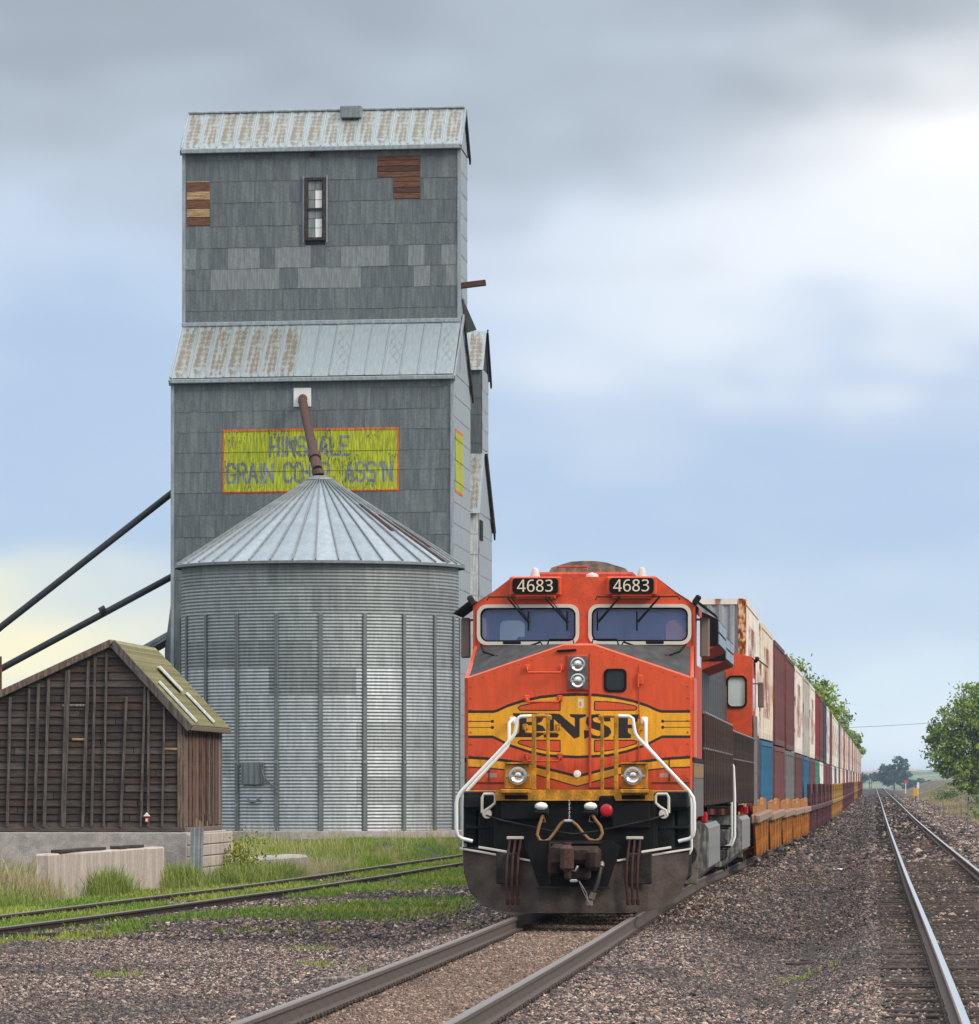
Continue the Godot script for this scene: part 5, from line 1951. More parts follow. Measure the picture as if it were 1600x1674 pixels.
		tm.pixel_size = 0.0035
		tm.depth = 0.012
		var o := obj("digits", tm, mat(rgb(232, 214, 186), 0.5), nb)
		o.position = Vector3((x[0] + x[1]) / 2, 4.337, -1.15)
	# windshield wipers and their rods
	for q in [[-1.0, -0.735, -0.735], [-0.5, -0.22, -0.22], [0.47, 0.185, 0.185], [1.0, 0.71, 0.71]]:
		b = MB.new()
		b.tube([Vector3(q[0], 4.2, -1.17), Vector3(q[0], 4.17, -1.12), Vector3(q[1], 3.85, -1.15)], 0.012, 6)
		b.tube([Vector3(q[0] + 0.03, 4.2, -1.17), Vector3(q[1] + 0.02, 3.85, -1.15)], 0.008, 6)
		b.tube([Vector3(q[1], 4.0, -1.19), Vector3(q[2], 3.74, -1.19)], 0.012, 6)
		obj("wiper", b, M.black, e)
	for s in [[-1.28, -0.38], [0.16, 1.28]]:
		b = MB.new()
		b.tube([Vector3(s[0], 4.15, -1.18), Vector3(s[0] + 0.02, 4.19, -1.14), Vector3(s[1] - 0.02, 4.19, -1.14), Vector3(s[1], 4.15, -1.18)], 0.01, 6)
		obj("wiper_rod", b, M.black_dirty, e)
	for s in [-1.0, 1.0]:
		b = MB.new()
		b.tube([Vector3(s * 1.36, 3.55, -1.1), Vector3(s * 1.3, 3.45, -0.7), Vector3(s * 1.1, 3.38, -0.62), Vector3(s * 0.55, 3.58, -0.8), Vector3(s * 0.5, 3.5, -0.82)], 0.014, 6)
		b.tube([Vector3(s * 0.12, 3.55, -1.05), Vector3(s * 0.13, 3.62, -1.05), Vector3(s * 0.45, 3.62, -1.05), Vector3(s * 0.47, 3.55, -1.05)], 0.014, 6)
		b.box(Vector3(s * 1.06, 3.37, -0.62), Vector3(0.16, 0.07, 0.1), 0.02)
		b.box(Vector3(s * 0.95, 3.58, -1.12), Vector3(0.24, 0.04, 0.08), 0.01)
		obj("nose_rail", b, M.black, e)
	# roof gear
	b = MB.new()
	b.box(Vector3(0, 4.5, -2.6), Vector3(1.3, 0.1, 1.5), 0.03)
	b.tube([Vector3(-0.4, 4.54, -2.1), Vector3(-0.4, 4.63, -2.1), Vector3(0.0, 4.63, -2.1), Vector3(0.0, 4.54, -2.1)], 0.018, 6)
	var ac := obj("roof_unit", b, M.orange_faded, e)
	b = MB.new()
	b.prism(PackedVector2Array([Vector2(-0.54, 4.55), Vector2(0.54, 4.55), Vector2(0.5, 4.62), Vector2(0.24, 4.7), Vector2(0.1, 4.72), Vector2(-0.1, 4.72), Vector2(-0.24, 4.71), Vector2(-0.5, 4.63)]), -3.4, -2.4)
	obj("air_conditioner", b, M.tan, ac)
	for x in [-0.67, 0.76]:
		b = MB.new()
		b.lathe([Vector2(0.075, 4.45), Vector2(0.07, 4.47), Vector2(0.055, 4.54), Vector2(0.04, 4.585), Vector2(0.0, 4.6)], 14, Vector3(x, 0, -1.6))
		obj("roof_antenna", b, mat(rgb(206, 198, 190), 0.5), e)
	b = MB.new()
	b.lathe([Vector2(0.09, 4.46), Vector2(0.08, 4.5), Vector2(0.0, 4.53)], 14, Vector3(0.1, 0, -1.5))
	obj("roof_antenna", b, mat(rgb(206, 198, 190), 0.5), e)

	# platform and pilot
	b = MB.new()
	var beam := PackedVector2Array([Vector2(-1.03, 1.49), Vector2(0.32, 1.49), Vector2(0.345, 1.555), Vector2(0.5, 1.555), Vector2(0.525, 1.49), Vector2(1.01, 1.49), Vector2(1.01, 1.63), Vector2(-1.03, 1.63)])
	b.prism(beam, 0.72, 0.95)
	b.box(Vector3(0, 1.59, 0.36), Vector3(2.9, 0.06, 0.7), 0.01)
	obj("platform", b, M.yellow, e)
	for s in [-1.0, 1.0]:
		var cx: float = s * 0.753
		b = MB.new()
		b.box(Vector3(cx, 1.8, 0.55), Vector3(0.33, 0.33, 0.5), 0.015)
		b.box(Vector3(cx, 1.975, 0.58), Vector3(0.345, 0.02, 0.54))
		b.box(Vector3(cx + s * 0.015, 1.612, 0.94), Vector3(0.37, 0.05, 0.3), 0.008)
		var dl := obj("ditch_light", b, M.yellow, e)
		b = MB.new()
		b.lathe([Vector2(0.125, 0.0), Vector2(0.13, 0.02), Vector2(0.118, 0.055), Vector2(0.088, 0.06), Vector2(0.084, 0.03)], 22, Vector3(cx - s * 0.01, 1.81, 0.8), Vector3.BACK)
		b.box(Vector3(cx - s * 0.01 - 0.13, 1.81, 0.83), Vector3(0.05, 0.03, 0.03), 0.006)
		b.box(Vector3(cx - s * 0.01 + 0.13, 1.81, 0.83), Vector3(0.05, 0.03, 0.03), 0.006)
		obj("bezel", b, M.chrome, dl)
		b = MB.new()
		b.lathe([Vector2(0.086, 0.03), Vector2(0.06, 0.012), Vector2(0.025, 0.03), Vector2(0.0, 0.034)], 18, Vector3(cx - s * 0.01, 1.81, 0.81), Vector3.BACK)
		obj("lens", b, M.lens, dl)
		b = MB.new()
		b.box(Vector3(cx, 1.535, 0.955), Vector3(0.3, 0.05, 0.02))
		obj("painted_shadow", b, M.black, dl)  # black strip painted in for the shade under the lamp shelf
		# gate posts
		for x in [0.53, 0.35]:
			b = MB.new()
			b.box(Vector3(s * x, 2.1, 0.9), Vector3(0.055 if x > 0.4 else 0.045, 0.95, 0.06), 0.01)
			obj("gate_post", b, M.yellow, e)
		b = MB.new()
		b.tube([Vector3(s * 0.56, 2.58, 0.9), Vector3(s * 0.33, 2.58, 0.9)], 0.022, 8)
		b.box(Vector3(s * 0.33, 2.56, 0.9), Vector3(0.06, 0.07, 0.06), 0.015)
		obj("gate_rail", b, M.yellow, e)
		# white hand rails down to the corner steps
		b = MB.new()
		b.tube([Vector3(s * 0.56, 2.58, 0.9), Vector3(s * 0.7, 2.575, 0.9), Vector3(s * 0.745, 2.545, 0.9), Vector3(s * 0.76, 2.44, 0.9), Vector3(s * 0.775, 2.36, 0.9), Vector3(s * 0.81, 2.3, 0.9), Vector3(s * 1.47, 1.61, 0.9), Vector3(s * 1.52, 1.53, 0.9), Vector3(s * 1.535, 1.45, 0.9), Vector3(s * 1.535, 1.12, 0.88), Vector3(s * 1.52, 1.04, 0.86), Vector3(s * 1.47, 1.0, 0.84), Vector3(s * 1.33, 0.965, 0.82)], 0.024, 10)
		obj("front_handrail", b, M.white, e)
		b = MB.new()
		b.tube([Vector3(s * 0.86, 2.53, 0.0), Vector3(s * 0.865, 2.53, 0.2), Vector3(s * 0.89, 2.5, 0.3), Vector3(s * 0.89, 2.26, 0.32), Vector3(s * 0.91, 2.19, 0.34), Vector3(s * 1.42, 1.63, 0.4), Vector3(s * 1.47, 1.54, 0.4), Vector3(s * 1.48, 1.42, 0.4), Vector3(s * 1.48, 0.86, 0.36), Vector3(s * 1.45, 0.8, 0.34)], 0.022, 10)
		b.box(Vector3(s * 0.86, 2.53, 0.02), Vector3(0.09, 0.1, 0.05), 0.015)
		obj("inner_handrail", b, M.white, e)
		# step well at the corner
		b = MB.new()
		b.box(Vector3(s * 1.24, 1.5, 0.52), Vector3(0.42, 0.22, 0.5), 0.02)
		b.box(Vector3(s * 1.03, 1.1, 0.5), Vector3(0.05, 0.95, 0.55), 0.01)
		b.box(Vector3(s * 1.24, 1.1, 0.26), Vector3(0.42, 0.7, 0.04), 0.01)
		b.box(Vector3(s * 1.15, 1.1, 0.62), Vector3(0.24, 0.52, 0.04), 0.03)
		b.box(Vector3(s * 1.38, 1.18, 0.5), Vector3(0.18, 0.5, 0.04), 0.02)
		var sw := obj("step_well", b, M.greenblack, e)
		for k in 3:
			b = MB.new()
			b.box(Vector3(s * 1.24, 0.87 + k * 0.27, 0.64 - k * 0.1), Vector3(0.44, 0.03, 0.24), 0.006)
			obj("step", b, M.greenblack, sw)
		b = MB.new()
		b.tube([Vector3(s * 1.205, 1.33, 0.84), Vector3(s * 1.205, 1.53, 0.84), Vector3(s * 1.18, 1.575, 0.84), Vector3(s * 1.06, 1.575, 0.84), Vector3(s * 1.035, 1.54, 0.84), Vector3(s * 1.035, 1.46, 0.84), Vector3(s * 1.09, 1.41, 0.85), Vector3(s * 1.17, 1.36, 0.85), Vector3(s * 1.185, 1.3, 0.85)], 0.019, 8)
		b.lathe([Vector2(0.065, 0.0), Vector2(0.06, 0.02), Vector2(0.0, 0.025)], 14, Vector3(s * 1.14, 1.32, 0.84), Vector3.BACK)
		obj("grab_loop", b, mat(rgb(214, 204, 190), 0.55), e)
		b = MB.new()
		b.bar(Vector3(s * 1.24, 0.89, 0.96), Vector3(s * 0.86, 0.83, 1.1), 0.03, 0.03, 0.004)
		b.bar(Vector3(s * 1.5, 0.87, 0.72), Vector3(s * 0.55, 0.72, 1.22), 0.03, 0.025, 0.004)
		obj("step_edge", b, mat(rgb(214, 206, 194), 0.6), e)
		# hose rack
		b = MB.new()
		b.box(Vector3(s * 0.77, 1.01, 0.93), Vector3(0.22, 0.04, 0.06), 0.008)
		obj("hose_rack", b, mat(rgb(200, 190, 174), 0.6), e)
		for k in 3:
			b = MB.new()
			var hx: float = s * 0.77 + (k - 1) * 0.07
			b.tube([Vector3(hx, 1.0, 0.93), Vector3(hx, 0.94, 1.0), Vector3(hx - 0.01, 0.75, 1.28), Vector3(hx - 0.02, 0.45, 1.36), Vector3(hx - 0.005 * k, 0.2, 1.36)], 0.017, 8)
			b.box(Vector3(hx - 0.005 * k, 0.2, 1.36), Vector3(0.05, 0.09, 0.05), 0.015)
			obj("hose", b, M.rust_sheet, e)
		b = MB.new()
		b.box(Vector3(s * 0.85, 0.62, 1.2), Vector3(0.3, 0.4, 0.04), 0.01)
		obj("hose_guard", b, M.black_dirty, e)
		# uncoupling lever
		b = MB.new()
		b.tube([Vector3(s * 1.15, 1.3, 0.9), Vector3(s * 0.95, 1.24, 0.98), Vector3(s * 0.3, 1.1, 1.04), Vector3(0, 1.06, 1.1)], 0.012, 6)
		obj("uncoupling_lever", b, M.black_dirty, e)
	b = MB.new()
	b.box(Vector3(0, 1.1, 0.78), Vector3(2.06, 0.8, 0.18), 0.02)
	b.box(Vector3(-0.68, 1.36, 0.9), Vector3(0.55, 0.24, 0.1), 0.02)
	b.box(Vector3(0.72, 1.3, 0.9), Vector3(0.5, 0.34, 0.1), 0.02)
	obj("pilot", b, M.black, e)
	# plow: a bent plate, three facets
	var pl := PackedVector2Array([Vector2(-1.47, 0.89), Vector2(-1.45, 0.55), Vector2(-1.36, 0.3), Vector2(-1.19, 0.14), Vector2(-0.98, 0.075), Vector2(-0.72, 0.05), Vector2(0.72, 0.05), Vector2(0.98, 0.075), Vector2(1.19, 0.14), Vector2(1.36, 0.3), Vector2(1.45, 0.55), Vector2(1.47, 0.89), Vector2(0.55, 0.72), Vector2(-0.55, 0.72)])
	b = MB.new()
	for cut in [[-2.0, -0.95], [-0.95, -0.45], [-0.45, 0.45], [0.45, 0.95], [0.95, 2.0]]:
		for p in Geometry2D.intersect_polygons(pl, band_pts(cut[0], cut[1])):
			var idx := Geometry2D.triangulate_polygon(p)
			var zf := func(x: float, y: float) -> float: return 1.32 - maxf(0.0, absf(x) - 0.45) * 0.34 - maxf(0, absf(x) - 0.95) * 0.3 - 0.16 * (y - 0.05)
			for i in range(0, idx.size(), 3):
				var t := []
				for k in 3:
					var q: Vector2 = p[idx[i + k]]
					t.append(Vector3(q.x, q.y, zf.call(q.x, q.y)))
				if (t[1] - t[0]).cross(t[2] - t[0]).z < 0:
					var sv = t[1]
					t[1] = t[2]
					t[2] = sv
				b.tri(t[0], t[1], t[2])
				var bk := Vector3(0, 0, -0.03)
				b.tri(t[0] + bk, t[2] + bk, t[1] + bk)
			for i in p.size():
				var q: Vector2 = p[i]
				var w: Vector2 = p[(i + 1) % p.size()]
				var c := Vector3(q.x, q.y, zf.call(q.x, q.y))
				var d := Vector3(w.x, w.y, zf.call(w.x, w.y))
				b.face(c, d, d - Vector3(0, 0, 0.03), c - Vector3(0, 0, 0.03), Vector3(w.y - q.y, q.x - w.x, 0) * (-1.0 if Geometry2D.is_polygon_clockwise(p) else 1.0))
	obj("plow", b, M.plow, e)
	# coupler pocket
	b = MB.new()
	b.prism(PackedVector2Array([Vector2(-0.62, 0.92), Vector2(-0.47, 0.98), Vector2(0.47, 0.98), Vector2(0.6, 0.9), Vector2(0.44, 0.39), Vector2(-0.44, 0.39)]), 1.0, 1.31)
	var pk := obj("coupler_pocket", b, M.black, e)
	b = MB.new()
	b.bar(Vector3(-0.47, 0.375, 1.36), Vector3(0.47, 0.375, 1.36), 0.05, 0.03, 0.006)
	b.bar(Vector3(-0.3, 0.42, 1.32), Vector3(-0.3, 0.95, 1.32), 0.03, 0.03, 0.006)
	b.bar(Vector3(-0.3, 0.95, 1.32), Vector3(0.36, 0.95, 1.32), 0.03, 0.03, 0.006)
	obj("pocket_rib", b, M.black_dirty, pk)
	b = MB.new()
	b.box(Vector3(-0.18, 0.8, 1.5), Vector3(0.2, 0.28, 0.5), 0.05)
	b.box(Vector3(0.15, 0.8, 1.42), Vector3(0.42, 0.22, 0.4), 0.05)
	b.box(Vector3(0.26, 0.74, 1.62), Vector3(0.14, 0.28, 0.26), 0.05, Basis(Vector3.UP, 0.5))
	b.box(Vector3(-0.24, 0.68, 1.36), Vector3(0.16, 0.3, 0.2), 0.04)
	b.box(Vector3(0.06, 0.55, 1.44), Vector3(0.34, 0.14, 0.2), 0.03)
	var cp := obj("coupler", b, M.coupler, e)
	b = MB.new()
	b.box(Vector3(-0.055, 0.76, 1.78), Vector3(0.17, 0.34, 0.2), 0.045, Basis(Vector3.UP, 0.12))
	b.tube([Vector3(-0.05, 0.5, 1.6), Vector3(-0.05, 0.96, 1.6)], 0.04, 10)
	obj("knuckle", b, mat(rgb(98, 66, 54), 0.6, 0.25, T.grime, 4.0), cp)
	b = MB.new()
	b.tube([Vector3(0.0, 0.62, 1.72), Vector3(0.05, 0.6, 1.76), Vector3(0.08, 0.66, 1.74)], 0.02, 6)
	b.box(Vector3(0.02, 0.47, 1.6), Vector3(0.1, 0.04, 0.06), 0.01)
	obj("coupler_pin", b, M.chrome, cp)
	# cable between its two sockets
	var hz := 1.0
	var path := [F(887, 1334, hz), F(881, 1352, hz + 0.04), F(878, 1366, hz + 0.06), F(882, 1375, hz + 0.07), F(889, 1378, hz + 0.07), F(898, 1374, hz + 0.06), F(908, 1361, hz + 0.05), F(916, 1349, hz + 0.04), F(923, 1344, hz + 0.04), F(934, 1344, hz + 0.04), F(943, 1351, hz + 0.04), F(953, 1364, hz + 0.05), F(963, 1374, hz + 0.06), F(973, 1377, hz + 0.07), F(981, 1373, hz + 0.07), F(985, 1364, hz + 0.06), F(982, 1353, hz + 0.05), F(974, 1343, hz + 0.02), F(968, 1334, hz)]
	b = MB.new()
	b.tube(path, 0.021, 8)
	var cable := obj("jumper_cable", b, M.hose, e)
	b = MB.new()
	b.box(F(928.5, 1344, hz + 0.045), Vector3(0.1, 0.035, 0.06), 0.008)
	obj("clip", b, M.chrome, cable)
	b = MB.new()
	for k in 9:
		var c := F(930 + (k % 2) * 0.6, 1312 + k * 3.6, hz + 0.02)
		b.tube([c + Vector3(0, 0.016, 0), c + Vector3(0.01 if k % 2 else 0.0, 0, 0.01 if k % 2 == 0 else 0.0), c + Vector3(0, -0.016, 0), c + Vector3(-0.01 if k % 2 else 0.0, 0, -0.01 if k % 2 == 0 else 0.0), c + Vector3(0, 0.016, 0)], 0.005, 5, -1, false)
	obj("chain", b, M.chrome, cable)
	for px in [884.0, 965.0]:
		b = MB.new()
		b.box(F(px + 1, 1329, 0.95), Vector3(0.18, 0.09, 0.14), 0.01)
		b.box(F(px, 1329.5, 1.03), Vector3(0.18, 0.018, 0.05), 0.004)
		var so := obj("cable_socket", b, M.grill_dark, e)
		b = MB.new()
		var c := F(px, 1320, 0.98)
		b.lathe([Vector2(0.0, -0.045), Vector2(0.06, -0.042), Vector2(0.083, -0.015), Vector2(0.085, 0.01), Vector2(0.06, 0.04), Vector2(0.0, 0.055)], 18, c)
		obj("cap", b, M.white, so)
		b = MB.new()
		b.tube([F(px + 4, 1335, 0.98), F(px + 7, 1346, 1.0), F(px - 2, 1345, 1.0), F(px - 1, 1336, 0.98)], 0.008, 6)
		obj("handle", b, M.hose, so)
	b = MB.new()
	b.box(F(991, 1322, 0.92), Vector3(0.2, 0.3, 0.1), 0.02)
	var rl := obj("marker_light", b, M.black, e)
	b = MB.new()
	b.lathe([Vector2(0.083, 0.0), Vector2(0.08, 0.03), Vector2(0.05, 0.045), Vector2(0.0, 0.05)], 20, F(991, 1326.5, 0.965), Vector3.BACK)
	obj("red_lens", b, M.red_lens, rl)
	# brake hose and its wire
	b = MB.new()
	b.tube([F(985, 1404, 1.2), F(985, 1412, 1.32), F(983, 1425, 1.4), F(979, 1444, 1.44), F(972, 1462, 1.44), F(966, 1478, 1.42)], 0.032, 10, 0.028)
	var bh := obj("brake_hose", b, M.hose_dark, e)
	b = MB.new()
	b.tube([F(985, 1413, 1.33), F(984.5, 1419, 1.37)], 0.042, 10)
	b.tube([F(973, 1460, 1.44), F(969, 1470, 1.43)], 0.044, 10)
	b.box(F(966, 1477, 1.42), Vector3(0.09, 0.1, 0.08), 0.02)
	obj("hose_fitting", b, mat(rgb(150, 138, 118), 0.4, 0.6), bh)
	b = MB.new()
	for x in [0.0, 4.0]:
		b.tube([F(949 + x * 0.3, 1441, 1.5), F(957 + x, 1460, 1.48), F(966, 1478, 1.46)], 0.006, 5)
	obj("wire", b, M.chrome, bh)
	b = MB.new()
	b.lathe([Vector2(0.05, 0), Vector2(0.03, 0.004)], 14, F(990, 1384, 0.885), Vector3.BACK)
	obj("pilot_hole", b, M.black, e)


func place_on_track(e: Node3D, d: float, flip := false) -> void:
	var dx := (curve(TRAIN_X, d + 12) - curve(TRAIN_X, d)) / 12.0
	var dy := (curve(TRAIN_Y, d + 12) - curve(TRAIN_Y, d)) / 12.0
	e.position = Vector3(curve(TRAIN_X, d), curve(TRAIN_Y, d), -d)
	e.rotation.y = -dx + (PI if flip else 0.0)
	e.rotation.x = dy * (1.0 if flip else -1.0)


func make_locomotives() -> void:
	var e := thing("locomotive", "orange diesel locomotive with black and yellow nose stripes leading the train, numbered 4683", "locomotive")
	loco_running_gear(e)
	loco_hood(e, M.orange_faded)
	loco_cab(e, 4.13)
	loco_front(e)
	place_on_track(e, 67.0)
	var f := thing("locomotive", "second orange locomotive running backwards, its cab rear wall seen behind the first", "locomotive")
	loco_running_gear(f)
	loco_hood(f, mat(rgb(92, 88, 88), 0.6, 0.2, T.streak, 0.8))
	loco_cab(f, 4.4)
	var b := MB.new()
	b.box(Vector3(0, 2.5, -0.65), Vector3(2.9, 1.9, 1.2), 0.1)
	obj("nose", b, M.orange_faded, f)
	b = MB.new()
	for s in [-1.0, 1.0]:
		b.box(Vector3(s * 1.505, 2.25, -2.8), Vector3(0.03, 1.9, 2.9), 0.01)
	obj("faded_side_panel", b, mat(rgb(150, 140, 134), 0.7, 0.0, T.streak, 1.0), f)
	place_on_track(f, 89.6 + 21.9, true)
	f.position.y = curve(TRAIN_Y, 98.0)
	f.rotation.x = 0.0


# ---- containers and well cars -------------------------------------------------------------------------

func corrugated(b: MB, a: Vector3, along: Vector3, up: Vector3, out: Vector3, length: float, height: float, pitch: float, depth: float) -> void:   # a wall of upright trapezoid ribs
	var n := int(round(length / pitch))
	var prof := [[0.0, 0.0], [0.26, 0.0], [0.5, 1.0], [0.76, 1.0], [1.0, 0.0]]
	for i in n:
		for k in 4:
			var p0: Vector3 = a + along * (length * (i + prof[k][0]) / n) - out * depth * prof[k][1]
			var p1: Vector3 = a + along * (length * (i + prof[k + 1][0]) / n) - out * depth * prof[k + 1][1]
			b.face(p0, p1, p1 + up * height, p0 + up * height, out)


func make_container(h: float, m: Material, post: Material, label: String, near: bool, lettered: bool) -> Node3D:
	var L := 12.19
	var W := 2.44
	var e := thing("shipping_container", label, "container", Vector3.ZERO, 0.0, "containers stacked on the train")
	e.set_meta("base_name", "shipping_container")
	var z0 := -L
	var pitch := 0.28 if near else 0.9
	for s in [-1.0, 1.0]:
		var b := MB.new()
		corrugated(b, Vector3(s * (W / 2 - 0.02), 0.16, z0 + 0.1), Vector3.BACK, Vector3.UP, Vector3(s, 0, 0), L - 0.2, h - 0.26, pitch, 0.036)
		obj("side_panel", b, m, e)
	var b := MB.new()
	corrugated(b, Vector3(-W / 2 + 0.1, 0.16, -0.02), Vector3.RIGHT, Vector3.UP, Vector3.BACK, W - 0.2, h - 0.26, 0.25, 0.045)
	obj("end_panel", b, M.steel_side if post != m and near and h > 2.8 else m, e)
	for s in [-1.0, 1.0]:
		b = MB.new()
		b.box(Vector3(s * 0.57, h / 2, z0 + 0.03), Vector3(1.13, h - 0.24, 0.05), 0.01)
		b.tube([Vector3(s * 0.3, 0.15, z0 - 0.02), Vector3(s * 0.3, h - 0.15, z0 - 0.02)], 0.02, 5)
		b.tube([Vector3(s * 0.85, 0.15, z0 - 0.02), Vector3(s * 0.85, h - 0.15, z0 - 0.02)], 0.02, 5)
		obj("door", b, m, e)
	b = MB.new()
	b.box(Vector3(0, h - 0.04, -L / 2), Vector3(W - 0.1, 0.03, L - 0.1))
	obj("roof", b, m, e)
	for sx in [-1.0, 1.0]:
		for z in [-0.08, z0 + 0.08]:
			b = MB.new()
			b.box(Vector3(sx * (W / 2 - 0.09), h / 2, z), Vector3(0.18, h, 0.16), 0.012)
			obj("corner_post", b, post if sx > 0 and z > -1 else m, e)
	b = MB.new()
	for sx in [-1.0, 1.0]:
		b.box(Vector3(sx * (W / 2 - 0.045), h - 0.07, -L / 2), Vector3(0.09, 0.12, L - 0.34))
		b.box(Vector3(sx * (W / 2 - 0.055), 0.09, -L / 2), Vector3(0.1, 0.16, L - 0.34))
	for z in [-0.06, z0 + 0.06]:
		b.box(Vector3(0, h - 0.07, z), Vector3(W - 0.38, 0.12, 0.1))
		b.box(Vector3(0, 0.09, z), Vector3(W - 0.38, 0.16, 0.1))
	obj("edge_rails", b, m if near else post, e)
	if lettered:
		b = MB.new()
		b.mapped = true
		for s in [-1.0, 1.0]:
			var x: float = s * (W / 2 - 0.016)
			b.face(Vector3(x, 0.35, z0 + 2.2), Vector3(x, 0.35, -2.0), Vector3(x, h - 0.3, -2.0), Vector3(x, h - 0.3, z0 + 2.2), Vector3(s, 0, 0))
		obj("faded_lettering", b, M.red_paint, e)
	return e


func make_well(m: Material, sill: Material, label: String, near: bool, style: int) -> Node3D:
	var e := thing("well_car", label, "well car", Vector3.ZERO, 0.0, "well cars of the train")
	e.set_meta("base_name", "well_car")
	var L := 14.8
	var side := func(b: MB, s: float, x0: float, x1: float, pts: Array) -> void:   # an upright plate between x0 and x1 with an outline in (z, y)
		b.xf = Transform3D(Basis(Vector3(0, 0, -1), Vector3.UP, Vector3(1, 0, 0)), Vector3.ZERO)
		b.prism(PackedVector2Array(pts), minf(s * x0, s * x1), maxf(s * x0, s * x1))
	for s in [-1.0, 1.0]:
		var b := MB.new()
		side.call(b, s, 1.33, 1.38, [Vector2(4.0, 0.24), Vector2(L - 4.0, 0.24), Vector2(L - 2.7, 1.02), Vector2(2.7, 1.02)])
		var sp := obj("side_plate", b, m, e)
		b = MB.new()
		b.bar(Vector3(s * 1.43, 1.1, -0.5), Vector3(s * 1.43, 1.1, -L + 0.5), 0.2, 0.2, 0.03)
		obj("side_sill", b, sill, e)
		for k in 3:
			b = MB.new()
			var zc := 4.2 + k * (L - 8.4) / 2.0
			side.call(b, s, 1.38, 1.5, [Vector2(zc - 0.35, 0.26), Vector2(zc + 0.35, 0.26), Vector2(zc + 0.3, 1.0), Vector2(zc - 0.3, 1.0)])
			obj("side_rib", b, m, sp)
		if style == 0:
			b = MB.new()
			side.call(b, s, 1.34, 1.42, [Vector2(2.2, 1.2), Vector2(L - 2.2, 1.2), Vector2(L - 2.3, 1.48), Vector2(9.4, 1.52), Vector2(8.9, 1.36), Vector2(6.0, 1.38), Vector2(5.5, 1.5), Vector2(2.3, 1.46)])
			obj("top_plate", b, m, e)
		else:
			for zc in [1.3, L - 1.3]:
				b = MB.new()
				b.box(Vector3(s * 1.42, 1.55, -zc), Vector3(0.14, 0.95, 1.1), 0.03)
				obj("container_guide", b, sill, e)
			b = MB.new()
			b.box(Vector3(s * 1.42, 1.4, -L / 2), Vector3(0.1, 0.5, 0.5), 0.02)
			obj("container_guide", b, sill, e)
	var b := MB.new()
	b.box(Vector3(0, 0.98, -0.7), Vector3(2.5, 0.3, 1.3), 0.03)
	b.box(Vector3(0, 0.98, -L + 0.7), Vector3(2.5, 0.3, 1.3), 0.03)
	b.box(Vector3(0, 0.34, -L / 2), Vector3(2.5, 0.12, L - 8.0), 0.02)
	obj("platform", b, m, e)
	b = MB.new()
	for s in [-1.0, 1.0]:
		b.box(Vector3(s * 1.0, 0.5, -0.0), Vector3(0.2, 0.3, 2.3), 0.04)
	var bo := obj("bogie", b, M.black_dirty, e)
	for k in 2:
		b = MB.new()
		for s in [-1.0, 1.0]:
			b.lathe([Vector2(0.0, -0.06), Vector2(0.44, -0.06), Vector2(0.47, 0.05), Vector2(0.0, 0.07)], 16, Vector3(s * 0.76, 0.45, (k * 2 - 1) * 0.85), Vector3(-s, 0, 0))
		obj("wheelset", b, M.wheel, bo)
	return e


func ordinal(i: int) -> String:
	var low := ["first", "second", "third", "fourth", "fifth", "sixth", "seventh", "eighth", "ninth", "tenth", "eleventh", "twelfth", "thirteenth", "fourteenth", "fifteenth", "sixteenth", "seventeenth", "eighteenth", "nineteenth"]
	if i < 19:
		return low[i]
	var t: String = ["twent", "thirt", "fort"][(i + 1) / 10 - 2]
	return t + "ieth" if (i + 1) % 10 == 0 else t + "y-" + low[(i + 1) % 10 - 1]


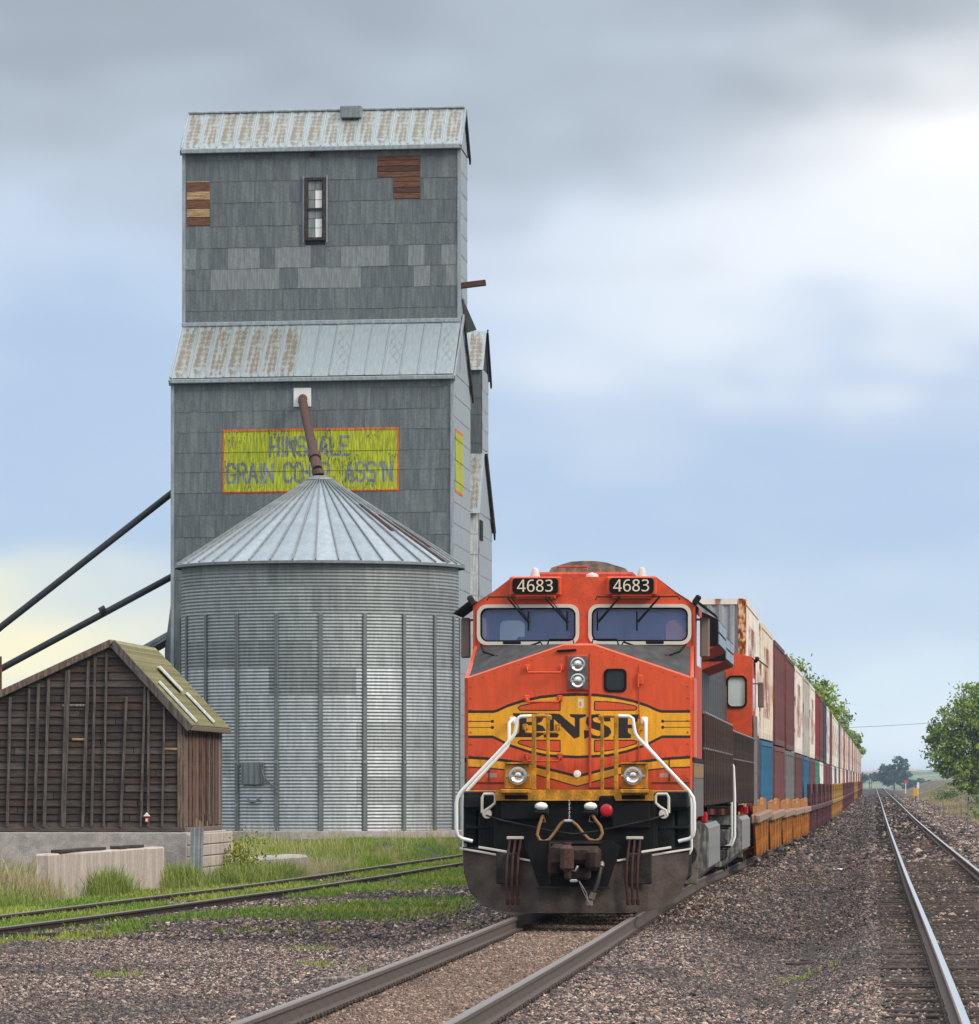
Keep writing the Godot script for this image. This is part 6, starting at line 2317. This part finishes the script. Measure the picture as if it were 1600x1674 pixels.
func make_train() -> void:
	var cols := {
		"white": [rgb(240, 236, 228), "white"], "cream": [rgb(234, 222, 204), "cream"], "pale": [rgb(188, 184, 178), "pale grey"], "maroon": [rgb(138, 74, 70), "brownish red"], "brown": [rgb(120, 72, 62), "brown"],
		"red": [rgb(166, 42, 48), "bright red"], "navy": [rgb(46, 58, 92), "navy blue"], "blue": [rgb(46, 120, 160), "blue"], "green": [rgb(72, 160, 138), "sea green"], "pink": [rgb(222, 178, 166), "faded pink"], "grey": [rgb(138, 136, 134), "grey"]}
	var up := ["white", "cream", "maroon", "maroon", "white", "pale", "white", "red", "maroon", "navy", "white", "brown", "cream", "white", "white", "blue", "pink", "white", "maroon", "cream", "pink", "white", "maroon", "pale", "white", "pink", "maroon", "white", "cream", "maroon", "pink", "white", "maroon", "cream", "pink", "white", "maroon", "pale", "pink", "white", "maroon", "pink"]
	var down := ["maroon", "blue", "maroon", "grey", "brown", "blue", "maroon", "green", "white", "maroon", "maroon", "maroon", "white", "blue", "white", "maroon", "white", "pink", "maroon", "white", "maroon", "grey", "white", "maroon", "pink", "maroon", "white", "blue", "maroon", "pink", "white", "maroon", "maroon", "white", "pink", "maroon", "brown", "white", "maroon", "pink", "maroon", "brown"]
	var mats := {}
	var posts := {}
	for k in cols:
		if k in ["white", "cream", "pale", "pink"]:
			mats[k] = mat(cols[k][0], 0.55, 0.0, T.rusty_paint, 0.16)
			posts[k] = mat(cols[k][0], 0.7, 0.0, T.rusty_paint, 0.5)
		else:
			mats[k] = mat(cols[k][0], 0.6, 0.0, T.streak, 0.35)
			posts[k] = mats[k]
	var rusted := mat(rgb(236, 220, 204), 0.75, 0.0, T.rusty_post, 0.8)
	var proto := {}
	var d := 112.6
	for i in up.size():
		var x := curve(TRAIN_X, d + 0.5)
		var y := curve(TRAIN_Y, d + 6.0)
		var turn := -(curve(TRAIN_X, d + 12) - curve(TRAIN_X, d)) / 12.0
		var pitch := -(curve(TRAIN_Y, d + 12) - curve(TRAIN_Y, d)) / 12.0
		for lvl in 2:
			var c: String = up[i] if lvl else down[i]
			var near := i < 9
			var key := "%s%d%s" % [c, lvl, str(near) if i else "first"]
			var label: String
			if lvl:
				label = "%s upper-tier container stacked over a %s one, %s behind the locomotives" % [cols[c][1], cols[down[i]][1], ordinal(i)]
			else:
				label = "%s lower-tier container under a %s one, %s behind the locomotives" % [cols[c][1], cols[up[i]][1], ordinal(i)]
			var o: Node3D
			if proto.has(key):
				o = dup(proto[key], label)
			else:
				o = make_container(2.9 if lvl else 2.59, mats[c], rusted if i == 0 else posts[c], label, near, c in ["white", "cream"] and lvl == 1)
				proto[key] = o
			o.position = Vector3(x, y + 0.42 + (2.62 if lvl else 0.0), -d)
			o.rotation = Vector3(pitch, turn, 0)
		d += 14.85
	# the cars under them
	var wc := [[mat(rgb(206, 130, 46), 0.65, 0.0, T.grime, 0.7), mat(rgb(206, 168, 142), 0.7, 0.0, T.streak, 0.7), "orange"], [mat(rgb(116, 66, 68), 0.7, 0.0, T.grime, 0.7), mat(rgb(104, 52, 54), 0.7, 0.0, T.grime, 0.8), "dark maroon"], [mat(rgb(204, 148, 60), 0.65, 0.0, T.grime, 0.7), mat(rgb(190, 140, 60), 0.7, 0.0, T.grime, 0.8), "yellow"]]
	var order := [0, 0, 0, 0, 0, 1, 1, 1, 1, 1, 2, 2, 2, 2, 2, 1, 1, 1, 1, 1, 1, 1, 1, 1, 1, 2, 2, 2, 2, 2, 1, 1, 1, 1, 1, 1, 1, 1, 1, 1, 2, 2]
	d = 111.3
	for i in up.size():
		var k: int = order[i]
		var near := i < 10
		var key := "well%d%s" % [k, near]
		var label: String = "%s well car under a %s container, %s behind the locomotives" % [wc[k][2], cols[down[i]][1], ordinal(i)]
		var o: Node3D
		if proto.has(key):
			o = dup(proto[key], label)
		else:
			o = make_well(wc[k][0], wc[k][1], label, near, 0 if k == 0 else 1)
			proto[key] = o
		o.position = Vector3(curve(TRAIN_X, d + 0.5), curve(TRAIN_Y, d + 6.0), -d)
		o.rotation = Vector3(-(curve(TRAIN_Y, d + 12) - curve(TRAIN_Y, d)) / 12.0, -(curve(TRAIN_X, d + 12) - curve(TRAIN_X, d)) / 12.0, 0)
		d += 14.85


# ---- trees and plants -----------------------------------------------------------------------------------

func make_tree(called: String, label: String, x: float, d: float, h: float, crown: Array, leaves: int, leaf: float, sd: int, hue: Color, group := "") -> void:
	# crown: blobs of [dx, height, dz, radius, squash]
	rng.seed = sd
	var base := ground_y(x, d) - 0.15
	var e := thing(called, label, "tree", Vector3(x, base, -d), 0.0, group)
	var b := MB.new()
	var fork := h * 0.3
	b.tube([Vector3(0, 0, 0), Vector3(rnd(-0.1, 0.1), fork * 0.5, 0), Vector3(rnd(-0.2, 0.2), fork, 0), Vector3(rnd(-0.4, 0.4), h * 0.75, 0)], h * 0.026, 8, h * 0.008)
	for c in crown:
		var t := Vector3(c[0], c[1], c[2])
		b.tube([Vector3(0, fork * rnd(0.6, 1.1), 0), t * Vector3(0.4, 0.0, 0.4) + Vector3(0, lerpf(fork, t.y, 0.55), 0), t], h * 0.012, 6, h * 0.003)
		for k in 4:
			var q := t + Vector3(rnd(-1, 1), rnd(-0.3, 1), rnd(-1, 1)) * float(c[3]) * 0.8
			b.tube([t * 0.9 + Vector3(0, t.y * 0.06, 0), q], h * 0.004, 4, h * 0.0015, false)
	obj("trunk", b, M.bark, e)
	var total := 0.0
	for c in crown:
		total += float(c[3]) * float(c[3])
	b = MB.new()
	b.tinted = true
	for c in crown:
		var n := int(leaves * float(c[3]) * float(c[3]) / total)
		# leaves gather in sprays over the blob, leaving gaps between
		var sprays := []
		for k in int(10 + n / 42.0):
			var v := Vector3(rng.randfn(), rng.randfn(), rng.randfn()).normalized()
			v *= pow(rng.randf(), 0.33)
			sprays.append([Vector3(c[0], c[1], c[2]) + Vector3(v.x, v.y * float(c[4]), v.z) * float(c[3]), rnd(0.14, 0.3) * float(c[3]), rnd(0.72, 1.28)])
		for k in n:
			var s: Array = sprays[rng.randi() % sprays.size()]
			var p: Vector3 = s[0] + Vector3(rng.randfn(), rng.randfn() * 0.7, rng.randfn()) * float(s[1]) * 0.62
			var a := Vector3(rng.randfn(), rng.randfn(), rng.randfn()).normalized()
			var u := a.cross(Vector3(rng.randfn(), rng.randfn(), rng.randfn())).normalized() * leaf * rnd(0.6, 1.2)
			var w := a.cross(u).normalized() * leaf * rnd(0.35, 0.6)
			var k2: float = s[2] * rnd(0.8, 1.2)
			b.tint = Color(hue.r * k2 * rnd(0.9, 1.15), hue.g * k2, hue.b * k2)
			b.tri(p - u, p + w, p + u)
			b.tri(p - u, p + u, p - w)
	obj("crown", b, M.leaf, e)


func make_trees() -> void:
	var g := Color(0.21, 0.29, 0.042)
	make_tree("leafy_tree", "big leafy green tree right of the main track near the picture's edge", 9.4, 520, 12.6, [[-2.4, 3.2, 0.4, 1.7, 0.7], [-0.6, 1.6, 1.2, 1.7, 0.8], [1.4, 1.4, 1.2, 1.9, 0.8], [3.4, 1.6, 1.2, 2.2, 0.8], [4.8, 3.2, 0, 2.4, 0.8], [-3.0, 4.8, 0, 2.3, 0.8], [-1.6, 7.4, 0.6, 2.6, 0.9], [0.6, 9.4, 0, 2.7, 0.95], [2.6, 8.0, 0.4, 3.0, 0.9], [-0.4, 5.2, -0.5, 2.8, 0.8], [2.8, 4.8, 0, 2.8, 0.8], [1.8, 11.0, 0.3, 1.8, 0.9], [-3.9, 6.3, 0.2, 1.3, 0.8], [5, 6.4, 0, 2.6, 0.9], [-0.9, 2.9, 0.5, 1.8, 0.6], [1.6, 2.6, 0.8, 2.0, 0.6]], 30000, 0.2, 101, g)
	var row := "trees along the far side of the train"
	make_tree("leafy_tree", "leafy tree rising nearest of those behind the container train", -7.9, 420, 12.8, [[0, 10.4, 0, 2.6, 0.9], [2.0, 9.4, 0, 2.2, 0.8], [-2.2, 9.0, 0, 2.2, 0.9], [0.6, 7.4, 0, 3.0, 0.8], [3.2, 6.0, 0, 1.8, 0.8]], 10000, 0.2, 102, g * 1.0, row)
	make_tree("leafy_tree", "leafy tree second from left behind the containers, rounded top", -8.4, 545, 14.2, [[0, 11.4, 0, 2.6, 0.9], [2.4, 10.2, 0, 2.3, 0.9], [-2.4, 10.2, 0, 2.4, 0.8], [1.4, 7.8, 0, 3.0, 0.8], [3.4, 7.0, 0, 1.9, 0.8]], 10000, 0.22, 103, g * 1.05, row)
	make_tree("leafy_tree", "leafy tree third along behind the containers, where the tops step down", -9.6, 735, 15.2, [[0, 11.9, 0, 3.0, 0.9], [3.0, 10.4, 0, 2.7, 0.9], [-2.6, 10.6, 0, 2.7, 0.8], [2.0, 8.0, 0, 3.4, 0.8], [4.6, 8.2, 0, 2.0, 0.8]], 9000, 0.27, 104, g, row)
	make_tree("leafy_tree", "lowest farthest leafy tree at the tail end of the container train", -9.3, 880, 13.6, [[0, 10.6, 0, 2.6, 0.9], [2.6, 8.8, 0, 2.4, 0.9], [4.6, 7.4, 0, 1.9, 0.7], [1.0, 6.6, 0, 3.0, 0.8], [3.2, 6.4, 0, 2.2, 0.8]], 7500, 0.29, 105, g * 0.95, row)
	var far := func(a: Array, k: float) -> Array:
		var r := []
		for q in a:
			r.append([q[0] * k, q[1] * k, q[2] * k, q[3] * k, q[4]])
		return r
	make_tree("round_tree", "hazy blue-green round tree beyond the crest of the main track", 5.6, 2200, 15.5, far.call([[-1.5, 5.0, 0, 1.9, 0.9], [1.3, 6.3, 0, 2.0, 1.0], [0, 4.0, 0, 2.5, 0.9], [2.0, 4.2, 0, 1.6, 0.9], [-2.2, 3.8, 0, 1.5, 0.9]], 1.95), 6500, 0.6, 106, Color(0.07, 0.105, 0.05))
	make_tree("low_tree", "low hazy tree right of the round tree on the skyline", 15.0, 2250, 10.5, far.call([[-1.5, 3.4, 0, 1.6, 0.8], [1.2, 3.7, 0, 1.6, 0.8], [3.4, 3.3, 0, 1.5, 0.7]], 1.8), 3000, 0.6, 107, Color(0.08, 0.115, 0.055))
	make_tree("low_tree", "low hazy tree left of the round tree beside the train's tail", -5.0, 2300, 9.5, far.call([[-1.5, 2.9, 0, 1.4, 0.7], [1.2, 3.0, 0, 1.4, 0.7], [3.6, 2.8, 0, 1.2, 0.7]], 1.8), 2600, 0.6, 108, Color(0.09, 0.12, 0.06))
	rng.seed = 77
	# bushes on the right bank
	var k := 0
	for q in [[7.0, 330, 1.1], [9.2, 430, 1.4], [5.4, 232, 0.6], [7.6, 560, 1.5]]:
		rng.seed = 200 + k
		var e := thing("bush", ["low green bush on the dry bank right of the main track, second nearest", "green bush on the dry bank below the big tree", "small green bush at the bank's foot, nearest the camera", "far green bush on the dry bank near the crest"][k], "bush", Vector3(q[0], ground_y(q[0], q[1]) - 0.1, -q[1]))
		var b := MB.new()
		b.tinted = true
		for i in 900:
			var v: Vector3 = Vector3(rng.randfn(), absf(rng.randfn()) * 0.6, rng.randfn()) * q[2] * 0.55
			var a := Vector3(rng.randfn(), rng.randfn(), rng.randfn()).normalized()
			var u := a.cross(Vector3(rng.randfn(), rng.randfn(), rng.randfn())).normalized() * 0.12
			var w := a.cross(u).normalized() * 0.07
			var k2 := rnd(0.7, 1.3)
			b.tint = Color(0.10 * k2, 0.16 * k2, 0.035 * k2)
			b.tri(v - u, v + w, v + u)
			b.tri(v - u, v + u, v - w)
		obj("foliage", b, M.leaf, e)
		b = MB.new()
		for i in 5:
			b.tube([Vector3(0, 0, 0), Vector3(rnd(-0.4, 0.4), 0.4, rnd(-0.4, 0.4)) * q[2]], 0.02, 4, 0.008, false)
		obj("stems", b, M.bark, e)
		k += 1
	# yellow-green weed at the shed's corner
	rng.seed = 300
	var wd := thing("weed", "bushy yellow-green weed at the right corner of the shed's foundation", "weed", Vector3(-14.05, -0.42, -112.5))
	var b := MB.new()
	b.tinted = true
	for i in 1500:
		var v := Vector3(rng.randfn() * 0.24, absf(rng.randfn()) * 0.36 + 0.08, rng.randfn() * 0.3)
		var a := Vector3(rng.randfn(), rng.randfn(), rng.randfn()).normalized()
		var u := a.cross(Vector3(rng.randfn(), rng.randfn(), rng.randfn())).normalized() * 0.04
		var w := a.cross(u).normalized() * 0.022
		var k2 := rnd(0.7, 1.3)
		b.tint = Color(0.26 * k2, 0.28 * k2, 0.03 * k2)
		b.tri(v - u, v + w, v + u)
		b.tri(v - u, v + u, v - w)
	obj("foliage", b, M.leaf, wd)
	b = MB.new()
	for i in 9:
		b.tube([Vector3(0, 0, 0), Vector3(rnd(-0.3, 0.3), 0.7, rnd(-0.3, 0.3))], 0.012, 4, 0.005, false)
	obj("stems", b, M.bark, wd)


func make_trackside() -> void:
	var list := [
		["yellow", "track_marker", "yellow trackside marker plate on a dark post right of the main line", 3.75, 560.0, 1.9],
		["white", "track_post", "white-topped thin post just behind the yellow marker", 4.3, 600.0, 2.3],
		["plain", "fence_post", "plain grey post at the bank's foot between marker and tagged post", 4.5, 375.0, 1.9],
		["plain", "fence_post", "short grey post just left of the tagged post", 5.2, 335.0, 1.3],
		["tag", "track_marker", "tall grey post with small white numbered tag, nearest on the right", 4.0, 238.0, 1.85],
		["signal", "signal_post", "distant white post with red top on the right skyline", 4.2, 880.0, 2.0],
		["pole", "signal_mast", "thin distant mast between the train's tail and main line crest", -1.9, 1040.0, 3.0]]
	for q in list:
		var e := thing(q[1], q[2], "post", Vector3(q[3], ground_y(q[3], q[4]) - 0.1, -q[4]))
		var b := MB.new()
		var h: float = q[5]
		b.box(Vector3(0, h / 2, 0), Vector3(0.065 if q[4] < 700 else 0.14, h, 0.07), 0.01)
		obj("post", b, M.white if q[0] in ["white", "signal"] else M.grill_dark if q[0] == "yellow" else M.steel3, e)
		b = MB.new()
		if q[0] == "yellow":
			b.box(Vector3(0, h * 0.66, 0.05), Vector3(0.42, 0.85, 0.04), 0.01)
			obj("plate", b, mat(rgb(240, 166, 30), 0.5), e)
		elif q[0] == "white":
			b.box(Vector3(0, h - 0.4, 0.05), Vector3(0.26, 0.7, 0.06), 0.01)
			obj("plate", b, M.white, e)
		elif q[0] == "tag":
			b.box(Vector3(0, h - 0.12, 0.045), Vector3(0.26, 0.3, 0.02), 0.006)
			var pl := obj("tag", b, M.steel_pale, e)
			b = MB.new()
			b.box(Vector3(0.02, h - 0.12, 0.06), Vector3(0.05, 0.18, 0.006))
			obj("mark", b, M.grill_dark, pl)
		elif q[0] == "signal":
			b.box(Vector3(0, h + 0.1, 0.0), Vector3(0.5, 0.5, 0.1), 0.02)
			obj("head", b, mat(rgb(208, 84, 70), 0.6), e)
		elif q[0] == "pole":
			b.box(Vector3(0, h - 0.2, 0.0), Vector3(0.5, 0.14, 0.1), 0.02)
			obj("arm", b, M.steel3, e)
	# the wire across the sky, and its poles hidden behind the trees
	var ends := []
	for x in [-13.5, 15.5]:
		var p := thing("utility_pole", "wooden utility pole hidden %s, carrying the thin wire" % ("behind the train" if x < 0 else "behind the big tree"), "utility pole", Vector3(x, ground_y(x, 640) - 0.2, -640))
		var b := MB.new()
		b.tube([Vector3(0, 0, 0), Vector3(0, 8.9, 0)], 0.14, 10, 0.1)
		obj("pole", b, M.bark, p)
		b = MB.new()
		b.box(Vector3(0, 8.6, 0.1), Vector3(1.2, 0.1, 0.1), 0.01)
		obj("crossarm", b, M.bark, p)
		ends.append(p.position + Vector3(0, 8.7, 0.1))
	var b := MB.new()
	var pts := []
	for i in 13:
		var t := i / 12.0
		pts.append(ends[0].lerp(ends[1], t) - Vector3(0, 0.35 * sin(PI * t), 0))
	b.tube(pts, 0.022, 5)
	tag(obj("power_line", b, M.black), "thin dark wire crossing the pale sky above the main line", "wire")
	# splintered timbers and scraps in the gravel
	var bits := [[-5.05, 49.4, 0.75, 0.07, 0.35, "weathered broken board lying in gravel left of the near rail", 0], [-0.95, 63.0, 0.5, 0.1, 0.9, "dark broken timber lump between the tracks, nearest the locomotive", 1], [-1.1, 104.0, 0.7, 0.07, 0.5, "dark splinter of timber between the tracks, farther one", 1], [-0.75, 45.0, 0.28, 0.06, 0.2, "small dark bark scrap beside the main line's left rail", 1], [-12.0, 70.5, 1.3, 0.1, 0.1, "rotten dark timber lying beside the old siding's near rail", 1]]
	for q in bits:
		b = MB.new()
		b.box(Vector3(0, 0, 0), Vector3(q[2], q[3] * 0.6, q[3] * 1.6), 0.012, Basis(Vector3.BACK, 0.05))
		b.box(Vector3(q[2] * 0.2, q[3] * 0.25, 0.01), Vector3(q[2] * 0.5, q[3] * 0.4, q[3] * 0.9), 0.01, Basis(Vector3.BACK, -0.07))
		var o := obj("broken_timber", b, M.wood_v[2] if q[6] == 0 else M.wood_dark[1])
		o.position = Vector3(q[0], ground_y(q[0], q[1]) + 0.03, -q[1])
		o.rotation.y = q[4]
		tag(o, q[5], "timber")
	b = MB.new()
	b.box(Vector3.ZERO, Vector3(0.34, 0.02, 0.5), 0.004, Basis(Vector3.RIGHT, 0.08))
	var pp := obj("scrap_sheet", b, M.white)
	pp.position = Vector3(-1.05, ground_y(-1.05, 132.0) + 0.04, -132.0)
	tag(pp, "small pale scrap of sheet lying on the gravel between the tracks", "scrap")


func tuft(sd: int, blades: int, h: float, spread: float, w: float, m: Material) -> ArrayMesh:
	rng.seed = sd
	var b := MB.new()
	for i in blades:
		var a := rnd(0, TAU)
		var o := Vector3(cos(a), 0, sin(a)) * rnd(0, spread * 0.5)
		var lean := Vector3(cos(a), 0, sin(a)) * rnd(0.05, 0.5) * h
		var hh := h * rnd(0.5, 1.0)
		var s := Vector3(-sin(a + rnd(-1, 1)), 0, cos(a)) * w
		var mid := o + lean * 0.35 + Vector3(0, hh * 0.6, 0)
		var tip := o + lean + Vector3(0, hh, 0)
		b.quad(o - s, o + s, mid + s * 0.7, mid - s * 0.7)
		b.tri(mid - s * 0.7, mid + s * 0.7, tip)
	return b.mesh(m)


func scatter(called: String, mesh: Mesh, list: Array, label := "", category := "") -> void:   # list of [position, scale, turn, colour]
	var mm := MultiMesh.new()
	mm.transform_format = MultiMesh.TRANSFORM_3D
	mm.use_colors = true
	mm.mesh = mesh
	mm.instance_count = list.size()
	var buf := PackedFloat32Array()
	buf.resize(list.size() * 16)
	for i in list.size():
		var q: Array = list[i]
		var t := Basis.from_euler(q[2]).scaled(Vector3(q[1].x, q[1].y, q[1].z)) if q[1] is Vector3 else Basis.from_euler(q[2]) * float(q[1])
		var p: Vector3 = q[0]
		var c: Color = q[3]
		var o := i * 16
		buf[o] = t.x.x; buf[o + 1] = t.y.x; buf[o + 2] = t.z.x; buf[o + 3] = p.x
		buf[o + 4] = t.x.y; buf[o + 5] = t.y.y; buf[o + 6] = t.z.y; buf[o + 7] = p.y
		buf[o + 8] = t.x.z; buf[o + 9] = t.y.z; buf[o + 10] = t.z.z; buf[o + 11] = p.z
		buf[o + 12] = c.r; buf[o + 13] = c.g; buf[o + 14] = c.b; buf[o + 15] = 1.0
	mm.buffer = buf
	var o := MultiMeshInstance3D.new()
	o.name = numbered(called)
	o.multimesh = mm
	add_child(o)
	o.set_meta("kind", "stuff")
	if label:
		tag(o, label, category)


func near_rail(x: float, d: float, w: float) -> bool:
	for k in [MAIN_X, TRAIN_X, OLD_X]:
		var c := absf(x - curve(k, d))
		if absf(c - 0.7525) < w and (k != OLD_X or d < 149):
			return true
	return false


func make_plants() -> void:
	var gm := StandardMaterial3D.new()
	gm.vertex_color_use_as_albedo = true
	gm.roughness = 0.8
	gm.backlight_enabled = true
	gm.backlight = Color(0.4, 0.45, 0.15)
	var tall := tuft(401, 12, 0.6, 0.3, 0.008, gm)
	var short := tuft(402, 12, 0.11, 0.22, 0.007, gm)
	var dry := tuft(403, 9, 0.6, 0.24, 0.005, gm)
	rng.seed = 404
	var a := []
	var s := []
	var y := []
	for i in 90000:
		var d := 60.0 + 105.0 * pow(rng.randf(), 0.9)
		var x := rnd(-0.1715 * d - 2.0, -6.0)
		if near_rail(x, d, 0.14) or (x < -14.4 and d > 107.0 and d < 114.4) or (absf(x + 15.1) < 0.3 and d > 92.4 and d < 104.6):
			continue
		if Vector2(x + 17.84, d - 163).length() < 6.2 + 0.8 * patch.get_noise_2d(x * 20, d * 20):
			continue
		var g := grass_cover(x, d)
		if rng.randf() > g:
			continue
		var p := Vector3(x, ground_y(x, d) - 0.02, -d)
		var t := patch.get_noise_2d(x * 8, d * 5)
		var c := Color(0.17, 0.27, 0.03).lerp(Color(0.34, 0.36, 0.06), clampf(0.35 + t * 1.4 + rnd(-0.2, 0.2), 0, 1))
		var high := sst(112, 128, d) * (0.42 + t * 1.2) * sst(curve(OLD_X, d) + 0.2, curve(OLD_X, d) - 0.9, x)
		if rng.randf() < high and absf(x - curve(OLD_X, d)) > 1.25:
			a.append([p, rnd(0.45, 0.95) * (0.8 if d < 145 else 0.45), Vector3(0, rnd(0, TAU), 0), c])
			if rng.randf() < 0.1:
				y.append([p, rnd(0.7, 1.3), Vector3(0, rnd(0, TAU), 0), Color(0.46, 0.38, 0.22) * rnd(0.8, 1.2)])
		else:
			s.append([p, rnd(0.6, 1.5), Vector3(0, rnd(0, TAU), 0), c])
	# clumps against the old wall, the shed and the left edge
	for q in [[-14.75, 97.0, 0.45, 1.0, 260, 0], [-14.5, 104.9, 0.5, 1.0, 300, 0], [-15.9, 92.0, 0.9, 0.9, 300, 0], [-15.6, 88.0, 1.0, 0.75, 240, 0], [-16.4, 95.0, 0.5, 1.0, 200, 0], [-16.0, 90.6, 0.8, 1.4, 260, 1], [-15.2, 91.3, 0.5, 0.9, 180, 1], [-16.8, 106.6, 1.4, 0.8, 260, 1], [-13.6, 108.6, 0.6, 0.9, 320, 0], [-12.9, 112, 0.8, 0.9, 380, 0], [-13.6, 119.0, 1.0, 0.8, 320, 1], [-13.0, 115.5, 0.6, 0.7, 200, 1], [-15.6, 90.4, 0.5, 0.8, 200, 1], [-14.0, 124.0, 1.2, 0.7, 200, 1], [-15.4, 105.6, 0.9, 0.9, 160, 1], [-17.5, 104, 1.5, 1.0, 300, 0], [-14.9, 92.4, 0.3, 0.5, 90, 1], [-14.8, 101, 0.5, 0.3, 90, 1]]:
		for i in q[4]:
			var x: float = q[0] + rng.randfn() * q[2] * 0.5
			var d: float = q[1] + rng.randfn() * q[2] * 1.2
			if (x < -14.44 and d > 107.0) or (absf(x - (-15.3 + (d - 92.8) * 0.04)) < 0.2 and d > 92.6 and d < 104.4) or absf(x - curve(OLD_X, d)) < 1.0:
				continue
			var p := Vector3(x, ground_y(x, d) - 0.02, -d)
			if q[5] == 0:
				a.append([p, q[3] * rnd(0.6, 1.2), Vector3(0, rnd(0, TAU), 0), Color(0.17, 0.25, 0.045).lerp(Color(0.3, 0.32, 0.08), rng.randf())])
			else:
				y.append([p, q[3] * rnd(0.7, 1.3), Vector3(0, rnd(0, TAU), 0), Color(0.46, 0.38, 0.23) * rnd(0.75, 1.2)])
	for q in [[-0.95, 42.0, 50], [-4.9, 52.0, 26], [-6.6, 60.0, 30], [-7.4, 66.0, 40], [-5.9, 72.0, 30], [-0.9, 58.0, 20], [-8.6, 57.0, 30]]:
		for i in q[2]:
			var x: float = q[0] + rng.randfn() * 0.13
			var d: float = q[1] + rng.randfn() * 0.5
			s.append([Vector3(x, ground_y(x, d) - 0.01, -d), rnd(0.4, 1.0), Vector3(0, rnd(0, TAU), 0), Color(0.26, 0.3, 0.06)])
	# dry grass on the right bank
	for i in 16000:
		var d := 110.0 + 700.0 * pow(rng.randf(), 1.6)
		var x := curve(MAIN_X, d) + rnd(3.2, 14.0)
		if x > 0.021 * d + 1.5 or rng.randf() > dry_cover(x, d):
			continue
		var k := rnd(0.8, 1.2)
		y.append([Vector3(x, ground_y(x, d) - 0.02, -d), rnd(0.5, 1.0), Vector3(0, rnd(0, TAU), 0), Color(0.42 * k, 0.33 * k, 0.18 * k).lerp(Color(0.16, 0.2, 0.06), 0.8 if patch.get_noise_2d(x * 4, d * 0.8) > 0.15 else 0.0)])
	scatter("tall_grass", tall, a)
	scatter("short_grass", short, s)
	scatter("dry_grass", dry, y)


func make_stones() -> void:
	rng.seed = 500
	var palette := [Color(0.15, 0.105, 0.085), Color(0.045, 0.039, 0.037), Color(0.23, 0.145, 0.115), Color(0.08, 0.065, 0.058), Color(0.34, 0.235, 0.18), Color(0.03, 0.027, 0.027), Color(0.20, 0.11, 0.09), Color(0.46, 0.36, 0.28), Color(0.055, 0.047, 0.044), Color(0.12, 0.095, 0.085), Color(0.035, 0.031, 0.03)]
	var lists := [[], [], []]
	for i in 720000:
		var f := rng.randf()
		var d := 35.5 + 34.5 * pow(rng.randf(), 1.1) if f < 0.64 else 70.0 + 60.0 * rng.randf() if f < 0.88 else 130.0 + 620.0 * pow(rng.randf(), 2.2)
		var x := rnd(-0.1715 * d - 0.8, 0.0191 * d + 2.6) if d < 130 else rnd(-8.0, 0.0191 * d + 1.6)
		var g := grass_cover(x, d)
		if d < 160 and rng.randf() < g * 0.93:
			continue
		if rng.randf() < dry_cover(x, d) * 0.85:
			continue
		if near_rail(x, d, 0.08):
			continue
		var m := absf(x - curve(MAIN_X, d))
		var t := absf(x - curve(TRAIN_X, d))
		var small := false
		if m < 1.35 and rng.randf() < 0.84:
			continue
		if t < 0.68:
			if rng.randf() < 0.12:
				continue
			small = true
		var sz := rnd(0.008, 0.022) if d < 70 else rnd(0.014, 0.034) if d < 130 else rnd(0.03, 0.06) * (1.0 + d / 500.0)
		if rng.randf() < 0.06:
			sz *= 1.5
		if small:
			sz *= 0.85
		var c: Color = palette[rng.randi() % 11]
		c = c * rnd(0.8, 1.35)
		var p := patch.get_noise_2d(x * 5, d * 5)
		c = c.lerp(Color(0.04, 0.035, 0.034), clampf(p * 1.6 - 0.05, 0, 0.5))
		c = c.lerp(Color(0.04, 0.035, 0.034), 0.45 * sst(1.6, 0.6, absf(x - lerpf(curve(TRAIN_X, d), curve(MAIN_X, d), 0.55))) * sst(48, 62, d))
		if small:
			c = c.lerp(Color(0.29, 0.175, 0.115), 0.35)
		lists[i % 3].append([Vector3(x, ground_y(x, d) + sz * rnd(-0.1, 0.45), -d), Vector3(sz * rnd(0.8, 1.4), sz * rnd(0.6, 1.0), sz * rnd(0.8, 1.4)), Vector3(rnd(0, TAU), rnd(0, TAU), rnd(0, TAU)), c])
	for k in 3:
		rng.seed = 510 + k
		var b := MB.new()
		var pts := []
		for v in [Vector3(1, 0, 0), Vector3(-1, 0, 0), Vector3(0, 1, 0), Vector3(0, -1, 0), Vector3(0, 0, 1), Vector3(0, 0, -1)]:
			pts.append((v + Vector3(rnd(-0.35, 0.35), rnd(-0.35, 0.35), rnd(-0.35, 0.35))) * rnd(0.8, 1.25))
		for f in [[0, 2, 4], [2, 1, 4], [1, 3, 4], [3, 0, 4], [2, 0, 5], [1, 2, 5], [3, 1, 5], [0, 3, 5]]:
			# each face broken once more so the stone is not a plain octahedron
			var mid: Vector3 = (pts[f[0]] + pts[f[1]] + pts[f[2]]) / 3.0 * rnd(1.15, 1.5)
			b.tri(pts[f[0]], pts[f[1]], mid)
			b.tri(pts[f[1]], pts[f[2]], mid)
			b.tri(pts[f[2]], pts[f[0]], mid)
		scatter("ballast_stones", b.mesh(M.stone), lists[k])
